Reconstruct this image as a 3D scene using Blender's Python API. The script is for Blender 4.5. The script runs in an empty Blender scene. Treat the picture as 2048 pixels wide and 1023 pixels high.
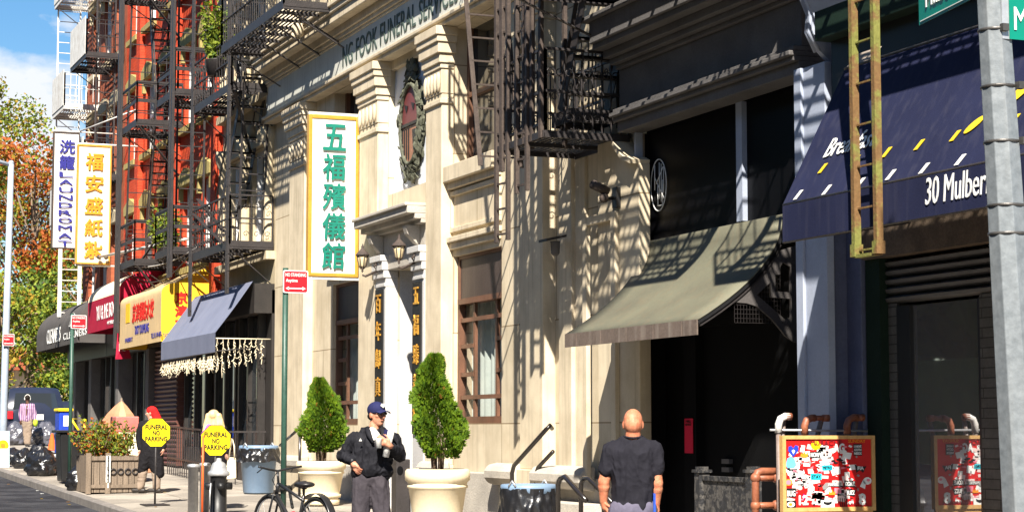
import bpy, bmesh, math, random
from mathutils import Vector, Matrix, noise as mnoise
random.seed(7)
R = math.radians
scene = bpy.context.scene
C = scene.collection

# ------------------------------------------------------------------ camera
# street frame: X runs along the facades away from the camera, P is the distance to the right of the
# camera's line along the street (world Y = -P), Z is up.  facade line P = 10, kerb P = 6.
CAMZ = 1.6
FPX, CX, CY = 3950.0, 1024.0, 511.5
YAW, PITCH = R(21.98), R(5.04)
cd = bpy.data.cameras.new('camera'); cam = bpy.data.objects.new('camera', cd); C.objects.link(cam)
cam.location = (0, 0, CAMZ)
cam.rotation_euler = (R(90) + PITCH, 0, -R(90) - YAW)
cd.sensor_width = 36.0; cd.lens = FPX / 2048 * 36
cd.clip_start = 0.1; cd.clip_end = 3000
scene.camera = cam
# ------------------------------------------------------------------ light
SUN_EL, SUN_DIR = R(45), R(27.5)          # light travels along +X turned SUN_DIR towards the facades
w = bpy.data.worlds.new('World'); scene.world = w; w.use_nodes = True
nt = w.node_tree; nt.nodes.clear()
def _n(t, **k):
    n = nt.nodes.new(t)
    for a, b in k.items(): setattr(n, a, b)
    return n
sky = _n('ShaderNodeTexSky', sky_type='NISHITA', sun_disc=False, sun_elevation=SUN_EL, air_density=1.0, dust_density=0.4, ozone_density=2.0)
# direction towards the sun (world): (-cos, +sin, tan el);  Nishita rotation is measured from +Y clockwise
sx, sy = -math.cos(SUN_DIR), math.sin(SUN_DIR)
sky.sun_rotation = math.atan2(sx, sy)
tc = _n('ShaderNodeTexCoord'); mp = _n('ShaderNodeMapping'); mp.inputs['Scale'].default_value = (1, 1, 1.9)
nz = _n('ShaderNodeTexNoise'); nz.inputs['Scale'].default_value = 5.5; nz.inputs['Detail'].default_value = 7; nz.inputs['Roughness'].default_value = .55
rp = _n('ShaderNodeValToRGB'); rp.color_ramp.elements[0].position = .46; rp.color_ramp.elements[1].position = .78
mx = _n('ShaderNodeMix', data_type='RGBA'); mx.inputs['B'].default_value = (6.6, 6.9, 7.4, 1)
bg = _n('ShaderNodeBackground'); bg.inputs['Strength'].default_value = 0.05
out = _n('ShaderNodeOutputWorld')
L = nt.links.new
L(tc.outputs['Generated'], mp.inputs['Vector']); mp.inputs['Location'].default_value = (.35, .2, .1)
nz.inputs['Scale'].default_value = 34
# one bank of cloud low over the end of the street, a thin wisp above it
def _dirn(az, el): return (math.cos(el) * math.cos(az), -math.cos(el) * math.sin(az), math.sin(el))
acc = None
for (az, el, r0, k) in ((R(7.7), R(8.7), .036, 24), (R(9.2), R(11.4), .002, 14), (R(-60), R(30), .15, 3)):
    sb = _n('ShaderNodeVectorMath', operation='DISTANCE'); L(tc.outputs['Generated'], sb.inputs[0]); sb.inputs[1].default_value = _dirn(az, el)
    m1 = _n('ShaderNodeMath', operation='MULTIPLY_ADD'); L(sb.outputs['Value'], m1.inputs[0]); m1.inputs[1].default_value = -k; m1.inputs[2].default_value = r0 * k
    if acc is None: acc = m1.outputs[0]
    else:
        mm = _n('ShaderNodeMath', operation='MAXIMUM'); L(acc, mm.inputs[0]); L(m1.outputs[0], mm.inputs[1]); acc = mm.outputs[0]
ma = _n('ShaderNodeMath', operation='ADD'); L(nz.outputs['Fac'], ma.inputs[0]); L(acc, ma.inputs[1])
L(mp.outputs['Vector'], nz.inputs['Vector']); L(ma.outputs[0], rp.inputs['Fac'])
L(rp.outputs['Color'], mx.inputs['Factor']); hs = _n('ShaderNodeHueSaturation'); hs.inputs['Saturation'].default_value = 1.35; L(sky.outputs['Color'], hs.inputs['Color']); L(hs.outputs['Color'], mx.inputs['A']); L(mx.outputs['Result'], bg.inputs['Color']); L(bg.outputs['Background'], out.inputs['Surface'])
sd = bpy.data.lights.new('sun', 'SUN'); sd.energy = 5.0; sd.angle = R(.53); sd.color = (1, .93, .82)
sun = bpy.data.objects.new('sun', sd); C.objects.link(sun)
sun.rotation_euler = Vector((math.cos(SUN_DIR) * math.cos(SUN_EL), -math.sin(SUN_DIR) * math.cos(SUN_EL), -math.sin(SUN_EL))).to_track_quat('-Z', 'Y').to_euler()
scene.view_settings.view_transform = 'Standard'; scene.view_settings.look = 'None'
scene.view_settings.gamma = 1; scene.view_settings.exposure = 1.5
scene.cycles.max_bounces = 6; scene.cycles.diffuse_bounces = 3; scene.cycles.glossy_bounces = 3
scene.cycles.transparent_max_bounces = 12

# ------------------------------------------------------------------ measuring helpers
_cy, _sy, _cp, _sp = math.cos(YAW), math.sin(YAW), math.cos(PITCH), math.sin(PITCH)
def ray(px, py):                       # direction in (X, P, Z)
    u, v = (px - CX) / FPX, (CY - py) / FPX
    f = (_cp * _cy, _cp * _sy, _sp); r = (-_sy, _cy, 0); up = (-_sp * _cy, -_sp * _sy, _cp)
    return [f[i] + u * r[i] + v * up[i] for i in range(3)]
def at_p(px, py, p=10.0):
    d = ray(px, py); t = p / d[1]; return (d[0] * t, p, CAMZ + d[2] * t)
def at_x(px, py, x):
    d = ray(px, py); t = x / d[0]; return (x, d[1] * t, CAMZ + d[2] * t)
def fx(px, p=10.0, py=600): return at_p(px, py, p)[0]
def fz(px, py, p=10.0): return at_p(px, py, p)[2]
GP = [(-60, 0), (15, 0), (31.6, .364), (45.5, .723), (70, 1.1), (95, 1.2), (400, 1.4)]
def gz(x, p=6.0):                      # pavement height
    for (a, za), (b, zb) in zip(GP, GP[1:]):
        if a <= x <= b: h = za + (zb - za) * (x - a) / (b - a); break
    return h + .022 * max(0, min(p, 10) - 6.0)
def W(v): return Vector((v[0], -v[1], v[2]))

# ------------------------------------------------------------------ objects
def setp(o, label=None, cat=None, group=None, kind=None):
    for k, v in (('label', label), ('category', cat), ('group', group), ('kind', kind)):
        if v: o[k] = v
    return o
def thing(name, label, cat, base, group=None, rz=0):
    o = bpy.data.objects.new(name, None); C.objects.link(o); o.empty_display_size = .2
    o.location = W(base); o.rotation_euler = (0, 0, rz)
    return setp(o, label, cat, group)
def kids(o): return [c for c in C.objects if c.parent == o]
def copy_tree(o, parent=None):
    c = o.copy(); C.objects.link(c)
    if parent: c.parent = parent
    for ch in kids(o): copy_tree(ch, c)
    return c
def link_mesh(name, me, parent=None):
    o = bpy.data.objects.new(name, me); C.objects.link(o)
    if parent: o.parent = parent
    return o

class MB:
    """collects geometry in street coordinates (X, P, Z)"""
    def __init__(s, org=(0, 0, 0)): s.v = []; s.f = []; s.m = []; s.sm = []; s.o = org; s.cur = 0; s.smooth = False
    def add(s, vs, fs):
        n = len(s.v); s.v += vs
        for f in fs: s.f.append([i + n for i in f]); s.m.append(s.cur); s.sm.append(s.smooth)
        return s
    def box(s, x0, x1, p0, p1, z0, z1):
        vs = [(x, p, z) for x in (x0, x1) for p in (p0, p1) for z in (z0, z1)]
        return s.add(vs, [(0, 1, 3, 2), (4, 6, 7, 5), (0, 4, 5, 1), (2, 3, 7, 6), (0, 2, 6, 4), (1, 5, 7, 3)])
    def bar(s, a, b, w, h=None, up=(0, 0, 1)):
        h = w if h is None else h
        a, b = Vector(a), Vector(b); d = (b - a); 
        if d.length < 1e-6: return s
        d.normalize(); u = Vector(up)
        if abs(d.dot(u)) > .98: u = Vector((1, 0, 0))
        r = d.cross(u).normalized(); u = r.cross(d).normalized()
        vs = [tuple(q + r * i * w / 2 + u * j * h / 2) for q in (a, b) for i, j in ((-1, -1), (1, -1), (1, 1), (-1, 1))]
        return s.add(vs, [(0, 1, 2, 3), (4, 7, 6, 5), (0, 4, 5, 1), (1, 5, 6, 2), (2, 6, 7, 3), (3, 7, 4, 0)])
    def tube(s, pts, r, n=8, cap=True):
        pts = [Vector(q) for q in pts]; rs = r if isinstance(r, (list, tuple)) else [r] * len(pts)
        vs = []; fs = []; prev = None
        for i, q in enumerate(pts):
            d = (pts[min(i + 1, len(pts) - 1)] - pts[max(i - 1, 0)])
            d = d.normalized() if d.length > 1e-9 else Vector((0, 0, 1))
            if prev is None:
                u = Vector((0, 0, 1)) if abs(d.z) < .9 else Vector((1, 0, 0))
                a = d.cross(u).normalized()
            else: a = (prev - d * prev.dot(d)).normalized()
            prev = a; b = d.cross(a)
            for k in range(n):
                t = 2 * math.pi * k / n; vs.append(tuple(q + (a * math.cos(t) + b * math.sin(t)) * rs[i]))
        for i in range(len(pts) - 1):
            for k in range(n): fs.append((i * n + k, i * n + (k + 1) % n, (i + 1) * n + (k + 1) % n, (i + 1) * n + k))
        if cap: fs += [tuple(range(n))[::-1], tuple((len(pts) - 1) * n + k for k in range(n))]
        sm = s.smooth; s.smooth = True; s.add(vs, fs); s.smooth = sm; return s
    def lathe(s, c, prof, n=24, sx=1, sy=1, wob=0):
        vs = []; fs = []
        for j, (r, z) in enumerate(prof):
            for k in range(n):
                t = 2 * math.pi * k / n; rr = r * (1 + wob * math.sin(3 * t + j) + wob * .7 * math.sin(7 * t + 2 * j))
                vs.append((c[0] + rr * sx * math.cos(t), c[1] + rr * sy * math.sin(t), c[2] + z))
        for j in range(len(prof) - 1):
            for k in range(n): fs.append((j * n + k, j * n + (k + 1) % n, (j + 1) * n + (k + 1) % n, (j + 1) * n + k))
        fs += [tuple(range(n))[::-1], tuple((len(prof) - 1) * n + k for k in range(n))]
        sm = s.smooth; s.smooth = True; s.add(vs, fs); s.smooth = sm; return s
    def prism(s, poly, ext):
        n = len(poly); e = Vector(ext); vs = [tuple(q) for q in poly] + [tuple(Vector(q) + e) for q in poly]
        fs = [tuple(range(n))[::-1], tuple(range(n, 2 * n))] + [(i, (i + 1) % n, n + (i + 1) % n, n + i) for i in range(n)]
        return s.add(vs, fs)
    def ball(s, c, r, n=10, m=7, rot=None):
        rx, ry, rz = r if isinstance(r, (list, tuple)) else (r, r, r)
        vs = []; fs = []
        for j in range(m + 1):
            a = math.pi * j / m
            for k in range(n):
                t = 2 * math.pi * k / n; v = Vector((rx * math.sin(a) * math.cos(t), ry * math.sin(a) * math.sin(t), rz * math.cos(a)))
                if rot is not None: v = rot @ v
                vs.append((c[0] + v.x, c[1] + v.y, c[2] + v.z))
        for j in range(m):
            for k in range(n): fs.append((j * n + k, (j + 1) * n + k, (j + 1) * n + (k + 1) % n, j * n + (k + 1) % n))
        sm = s.smooth; s.smooth = True; s.add(vs, fs); s.smooth = sm; return s
    def quad(s, a, b, c, d): return s.add([tuple(a), tuple(b), tuple(c), tuple(d)], [(0, 1, 2, 3)])
    def grid(s, fn, nu, nv):
        vs = [tuple(fn(i / nu, j / nv)) for j in range(nv + 1) for i in range(nu + 1)]
        fs = [(j * (nu + 1) + i, j * (nu + 1) + i + 1, (j + 1) * (nu + 1) + i + 1, (j + 1) * (nu + 1) + i) for j in range(nv) for i in range(nu)]
        sm = s.smooth; s.smooth = True; s.add(vs, fs); s.smooth = sm; return s
    def build(s, name, mats, parent=None, bevel=0, fix=True, solid=0):
        me = bpy.data.meshes.new(name); ox, op, oz = s.o
        me.from_pydata([(x - ox, -(p - op), z - oz) for x, p, z in s.v], [], s.f)
        if not isinstance(mats, (list, tuple)): mats = [mats]
        for m_ in mats: me.materials.append(m_)
        me.polygons.foreach_set('material_index', s.m); me.polygons.foreach_set('use_smooth', s.sm)
        if fix:
            bm = bmesh.new(); bm.from_mesh(me); bmesh.ops.remove_doubles(bm, verts=bm.verts, dist=1e-5) if len(bm.verts) < 20000 and any(s.sm) else None
            bmesh.ops.recalc_face_normals(bm, faces=bm.faces); bm.to_mesh(me); bm.free()
        me.update()
        o = link_mesh(name, me, parent)
        if parent is None: o.location = W(s.o)
        if solid:
            q = o.modifiers.new('solid', 'SOLIDIFY'); q.thickness = solid; q.offset = 0
        if bevel:
            q = o.modifiers.new('bevel', 'BEVEL'); q.width = bevel; q.segments = 2; q.limit_method = 'ANGLE'; q.angle_limit = R(40); q.use_clamp_overlap = True
        return o
def org(o): return (o.location.x, -o.location.y, o.location.z)

# ------------------------------------------------------------------ materials
def mat(name, col, col2=None, rough=.7, nscale=3.0, amt=.5, fine=.25, bump=.15, bscale=40, metal=0, streak=0, streak_col=None, brick=None, spec=None, mortar=None, emit=0, alpha=None, trans=0, coat=0, stretch=(1, 1, 1)):
    m = bpy.data.materials.new(name); m.use_nodes = True; t = m.node_tree; t.nodes.clear(); K = t.links.new
    def N(ty, **k):
        n = t.nodes.new(ty)
        for a, b in k.items(): setattr(n, a, b)
        return n
    o = N('ShaderNodeOutputMaterial'); b = N('ShaderNodeBsdfPrincipled'); K(b.outputs['BSDF'], o.inputs['Surface'])
    if spec is None: spec = (.10 if max(col) < .12 else .22) if rough > .55 else .4
    b.inputs['Roughness'].default_value = rough; b.inputs['Metallic'].default_value = metal; b.inputs['Specular IOR Level'].default_value = spec
    b.inputs['Coat Weight'].default_value = coat
    if trans: b.inputs['Transmission Weight'].default_value = trans
    if alpha is not None: b.inputs['Alpha'].default_value = alpha
    col2 = col2 or tuple(c * .78 for c in col)
    if spec is None: spec = (.10 if max(col) < .12 else .22) if rough > .55 else .4
    tcn = N('ShaderNodeTexCoord'); mpn = N('ShaderNodeMapping'); K(tcn.outputs['Object'], mpn.inputs['Vector']); mpn.inputs['Scale'].default_value = stretch
    vec = mpn.outputs['Vector']
    n1 = N('ShaderNodeTexNoise'); n1.inputs['Scale'].default_value = nscale; n1.inputs['Detail'].default_value = 6; n1.inputs['Roughness'].default_value = .6; K(vec, n1.inputs['Vector'])
    r1 = N('ShaderNodeValToRGB'); r1.color_ramp.elements[0].position = .5 - .25 * (1.2 - amt); r1.color_ramp.elements[1].position = .5 + .25 * (1.2 - amt)
    r1.color_ramp.elements[0].color = (*col2, 1); r1.color_ramp.elements[1].color = (*col, 1); K(n1.outputs['Fac'], r1.inputs['Fac'])
    cur = r1.outputs['Color']
    n2 = N('ShaderNodeTexNoise'); n2.inputs['Scale'].default_value = bscale; n2.inputs['Detail'].default_value = 5; K(tcn.outputs['Object'], n2.inputs['Vector'])
    if fine:
        mr = N('ShaderNodeMapRange'); mr.inputs['To Min'].default_value = 1 - fine; mr.inputs['To Max'].default_value = 1 + fine; K(n2.outputs['Fac'], mr.inputs['Value'])
        x = N('ShaderNodeMix', data_type='RGBA', blend_type='MULTIPLY'); x.inputs['Factor'].default_value = 1; K(cur, x.inputs['A']); K(mr.outputs['Result'], x.inputs['B']); cur = x.outputs['Result']
    if streak:
        ms = N('ShaderNodeMapping'); ms.inputs['Scale'].default_value = (9, 9, .5); K(tcn.outputs['Object'], ms.inputs['Vector'])
        n3 = N('ShaderNodeTexNoise'); n3.inputs['Scale'].default_value = 1.3; n3.inputs['Detail'].default_value = 5; K(ms.outputs['Vector'], n3.inputs['Vector'])
        r3 = N('ShaderNodeValToRGB'); r3.color_ramp.elements[0].position = .5; r3.color_ramp.elements[1].position = .75
        r3.color_ramp.elements[0].color = (0, 0, 0, 1); r3.color_ramp.elements[1].color = (streak,) * 3 + (1,); K(n3.outputs['Fac'], r3.inputs['Fac'])
        x = N('ShaderNodeMix', data_type='RGBA'); K(r3.outputs['Color'], x.inputs['Factor']); K(cur, x.inputs['A']); x.inputs['B'].default_value = (*(streak_col or tuple(c * .35 for c in col)), 1); cur = x.outputs['Result']
    hgt = n2.outputs['Fac']
    if brick:
        bw, bh, mo = brick
        sp = N('ShaderNodeSeparateXYZ'); K(tcn.outputs['Object'], sp.inputs['Vector']); ad = N('ShaderNodeMath', operation='ADD'); K(sp.outputs['X'], ad.inputs[0]); K(sp.outputs['Y'], ad.inputs[1])
        cb = N('ShaderNodeCombineXYZ'); K(ad.outputs[0], cb.inputs['X']); K(sp.outputs['Z'], cb.inputs['Y'])
        bt = N('ShaderNodeTexBrick'); bt.inputs['Scale'].default_value = 1; bt.inputs['Brick Width'].default_value = bw; bt.inputs['Row Height'].default_value = bh; bt.inputs['Mortar Size'].default_value = mo
        bt.inputs['Color1'].default_value = (1, 1, 1, 1); bt.inputs['Color2'].default_value = (.82, .82, .82, 1); bt.inputs['Mortar'].default_value = (*(mortar or (.45, .42, .4)), 1); bt.inputs['Mortar Smooth'].default_value = .2
        K(cb.outputs['Vector'], bt.inputs['Vector'])
        x = N('ShaderNodeMix', data_type='RGBA', blend_type='MULTIPLY'); x.inputs['Factor'].default_value = 1; K(cur, x.inputs['A']); K(bt.outputs['Color'], x.inputs['B']); cur = x.outputs['Result']
        sb = N('ShaderNodeMath', operation='SUBTRACT'); K(n2.outputs['Fac'], sb.inputs[0]); K(bt.outputs['Fac'], sb.inputs[1]); hgt = sb.outputs[0]
    K(cur, b.inputs['Base Color'])
    if bump:
        bp = N('ShaderNodeBump'); bp.inputs['Strength'].default_value = bump; bp.inputs['Distance'].default_value = .02; K(hgt, bp.inputs['Height']); K(bp.outputs['Normal'], b.inputs['Normal'])
    if emit: b.inputs['Emission Color'].default_value = (*col, 1); b.inputs['Emission Strength'].default_value = emit
    return m
def glass_mat(name, tint=(.02, .025, .03), rough=.03, alpha=1):
    m = mat(name, tint, tint, rough=rough, fine=0, bump=0, spec=.8); 
    if alpha < 1: m.node_tree.nodes['Principled BSDF'].inputs['Alpha'].default_value = alpha
    return m

# ------------------------------------------------------------------ lettering
def text_mesh(name, body, m, parent, center, wid, hei, facing='street', depth=.006, bold=0, shear=0, slope=None, fit=True, spacing=1.0, align='CENTER', axes=None, linesp=1.0, fat=0):
    cu = bpy.data.curves.new('lettering', 'FONT'); cu.body = body; cu.align_x = align; cu.size = 1; cu.extrude = .5; cu.shear = shear; cu.space_character = spacing; cu.space_line = linesp; cu.resolution_u = 3
    ob = bpy.data.objects.new('lettering', cu); C.objects.link(ob)
    me = bpy.data.meshes.new_from_object(ob); bpy.data.objects.remove(ob); bpy.data.curves.remove(cu)
    xs = [v.co.x for v in me.vertices]; ys = [v.co.y for v in me.vertices]
    x0, x1, y0, y1 = min(xs), max(xs), min(ys), max(ys)
    kx = wid / (x1 - x0) if wid else None; ky = hei / (y1 - y0) if hei else None
    kx = kx or ky; ky = ky or kx
    if axes: ax, ay, az = [Vector(a) for a in axes]
    elif facing == 'street': ax, ay, az = Vector((-1, 0, 0)), Vector((0, 0, 1)), Vector((0, 1, 0))       # world axes; normal towards the street
    else: ax, ay, az = Vector((0, -1, 0)), Vector((0, 0, 1)), Vector((-1, 0, 0))                          # faces down the street, to the camera
    c = W(center)
    if parent is not None: c = c - parent.matrix_basis.translation if parent.parent is None else c - parent.parent.matrix_basis.translation
    for v in me.vertices:
        v.co = c + ax * ((v.co.x - (x0 + x1) / 2) * kx) + ay * ((v.co.y - (y0 + y1) / 2) * ky) + az * (v.co.z * depth)
    me.materials.clear(); me.materials.append(m)
    if bold and not fat: fat = bold * .55 * (kx + ky) / 2
    if fat:
        vs = [v.co.copy() for v in me.vertices]; fs = [tuple(p.vertices) for p in me.polygons]; V_ = []; F_ = []
        for k in range(8):
            o_ = (ax * math.cos(k * math.pi / 4) + ay * math.sin(k * math.pi / 4)) * fat + az * (.0004 * k); n_ = len(V_); V_ += [q + o_ for q in vs]; F_ += [tuple(i + n_ for i in f) for f in fs]
        nm = bpy.data.meshes.new('lettering'); nm.from_pydata([tuple(q) for q in V_], [], F_); nm.materials.append(m); bpy.data.meshes.remove(me); me = nm
    return link_mesh(name, me, parent)
# ------------------------------------------------------------------ palette
M = {}
M['stone'] = mat('limestone', (.64, .55, .40), (.50, .42, .295), rough=.85, nscale=1.3, amt=.7, fine=.12, bump=.10, bscale=110, streak=.34, streak_col=(.22, .18, .13), brick=(1.9, 1.32, .009), mortar=(.42, .37, .31))
M['stone_trim'] = mat('carved limestone', (.63, .54, .395), (.47, .395, .28), rough=.85, nscale=2.2, fine=.15, bump=.12, bscale=90, streak=.42, streak_col=(.2, .165, .12))
M['plinth'] = mat('weathered plinth stone', (.46, .42, .36), (.33, .30, .26), rough=.9, nscale=2, fine=.25, bump=.3)
M['granite'] = mat('white granite', (.50, .49, .48), (.40, .39, .38), rough=.55, nscale=60, amt=.9, fine=.2, bump=.05, bscale=160)
M['frieze'] = mat('painted frieze', (.56, .565, .51), (.48, .485, .44), rough=.7, nscale=2, fine=.12, bump=.1, streak=.35, streak_col=(.2, .2, .17))
M['letters_dark'] = mat('dark bronze lettering', (.085, .115, .10), rough=.6, fine=.1)
M['bronze_frame'] = mat('brown painted window frame', (.16, .075, .045), (.10, .05, .03), rough=.5, fine=.2)
M['dark_panel'] = mat('dark brown panel', (.055, .04, .035), rough=.5, fine=.3, streak=.3, streak_col=(.1, .08, .07))
M['glass_dark'] = glass_mat('dark window glass')
M['glass_film'] = mat('mirror film glass', (.50, .50, .51), (.50, .50, .51), rough=.02, fine=0, bump=0, metal=.85, spec=.8)
M['glass_clear'] = glass_mat('curtained window glass', (.03, .04, .04), alpha=.18)
M['curtain'] = mat('pale green curtain', (.62, .68, .63), (.5, .57, .53), rough=.9, nscale=4, fine=.1, bump=.1)
M['green_letters'] = mat('green lettering', (.02, .22, .12), rough=.5, fine=.1)
M['teal'] = mat('teal sign paint', (.003, .175, .125), (.003, .14, .10), rough=.5, fine=.1, bump=0)
M['gold'] = mat('gold paint', (.70, .38, .06), (.55, .28, .04), rough=.35, fine=.2, metal=.35)
M['black'] = mat('black paint', (.012, .012, .013), (.008, .008, .009), rough=.45, fine=.2, bump=.05)
M['black_glass'] = mat('blacked out glass', (.004, .004, .005), rough=.35, fine=0, bump=0, spec=.06)
M['door_black'] = mat('flat black door paint', (.006, .006, .0065), rough=.7, fine=.2, bump=.05, spec=.05)
M['void'] = mat('unlit interior', (.004, .004, .005), rough=.9, fine=0, bump=0)
M['white_sign'] = mat('white sign panel', (.80, .80, .76), (.74, .74, .70), rough=.45, nscale=1.2, fine=.04, bump=0, streak=.12, streak_col=(.55, .52, .45))
M['panel_blue'] = mat('pale blue panel', (.64, .67, .72), (.58, .61, .66), rough=.7, nscale=2, fine=.08, bump=.05)
M['verdigris'] = mat('verdigris bronze leaves', (.13, .135, .095), (.055, .055, .04), rough=.7, nscale=9, fine=.4)
M['crest_red'] = mat('oxblood enamel', (.17, .045, .045), rough=.45, fine=.2)
M['crest_orange'] = mat('faded orange enamel', (.36, .17, .10), (.28, .13, .08), rough=.5, fine=.2)
M['iron'] = mat('dark painted iron', (.034, .029, .029), (.022, .019, .019), rough=.5, nscale=5, fine=.35, bump=.2)
M['iron_brown'] = mat('brown weathered iron', (.085, .066, .056), (.05, .04, .036), rough=.6, nscale=6, fine=.35, bump=.2)
M['iron_white'] = mat('white painted iron', (.66, .65, .62), (.5, .48, .44), rough=.6, nscale=5, fine=.25, streak=.4, streak_col=(.25, .16, .1))
M['grey_blue'] = mat('pale blue grey paint', (.34, .38, .47), (.29, .325, .41), rough=.55, nscale=2.5, fine=.1, bump=.08, streak=.25, streak_col=(.3, .32, .38))
M['grey_stone'] = mat('grey painted stone', (.125, .118, .115), (.09, .084, .082), rough=.75, nscale=2.5, fine=.2, bump=.2, streak=.4, streak_col=(.1, .09, .085))
M['taupe'] = mat('taupe painted pier', (.28, .235, .195), (.22, .185, .155), rough=.7, fine=.15, streak=.25, streak_col=(.12, .1, .085))
M['slate'] = mat('slate blue paint', (.10, .115, .185), (.075, .085, .14), rough=.6, fine=.2, streak=.3, streak_col=(.03, .035, .05))
M['copper'] = mat('weathered sage copper sheet', (.130, .128, .090), (.10, .096, .07), rough=.62, nscale=1.6, fine=.16, bump=.1, bscale=30, streak=.22, streak_col=(.20, .13, .075))
M['copper_lip'] = mat('brown copper edge', (.15, .115, .095), (.11, .085, .07), rough=.6, nscale=5, fine=.3, streak=.5, streak_col=(.3, .26, .22), bump=.1)
M['canvas_blue'] = mat('navy canvas', (.017, .020, .050), (.013, .015, .038), rough=.8, nscale=1.5, fine=.2, bump=.1, bscale=90, streak=.35, streak_col=(.05, .05, .075))
M['white_paint'] = mat('white paint', (.78, .78, .76), rough=.6, fine=.08, bump=0)
M['yellow_paint'] = mat('yellow paint', (.75, .52, .03), rough=.6, fine=.1, bump=0)
M['rust_yellow'] = mat('olive yellow iron', (.155, .155, .04), (.15, .085, .035), rough=.65, nscale=5, amt=1, fine=.35, bump=.25)
M['shutter'] = mat('black steel shutter', (.075, .072, .07), rough=.4, fine=.25, streak=.3, streak_col=(.1, .095, .09))
M['tile_grey'] = mat('grey ledger tile', (.115, .11, .10), (.08, .077, .07), rough=.6, fine=.25, brick=(.42, .085, .006), mortar=(.4, .4, .4))
M['green_dark'] = mat('dark green beam', (.012, .024, .017), rough=.6, fine=.3)
M['soffit'] = mat('brown stained render', (.13, .095, .065), (.075, .055, .04), rough=.9, nscale=5, fine=.3)

def mb(root): return MB(org(root))
FB = (28, 10, gz(28, 10))
fun = thing('funeral_home', 'tan stone funeral home with carved cornice, pilasters and oval crest', 'building', FB)
PW = 10.0
XA, XE = 37.0, 20.80
zw0, zw1 = 1.70, 4.13                        # lower windows
zs = fz(1003, 303)                           # upper window sill
zu1 = 7.52                                   # upper window head / architrave soffit
zfr0, zfr1 = 7.66, 8.25
W1, W2, DO = (31.36, 33.15), (25.16, 27.05), (28.30, 29.60)
CR = (27.80, 30.10); zc0, zc1 = fz(812, 378), 7.40
zdoor = 4.12
b = mb(fun)
def wallbox(x0, x1, z0, z1, p0=PW, p1=PW + .5): b.box(x0, x1, p0, p1, z0, z1)
wallbox(W1[1], XA, 0, zu1); wallbox(DO[1] + .5, W1[0], 0, zu1); wallbox(W2[1], DO[0] - .5, 0, zu1); wallbox(XE, W2[0], 0, zu1)
for a, c in (W1, W2):
    wallbox(a, c, 0, zw0); wallbox(a, c, zw1, zs); 
wallbox(DO[0] - .5, DO[0], 0, zc0); wallbox(DO[1], DO[1] + .5, 0, zc0); wallbox(DO[0], DO[1], zdoor, zc0)
wallbox(CR[0], CR[1], zc0, zc1, PW + .12); wallbox(CR[0], CR[1], zc1, zu1)
wallbox(XE, XA, zu1, 17.0)
b.build('wall', M['stone'], fun)
# plinth
b = mb(fun)
for x0, x1 in ((29.62, 37.0), (XE, 28.28)): b = mb(fun); b.box(x0, x1, PW - .07, PW + .002, 0, 1.02); b.build('plinth', M['plinth'], fun, bevel=.02)
for x0, x1 in ((24.05, 25.1), (21.9, 23.5), (27.0, 27.9), (34.3, 35.5)):
    s_ = PW - .07; b = mb(fun)
    prof = [(s_, .86), (s_ - .16, .89), (s_ - .22, .97), (s_ - .22, 1.06), (s_ - .16, 1.14), (s_, 1.17)]
    b.prism([(x0, p, z) for p, z in prof], (x1 - x0, 0, 0)); b.build('base_torus', M['plinth'], fun, bevel=.03)
# pilasters with capitals
for x0, x1 in ((34.4, 35.4), (30.13, 31.1), (27.1, 27.8), (23.29, 24.06)):
    b = mb(fun); p = PW - .18
    b.box(x0, x1, p, PW + .01, 1.1, 6.55)
    b.box(x0 - .05, x1 + .05, p - .05, PW + .01, .35, 1.1)
    b.build('pilaster', M['stone_trim'], fun, bevel=.012)
    c = mb(fun)
    c.box(x0 - .03, x1 + .03, p - .03, PW + .012, 6.40, 6.47)
    c.box(x0 - .01, x1 + .01, p - .012, PW + .014, 6.55, 6.92)
    for i, (e, z0, z1) in enumerate(((.03, 6.92, 7.0), (.055, 7.0, 7.14), (.09, 7.14, 7.3), (.115, 7.3, 7.40), (.14, 7.40, 7.53))):
        c.box(x0 - e, x1 + e, p - e, PW + .016 + .002 * i, z0, z1)
    for k in range(5):                                  # carved leaves on the bell
        xx = x0 + (k + .5) * (x1 - x0) / 5
        c.ball((xx, p - .03, 6.72), (.07, .03, .15), 8, 6)
    c.build('capital', M['stone_trim'], fun, bevel=.008)
# entablature
b = mb(fun); X0, X1 = XE - .0, XA + .15
b.box(X0, X1, PW - .22, PW + .02, 7.535, 7.60); b.box(X0, X1, PW - .27, PW + .022, 7.60, 7.66)
b.box(X0, X1, PW - .19, PW + .018, zfr1, 8.30); b.box(X0, X1, PW - .22, PW + .024, 8.30, 8.37); b.box(X0, X1, PW - .26, PW + .026, 8.37, 8.50)
b.box(X0, X1, PW - .44, PW + .028, 8.50, 8.66); b.box(X0, X1, PW - .48, PW + .030, 8.66, 8.76); b.box(X0, X1, PW - .52, PW + .032, 8.76, 8.84)
b.build('cornice', M['stone_trim'], fun, bevel=.012)
for x in (33.55, 26.6): b = mb(fun); b.ball((x, PW - .56, 8.70), (.13, .12, .17), 10, 8); b.ball((x, PW - .62, 8.58), (.07, .07, .08), 8, 6); b.build('lion_mask', M['stone_trim'], fun)
b = mb(fun); b.box(X0, X1, PW - .17, PW + .016, zfr0, zfr1); fr = b.build('frieze', M['frieze'], fun)
xt0, xt1 = fx(686, PW - .17, 130), fx(917, PW - .17, 30)
text_mesh('lettering', 'NG FOOK FUNERAL SERVICES', M['letters_dark'], fr, ((xt0 + xt1) / 2, PW - .178, 7.965), xt0 - xt1, .36, depth=.012, spacing=1.06)
text_mesh('lettering', 'INC.', M['letters_dark'], fr, (xt1 - 1.0, PW - .178, 7.965), .62, .36, depth=.012)
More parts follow.
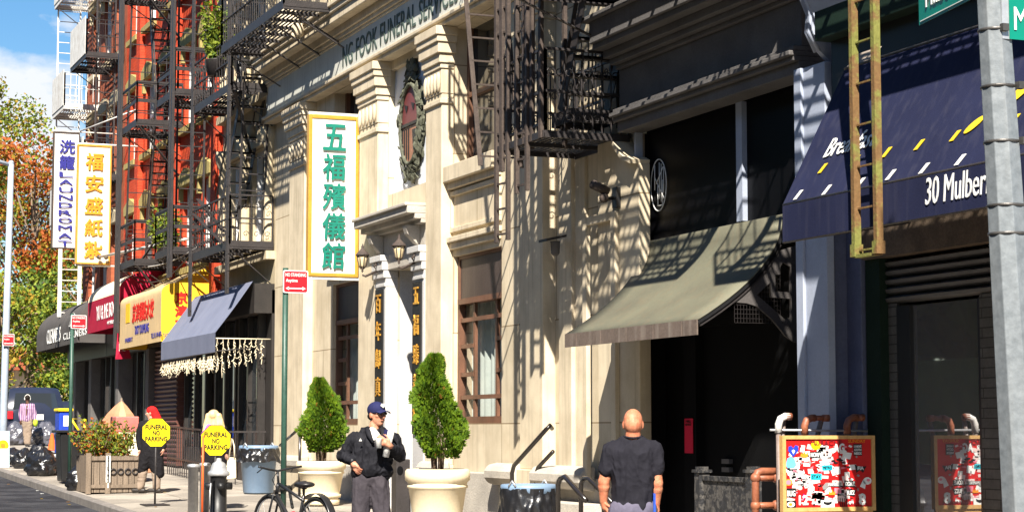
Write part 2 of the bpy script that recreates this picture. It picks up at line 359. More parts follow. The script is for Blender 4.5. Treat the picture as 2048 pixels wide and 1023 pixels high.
# upper storeys: stone half columns standing on the cornice
for x in (35.6, 32.2, 29.0, 25.6, 22.2):
    b = mb(fun); b.lathe((x, PW - .1, 8.8), [(.34, 0), (.34, .2), (.28, .25), (.26, 3.4), (.34, 3.6)], 14); b.build('half_column', M['stone_trim'], fun)
# window dressings
def ledge(x0, x1, z0, z1, pr, name='ledge'):
    q = mb(fun); q.box(x0, x1, PW - pr, PW + .004, z0, z1); q.box(x0 + .03, x1 - .03, PW - pr * .55, PW + .005, z0 - .1, z0 - .002); return q.build(name, M['stone_trim'], fun, bevel=.01)
for a, c in (W1, W2):
    ledge(a - .02, c + .22, zs - .22, zs + .012, .16, 'sill')
    q = mb(fun); zt, zb = zs - .42, zw1 + .42
    for (u0, u1, v0, v1) in ((a, c + .1, zt, zt + .07), (a, c + .1, zb - .07, zb), (a, a + .09, zb, zt), (c + .01, c + .1, zb, zt)):
        q.box(u0, u1, PW - .045, PW + .006, v0, v1)
    q.build('spandrel_frame', M['stone_trim'], fun, bevel=.008)
    ledge(a - .02, c + .2, zw1 + .20, zw1 + .28, .10)
    # upper window: dark sash set deep in the stone
    q = mb(fun); q.box(a, c, PW + .27, PW + .33, zs, zu1); up = q.build('window', M['glass_dark'], fun)
    q = mb(fun)
    for (u0, u1, v0, v1) in ((a, a + .09, zs, zu1), (c - .09, c, zs, zu1), (a + .09, c - .09, zs, zs + .09), (a + .09, c - .09, zs + 1.05, zs + 1.12)):
        q.box(u0, u1, PW + .2, PW + .268, v0, v1)
    q.build('frame', M['bronze_frame'], up)
    # lower window with lattice, curtain and lettered head panel
    p = PW + .09
    q = mb(fun); q.box(a + .06, c - .06, p + .05, p + .06, zw0 + .08, 3.42); lw = q.build('window', M['glass_clear'], fun)
    q = mb(fun)
    def lt(u, zz): return (a + u * (c - a), p + .22 + .03 * math.sin(u * 60) + .015 * math.sin(u * 23), zw0 + zz * 1.75)
    q.grid(lt, 90, 2); q.build('curtain', M['curtain'], lw)
    q = mb(fun); q.box(a, c, p + .4, p + .42, zw0, zw1); q.build('backing', M['void'], lw)
    q = mb(fun); fw = .075; wd = c - a - 2 * fw; ht = 3.42 - zw0 - .08
    for (u0, u1, v0, v1) in ((a, a + fw, zw0 + .1, zw1), (c - fw, c, zw0 + .1, zw1), (a, c, zw0, zw0 + .098), (a + fw, c - fw, zw1 - .05, zw1)): q.box(u0, u1, p - .03, p + .08, v0, v1)
    q.box(a + fw, c - fw, p - .06, p + .09, 3.42, 3.50)
    xl, xr = c - fw - wd * .30, c - fw - wd * .80       # lattice posts (image left = far side)
    z_ = lambda t: 3.42 - t * ht
    for x in (xl, xr): q.box(x - .035, x + .035, p, p + .045, zw0 + .099, 3.419)
    for t, u0, u1 in ((.14, a + fw, c - fw), (.82, a + fw, c - fw), (.37, xl, c - fw), (.33, a + fw, xr), (.62, xl, c - fw), (.60, a + fw, xr)):
        q.box(u0, u1, p - .01, p + .04, z_(t) - .03, z_(t) + .03)
    q.build('frame', M['bronze_frame'], lw)
    q = mb(fun); q.box(a + fw + .002, c - fw - .002, p - .01, p + .03, 3.505, zw1 - .052); hd = q.build('head_panel', M['dark_panel'], lw)
    text_mesh('lettering', '五福殯儀館', M['green_letters'], hd, ((a + c) / 2 - .02, p - .016, 3.80), wd * .86, .30, depth=.012, bold=.012, spacing=1.15)
# portal
b = mb(fun)
b.box(DO[1] - .02, DO[1] - .003, PW + .03, PW + .84, 0, zdoor - .003); b.box(DO[0] + .003, DO[0] + .02, PW + .03, PW + .84, 0, zdoor - .003)
b.build('door_jamb', M['granite'], fun)
b = mb(fun); b.box(DO[0], DO[1], PW + .85, PW + .9, 0, zdoor); dr = b.build('door', M['dark_panel'], fun)
b = mb(fun); b.box(DO[0] + .62, DO[0] + .66, PW + .8, PW + .86, 1.0, 1.5); b.build('handle', M['gold'], dr)
for x0, x1, tx in ((29.612, 30.12, '百\n年\n歸\n真\n怡'), (27.80, 28.288, '五\n福\n臻\n善\n終')):
    b = mb(fun); p = PW - .2
    b.box(x0, x1, p, PW + .02, .95, 4.0)
    for e, z0, z1 in ((.02, 3.86, 3.92), (.04, 4.0, 4.12), (.07, 4.12, 4.26), (.10, 4.26, 4.36)): b.box(x0 - e * .3, x1 + e * .3, p - e, PW + .021 + e * .1, z0, z1)
    b.box(x0, x1, p - .05, PW + .022, .3, .95)
    b.build('portal_pilaster', M['granite'], fun, bevel=.01)
    b = mb(fun); xm = (x0 + x1) / 2; b.box(xm - .17, xm + .19, p - .03, p - .001, 1.55, 3.83); pl = b.build('plaque', M['black'], fun)
    text_mesh('lettering', tx, M['gold'], pl, (xm + .01, p - .036, 2.72), .24, 2.05, depth=.016, bold=.015, linesp=1.35)
b = mb(fun); b.box(27.95, 30.1, PW - .17, PW + .02, zdoor + .001, 4.36); b.box(27.9, 30.15, PW - .14, PW + .018, 4.36, 4.70)
for e, z0, z1 in ((.24, 4.70, 4.76), (.34, 4.76, 4.84), (.46, 4.84, 4.95), (.50, 4.95, 5.0)): b.box(27.82, 30.5, PW - e, PW + .03 + e * .01, z0, z1)
for x in (28.15, 29.9): b.prism([(x, PW - .14, 4.70), (x, PW - .38, 4.69), (x, PW - .34, 4.56), (x, PW - .2, 4.42), (x, PW - .14, 4.38)], (.16, 0, 0))
b.build('portal_hood', M['plinth'], fun, bevel=.01)
# oval crest
b = mb(fun); b.box(CR[0] + .001, CR[1] - .001, PW + .10, PW + .119, zc0, zc1 - .001); cp = b.build('crest_panel', M['panel_blue'], fun)
xc = fx(819, PW, 250); zcn = fz(819, 248)
b = mb(fun)
b.add([(xc + .43 * math.cos(t * math.pi / 20), PW + .02, zcn + .62 * math.sin(t * math.pi / 20)) for t in range(40)] + [(xc + .43 * math.cos(t * math.pi / 20), PW + .1, zcn + .62 * math.sin(t * math.pi / 20)) for t in range(40)],
      [tuple(range(40))] + [(i, (i + 1) % 40, 40 + (i + 1) % 40, 40 + i) for i in range(40)])
ce = b.build('crest', M['crest_red'], fun)
b = mb(fun)
pts = [(xc + .415 * math.cos(math.pi + t * math.pi / 16), PW + .012, zcn - .03 + .58 * math.sin(math.pi + t * math.pi / 16)) for t in range(17)]
b.prism(pts, (0, .006, 0)); b.build('lower_field', M['crest_orange'], ce)
b = mb(fun)
for k in range(0, 4): b.bar((xc + k * .1 + .05, PW + .006, zcn - .06), (xc + k * .1 + .05, PW + .006, zcn - .56 * math.sqrt(max(.05, 1 - ((k * .1 + .05) / .43) ** 2))), .03, .008)
b.bar((xc - .40, PW + .006, zcn), (xc + .40, PW + .006, zcn), .03, .05)
for dx in (-.2, .12): b.prism([(xc + dx, PW + .008, zcn + .3), (xc + dx + .16, PW + .008, zcn + .34), (xc + dx + .06, PW + .008, zcn + .2)], (0, .006, 0))
b.prism([(xc - .32, PW + .006, zcn - .1), (xc - .1, PW + .006, zcn - .1), (xc - .15, PW + .006, zcn - .42), (xc - .25, PW + .006, zcn - .42)], (0, .004, 0))
b.build('emblem', M['black'], ce)
b = mb(fun); rnd = random.Random(3)
b.tube([(xc + .44 * math.cos(t * math.pi / 18), PW + .0, zcn + .63 * math.sin(t * math.pi / 18)) for t in range(37)], .035, 6, False)
for k in range(230):
    t = rnd.uniform(0, 2 * math.pi); rr = rnd.uniform(1.0, 1.30)
    x, z = xc + .43 * rr * math.cos(t), zcn + (.62 * rr + (.1 if abs(math.cos(t)) < .4 else 0)) * math.sin(t)
    a = t + math.pi / 2 + rnd.uniform(-.9, .9); l = rnd.uniform(.06, .13)
    d = Vector((math.cos(a) * l, 0, math.sin(a) * l)); n = Vector((-d.z, 0, d.x)) * .38; c0 = Vector((x, PW + rnd.uniform(-.03, .08), z))
    b.prism([c0 - d, c0 + n + Vector((0, -.03, 0)), c0 + d, c0 - n], (0, .02, 0))
for k in range(26):
    b.ball((xc + rnd.uniform(-.2, .2), PW + .03, zcn + .70 + rnd.uniform(0, .34)), (.05, .05, .07), 6, 5)
b.build('wreath', M['verdigris'], ce)
# right hand end: two stone strips, a blind niche and a scrolled end wall
b = mb(fun)
b.box(22.55, 22.95, PW - .10, PW + .004, 1.02, 5.2); b.box(22.25, 22.55, PW - .05, PW + .005, 1.02, 5.2)
b.build('pier_strip', M['stone_trim'], fun, bevel=.01)
b = mb(fun)
zt = fz(1230, 273, 9.85); xs1, xs0 = fx(1196, 9.85), fx(1279, 9.85)
nx0, nx1, nz1 = 21.15, 21.85, fz(1210, 445, 9.85)
pts = [(xs1, 9.85, 1.0), (xs1, 9.85, zt), (xs1 - .45, 9.85, zt)]
for k in range(1, 8):
    t = k / 8; pts.append((xs1 - .45 - t * (xs1 - .45 - xs0 - .12), 9.85, zt - .36 * (3 * t * t - 2 * t * t * t)))
pts += [(xs0 + .1, 9.85, zt - .36), (xs0, 9.85, zt - .40), (xs0, 9.85, 1.0)]
b.prism(pts, (0, .145, 0)); b.build('end_wall', M['stone'], fun, bevel=.01)
b = mb(fun)
cop = [q for q in pts[1:-1]]
for u, v in zip(cop, cop[1:]): b.bar((u[0], 9.86, u[2] + .02), (v[0], 9.86, v[2] + .02), .26, .05)
b.build('coping', M['stone_trim'], fun)
b = mb(fun)
b.box(nx0 - .12, nx0, 9.79, 9.848, 1.0, nz1 + .1); b.box(nx1, nx1 + .12, 9.79, 9.848, 1.0, nz1 + .1); b.box(nx0, nx1, 9.79, 9.848, nz1, nz1 + .1)
b.build('niche_frame', M['stone_trim'], fun, bevel=.006)

# ------------------------------------------------------------------ grey shopfront
GB = (19, 10, gz(19, 10))
gs = thing('shop_building', 'narrow grey shop building with black front and heavy stone entablature', 'building', GB)
gx0, gx1 = 16.60, 20.79
b = mb(gs); zwt = fz(1400, 229); 
b.box(gx0, gx1 - .0, 10.02, 10.6, zwt + .25, 17)
b.build('wall', M['grey_stone'], gs)
b = mb(gs)
b.box(gx0, gx1, 9.72, 10.015, zwt, zwt + .12); b.box(gx0, gx1, 9.66, 10.016, zwt + .12, zwt + .17); b.box(gx0, gx1, 9.61, 10.017, zwt + .17, zwt + .22); b.box(gx0, gx1, 9.66, 10.018, zwt + .22, zwt + .27)
b.box(gx0, gx1, 9.75, 10.014, zwt + .27, zwt + .74)
for e, z0, z1 in ((.30, .74, .79), (.38, .79, .86), (.46, .86, .95), (.60, .95, 1.02), (.64, 1.02, 1.28), (.70, 1.28, 1.34)): b.box(gx0, gx1, 10 - e, 10.02, zwt + z0, zwt + z1)
b.build('entablature', M['grey_stone'], gs, bevel=.01)
cx0, cx1 = fx(1660, 9.75, 80), fx(1612, 9.45, 80)
b = mb(gs)
prof = [(10.0, 0), (9.86, -.1), (9.74, -.02), (9.60, .1), (9.5, .28), (9.52, .45), (9.44, .62), (9.40, .85), (9.30, 1.02), (9.22, 1.28), (9.22, 1.7), (10.0, 1.7)]
b.prism([(cx0, p, zwt + z) for p, z in prof], (cx1 - cx0, 0, 0))
for k in range(5):
    x = cx0 + (k + .5) * (cx1 - cx0) / 5
    b.tube([(x, p - .01, zwt + z) for p, z in prof[3:-2]], .022, 6)
b.build('console', M['grey_blue'], gs)
wz0 = fz(1475, 443)                                                   # bottom of the upper glazing
b = mb(gs)
for px0, px1 in ((1285, 1475), (1487, 1594)): b = mb(gs); b.box(fx(px1, 10.06), min(fx(px0, 10.06), gx1 - .085), 10.06, 10.1, wz0, zwt + .24); b.build('window', M['black_glass'], gs)
for q0_, q1_ in ((1487, 1475), (1607, 1594)): b = mb(gs); b.box(fx(q0_, 10.0), fx(q1_, 10.0), 10.0, 10.12, wz0, zwt + .001); b.build('mullion', M['grey_blue'], gs)
b = mb(gs); b.box(gx0, gx1, 10.05, 10.3, wz0 - .12, wz0); b.build('transom', M['black'], gs)
mono = mb(gs); mc = at_p(1318, 370, 10.05)
mono.tube([(mc[0] + .2 * math.cos(t * math.pi / 16), 10.045, mc[2] + .30 * math.sin(t * math.pi / 16)) for t in range(33)], .0065, 5, False)
for a, c in (((-.07, .24), (-.07, -.2)), ((.10, .24), (.10, -.05)), ((.10, .1), (-.14, -.17)), ((.06, .02), (-.12, .2)), ((-.02, .26), (-.02, -.16)), ((-.13, .2), (-.13, -.1)), ((.02, .0), (.02, -.24)), ((.02, -.24), (-.1, -.24)), ((-.1, -.24), (-.1, .05))):
    mono.tube([(mc[0] + a[0], 10.045, mc[2] + a[1]), (mc[0] + c[0], 10.045, mc[2] + c[1])], .0055, 5)
mono.build('monogram', M['white_paint'], gs)
b = mb(gs); b.box(gx0, gx1 - .02, 10.30, 10.35, 0, wz0 - .125); dd = b.build('door', M['door_black'], gs)
b = mb(gs); b.box(fx(1390, 10.2), fx(1366, 10.2), 10.2, 10.299, 0, wz0 - .13); b.box(gx0 + .6, gx1 - .3, 10.24, 10.298, 2.75, 2.9); b.build('frame', M['door_black'], dd)
b = mb(gs)
for k in range(2): b.box(fx(1455, 10.25), fx(1440, 10.25), 10.25, 10.298, 1.15 + .09 * k, 1.2 + .09 * k)
b.build('handle', M['grey_stone'], dd)
# pale blue piers either side
b = mb(gs); b.box(gx1 - .08, gx1 - .004, 9.93, 10.04, 0, zwt - .002); b.build('pier', M['taupe'], gs, bevel=.006)
b = mb(gs); b.box(gx1 - .08, gx1 - .006, 10.041, 10.29, 0, wz0 - .125); b.box(gx1 - .08, gx1 - .006, 10.041, 10.3, wz0, zwt - .003); b.build('door_jamb', M['door_black'], gs)
b = mb(gs); b.box(gx1 - .12, gx1 - .082, 9.90, 9.99, 0, zwt - .004); b.build('pier_edge', M['grey_blue'], gs)
PP = 9.62; b = mb(gs); b.box(fx(1655, PP), fx(1612, PP), PP, 9.70, 0, zwt - .002); b.box(fx(1612, PP), fx(1598, PP), PP - .03, 9.70, 0, zwt - .002); b.build('pier', M['grey_blue'], gs, bevel=.006)
b = mb(gs); b.box(fx(1655, PP) + .05, fx(1598, PP) - .01, 9.701, 10.29, 0, zwt - .003); b.build('pier_back', M['slate'], gs)

# ------------------------------------------------------------------ corner restaurant building (blue awning)
BB = (14.5, 10, gz(14.5, 10))
rb = thing('restaurant_building', 'dark restaurant front with roller shutter, glass door and grey tile under navy awning', 'building', BB)
b = mb(rb); b.box(9.5, 16.585, 10.5, 11.0, 0, 17); b.build('wall', M['soffit'], rb)
b = mb(rb); b.box(9.5, 15.85, 9.45, 10.5, 5.22, 5.5); b.build('beam', M['green_dark'], rb, bevel=.01)
b = mb(rb); b.box(9.5, 15.8, 9.6, 10.49, 4.7, 5.218); b.build('fascia', M['black'], rb)
b = mb(rb); b.box(9.5, fx(1752), 9.85, 10.45, fz(1850, 506), fz(1850, 430)); b.build('shutter_box', M['soffit'], rb)
zsb = fz(1850, 600)
b = mb(rb); n = 5; zst = fz(1850, 508); hh = (zst - zsb) / n
for k in range(n):
    z = zsb + k * hh; x0, x1 = 9.5, fx(1756)
    b.prism([(x0, 10.02, z), (x0, 9.97, z + hh * .25), (x0, 9.96, z + hh * .6), (x0, 10.02, z + hh * .93), (x0, 10.06, z + hh * .93), (x0, 10.06, z)], (x1 - x0, 0, 0))
b.build('roller_shutter', M['shutter'], rb)
b = mb(rb); xg0, xg1 = fx(1956), fx(1822); zg1 = zsb - .03
b.box(xg0, xg1, 10.02, 10.04, .1, zg1); gd = b.build('glass_door', M['glass_film'], rb)
b = mb(rb); b.box(xg1, fx(1796), 9.98, 10.08, 0, zg1); b.box(xg0 - .03, xg0, 9.99, 10.08, 0, zg1); b.box(xg0, xg1, 9.99, 10.07, 0, .1); b.build('frame', M['black'], gd)
b = mb(rb); b.box(fx(1796), fx(1778), 9.99, 10.4, 0, zsb); b.box(fx(2048, 10, 800), xg0 - .03, 9.99, 10.4, 0, zsb); b.box(9.5, fx(2048, 10, 800), 9.99, 10.4, 0, 1.2); b.build('tile_pier', M['tile_grey'], rb)
b = mb(rb); b.box(9.5, fx(2052, 10, 800), 10.02, 10.4, 1.2, zsb); b.build('window', M['glass_dark'], rb)
b = mb(rb); b.box(fx(1778), fx(1750), 9.9, 10.4, 0, 5.5); b.build('door_post', M['green_dark'], rb)
b = mb(rb); b.box(fx(1748), fx(1706), 9.86, 10.4, 0, 5.5); b.build('pillar', M['slate'], rb, bevel=.01)
b = mb(rb); b.box(fx(1706), fx(1660), 10.3, 10.45, 0, 5.5); b.build('recess', M['slate'], rb)
gt = thing('iron_gate', 'narrow dark iron grille gate beside the slate blue pillar', 'gate', (16.3, 10, gz(16.3, 10)))
b = mb(gt); xa, xb = fx(1702), fx(1668)
for k in range(4): 
    x = xa + k * (xb - xa) / 3; b.bar((x, 10.1, .1), (x, 10.1, 3.3), .025)
for k in range(12): b.bar((xa, 10.1, .2 + k * .28), (xb, 10.1, .2 + k * .28), .03)
b.build('grille', M['iron'], gt)
b = mb(gt)
for z in (2.0, 2.35): b.tube([(xa, 10.08, z), (xa - .02, 9.97, z), (xb + .05, 9.97, z)], .013, 6)
b.build('pull_bar', M['slate'], gt)
# drain pipe with head
dp = thing('drain_pipe', 'dark downpipe with round hopper head beside pale blue pier', 'pipe', (16.5, 9.95, gz(16, 10)))
b = mb(dp); xp = fx(1665, 9.93); zz = fz(1665, 540, 9.93)
b.tube([(xp, 9.93, 0), (xp, 9.93, zz)], .05, 10); b.build('pipe', M['slate'], dp)
b = mb(dp); b.lathe((xp, 9.93, zz - .02), [(.05, -.12), (.085, -.1), (.09, .0), (.10, .02), (.10, .12), (.085, .14), (.085, .25)], 14); b.build('hopper', M['grey_stone'], dp)
# ------------------------------------------------------------------ tenements further along
M['red_brick'] = mat('red painted brick', (.56, .07, .022), (.42, .05, .02), rough=.7, nscale=2, fine=.2, bump=.25, streak=.25, streak_col=(.16, .03, .025), brick=(.23, .075, .008), mortar=(.75, .6, .55))
M['orange_brick'] = mat('orange brown brick', (.36, .10, .045), (.26, .07, .035), rough=.8, nscale=2, fine=.25, bump=.25, streak=.3, streak_col=(.12, .05, .035), brick=(.23, .075, .008), mortar=(.8, .75, .7))
M['terracotta'] = mat('cream terracotta', (.50, .42, .28), (.40, .33, .22), rough=.75, nscale=2, fine=.2, bump=.25, streak=.4, streak_col=(.17, .13, .09))
M['lintel'] = mat('mustard stone lintel', (.36, .29, .10), (.26, .21, .09), rough=.8, nscale=4, fine=.3)
M['white_frame'] = mat('white window frame', (.74, .73, .70), rough=.5, fine=.1)
M['shop_dark'] = mat('dark shopfront', (.03, .026, .024), (.02, .018, .017), rough=.45, fine=.3)
M['brown_shutter'] = mat('brown roller shutter', (.13, .05, .035), (.09, .035, .028), rough=.5, fine=.3)
M['sill'] = M['stone_trim']
def tenement(name, label, x0, x1, wallm, cols, trimm, z0=3.9, z1=15.5, shopm=None, pil=None, fh=3.27, zw=5.3, ww=1.05, wh=1.9, framem=None, side=10.6):
    t = thing(name, label, 'building', ((x0 + x1) / 2, 10, gz((x0 + x1) / 2, 10)))
    b = mb(t); floors = [zw + k * fh for k in range(int((z1 - zw) / fh) + 1)]
    # wall strips between window columns, spandrels above and below each window
    xs_ = [x0] + [v for c in sorted(cols) for v in (c - ww / 2, c + ww / 2)] + [x1]
    for i in range(0, len(xs_), 2): b.box(xs_[i], xs_[i + 1], 10, 10.5, z0, z1)
    for c in cols:
        zp = z0
        for zf in floors:
            if zf + wh > z1: break
            b.box(c - ww / 2, c + ww / 2, 10, 10.5, zp, zf); zp = zf + wh
        b.box(c - ww / 2, c + ww / 2, 10, 10.5, zp, z1)
    b.box(x0, x1, 10.5, 14, z0, z1)
    b.build('wall', wallm, t)
    for c in cols:
        for zf in floors:
            if zf + wh > z1: break
            q = mb(t); q.box(c - ww / 2, c + ww / 2, 10.2, 10.24, zf, zf + wh); w_ = q.build('window', M['glass_dark'], t)
            q = mb(t)
            for u0, u1, v0, v1 in ((-.5, -.42, 0, 1), (.42, .5, 0, 1), (-.42, .42, 0, .05), (-.42, .42, .95, 1), (-.42, .42, .48, .53)):
                q.box(c + u0 * ww, c + u1 * ww, 10.1, 10.199, zf + v0 * wh, zf + v1 * wh)
            q.build('frame', framem or M['white_frame'], w_)
            q = mb(t); q.box(c - ww * .62, c + ww * .62, 9.86, 10.003, zf - .14, zf); q.build('sill', trimm, w_)
            q = mb(t)
            if pil == 'arch':
                pts = [(c + ww * .62 * math.cos(math.pi * k / 10), 9.9, zf + wh + .03 + .42 * math.sin(math.pi * k / 10)) for k in range(11)]
                q.prism(pts, (0, .103, 0)); q.ball((c, 9.86, zf + wh + .36), (.12, .1, .16), 8, 6)
            else:
                q.prism([(c - ww * .62, 9.88, zf + wh), (c + ww * .62, 9.88, zf + wh), (c + ww * .66, 9.88, zf + wh + .22), (c, 9.88, zf + wh + .42), (c - ww * .66, 9.88, zf + wh + .22)], (0, .123, 0))
                for s_ in (-1, 1): q.box(c + s_ * ww * .56 - .07, c + s_ * ww * .56 + .07, 9.91, 10.003, zf + wh - .32, zf + wh - .002)
            q.build('lintel', trimm, w_)
    return t
tan = tenement('terracotta_tenement', 'cream terracotta tenement with carved arches squeezed beside funeral home', 37.02, 41.35, M['terracotta'], (38.35, 40.1), M['terracotta'], pil='arch', z0=4.3)
b = mb(tan)
for x in (37.3, 39.22, 41.05):
    for z in (5.2, 8.47, 11.74): b.lathe((x, 9.95, z), [(.17, 0), (.17, .12), (.12, .2), (.11, 1.9), (.19, 2.1), (.2, 2.3)], 12)
for z in (4.9, 8.1, 11.4): b.box(37.03, 41.3, 9.82, 10.006, z, z + .16)
for k in range(18): b.ball((37.3 + k * .22, 9.9, 8.36), (.09, .07, .11), 8, 5)
b.build('carved_ornament', M['terracotta'], tan)
red = tenement('red_tenement', 'red painted brick tenement with mustard window heads and iron fire escapes', 41.36, 52.4, M['red_brick'], (42.8, 44.7, 47.0, 49.2, 51.2), M['lintel'], z0=4.0)
b = mb(red)
for x in (41.75, 45.8, 50.2): b.box(x - .22, x + .22, 9.87, 10.004, 4.4, 15.5)
b.build('pilaster', M['red_brick'], red)
brk = tenement('orange_tenement', 'orange brown brick tenement with white fire escapes behind laundromat sign', 52.42, 58.6, M['orange_brick'], (53.6, 55.3, 57.1), M['terracotta'], z0=4.0)
# shopfronts belong to their buildings
def shopfront(t, x0, x1, z1, items, p=9.75, mt=None):
    b = mb(t); b.box(x0, x1, p + .35, 10.6, 0, z1); b.box(x0, x1, p, 10.6, z1 - .45, z1 + .12); f = b.build('shopfront', mt or M['shop_dark'], t)
    for kind, a, c in items:
        q = mb(t); g = gz((a + c) / 2, 10)
        if kind == 'glass':
            q.box(a, c, p + .28, p + .3, g + .5, z1 - .5); o = q.build('shop_window', M['glass_dark'], t)
            q = mb(t)
            for x in (a, (a + c) / 2, c): q.box(x - .05, x + .05, p + .2, p + .345, g, z1 - .45)
            q.box(a, c, p + .2, p + .34, g, g + .5); q.build('frame', M['shop_dark'], o)
        elif kind == 'shutter':
            n = 26
            for k in range(n):
                z = g + (z1 - .5 - g) * k / n; h = (z1 - .5 - g) / n
                q.prism([(a, p + .12, z), (a, p + .07, z + h * .5), (a, p + .12, z + h * .95), (a, p + .3, z + h * .95), (a, p + .3, z)], (c - a, 0, 0))
            q.build('roller_shutter', M['brown_shutter'], t)
        elif kind == 'pier':
            q.box(a, c, p - .02, p + .349, 0, z1 - .46); q.build('shop_pier', M['grey_stone'], t)
shopfront(tan, 37.03, 41.35, 4.3, (('glass', 37.5, 39.0), ('glass', 39.3, 41.0)), 9.6)
shopfront(red, 41.37, 52.4, 4.0, (('shutter', 44.2, 46.6), ('glass', 41.9, 43.9), ('pier', 46.8, 47.2), ('glass', 47.5, 49.3), ('pier', 50.6, 50.95), ('glass', 51.0, 52.2)), 9.6)
shopfront(brk, 52.42, 58.6, 4.0, (('glass', 52.8, 54.3), ('pier', 54.5, 54.9), ('glass', 55.1, 56.8), ('pier', 57.0, 57.4), ('glass', 57.5, 58.5)), 9.6)

# ------------------------------------------------------------------ fire escapes
def fe_part(t, name, fn, m):
    b = mb(t); fn(b); return b.build(name, m, t, fix=False)
def platform(b, x0, x1, p0, p1, z, step=.075, hole=None, edge=.16, ends=True):
    n = max(2, int((p1 - p0) / step))
    segs = [(x0, x1)] if not hole else [(x0, hole[0]), (hole[1], x1)]
    for k in range(n + 1):
        p = p0 + .03 + (p1 - p0 - .06) * k / n
        for a, c in (segs if (hole and hole[2] <= p <= hole[3]) else [(x0, x1)]): b.box(a, c, p - .017, p + .017, z, z + .012)
    m = max(2, int((x1 - x0) / .55))
    for k in range(m + 1):
        x = x0 + (x1 - x0) * k / m; b.box(x - .02, x + .02, p0, p1, z - .05, z - .001)
    b.box(x0, x1, p0 - .012, p0, z - edge * .6, z + edge * .4); b.box(x0, x1, p1 - .02, p1, z - .06, z + .03)
    b.box(x0 - .012, x0, p0, p1, z - edge * .6, z + edge * .4); b.box(x1, x1 + .012, p0, p1, z - edge * .6, z + edge * .4)
def rail(b, x0, x1, p0, p1, z, h=.95, gap=.16, rails=(.95, .5), ornate=False, sides=('f', 'n', 'e')):
    runs = []
    if 'f' in sides: runs.append(((x0, p0), (x1, p0)))
    if 'n' in sides: runs.append(((x0, p0), (x0, p1)))
    if 'e' in sides: runs.append(((x1, p0), (x1, p1)))
    for (xa, pa), (xb, pb) in runs:
        L_ = math.hypot(xb - xa, pb - pa); n = max(1, int(L_ / gap))
        for r_ in rails: b.bar((xa, pa, z + r_), (xb, pb, z + r_), .035, .012 if not ornate else .03)
        for k in range(n + 1):
            x, p = xa + (xb - xa) * k / n, pa + (pb - pa) * k / n
            wv = .03 if k in (0, n) else .014
            b.bar((x, p, z), (x, p, z + h), wv)
            if ornate and k < n:
                xm, pm = xa + (xb - xa) * (k + .5) / n, pa + (pb - pa) * (k + .5) / n; dx, dp = (xb - xa) / L_, (pb - pa) / L_
                for zc in (.2, .72):
                    b.tube([(xm + dx * .06 * math.cos(a_ * .7) * (1 - a_ * .07), pm + dp * .06 * math.cos(a_ * .7) * (1 - a_ * .07), z + zc + .06 * math.sin(a_ * .7) * (1 - a_ * .07)) for a_ in range(11)], .007, 4, False)
def brackets(b, x0, x1, p0, p1, z):
    for x in (x0 + .15, x1 - .15):
        b.bar((x, p0 + .05, z - .06), (x, p1, z - .75), .05, .014); b.bar((x, p0 + .05, z - .06), (x, p1, z - .06), .05, .014)
def stair(b, xa, za, xb, zb, p0, p1, n=None, hand=True):
    """from the top (xa,za) down to (xb,zb), treads p0..p1"""
    for p in (p0, p1): b.bar((xa, p, za), (xb, p, zb), .014, .16, up=(0, 0, 1))
    n = n or max(3, int(abs(za - zb) / .27))
    for k in range(1, n):
        x, z = xa + (xb - xa) * k / n, za + (zb - za) * k / n
        b.box(x - .10, x + .10, p0, p1, z - .012, z + .012)
        b.box(x - .10, x - .085, p0, p1, z - .03, z + .012)
    if hand:
        for p in (p0, p1):
            b.bar((xa, p, za + .8), (xb, p, zb + .8), .03, .012)
            for k in (0, n // 2, n): b.bar((xa + (xb - xa) * k / n, p, za + (zb - za) * k / n), (xa + (xb - xa) * k / n, p, za + (zb - za) * k / n + .8), .02)
def ladder(b, x, pa, pb, z0, z1, lean=0.0, gap=.3, wr=.045, cage=False, along=False):
    """vertical ladder; rails at pa and pb (or at x and pb along the facade)"""
    A = lambda t, s_: ((x + lean * t, pa if s_ == 0 else pb, z0 + (z1 - z0) * t)) if not along else ((x + (0 if s_ == 0 else along), pa, z0 + (z1 - z0) * t))
    for s_ in (0, 1): b.bar(A(0, s_), A(1, s_), wr, .015)
    n = int((z1 - z0) / gap)
    for k in range(n): 
        t = (k + .4) / n; b.bar(A(t, 0), A(t, 1), .022)
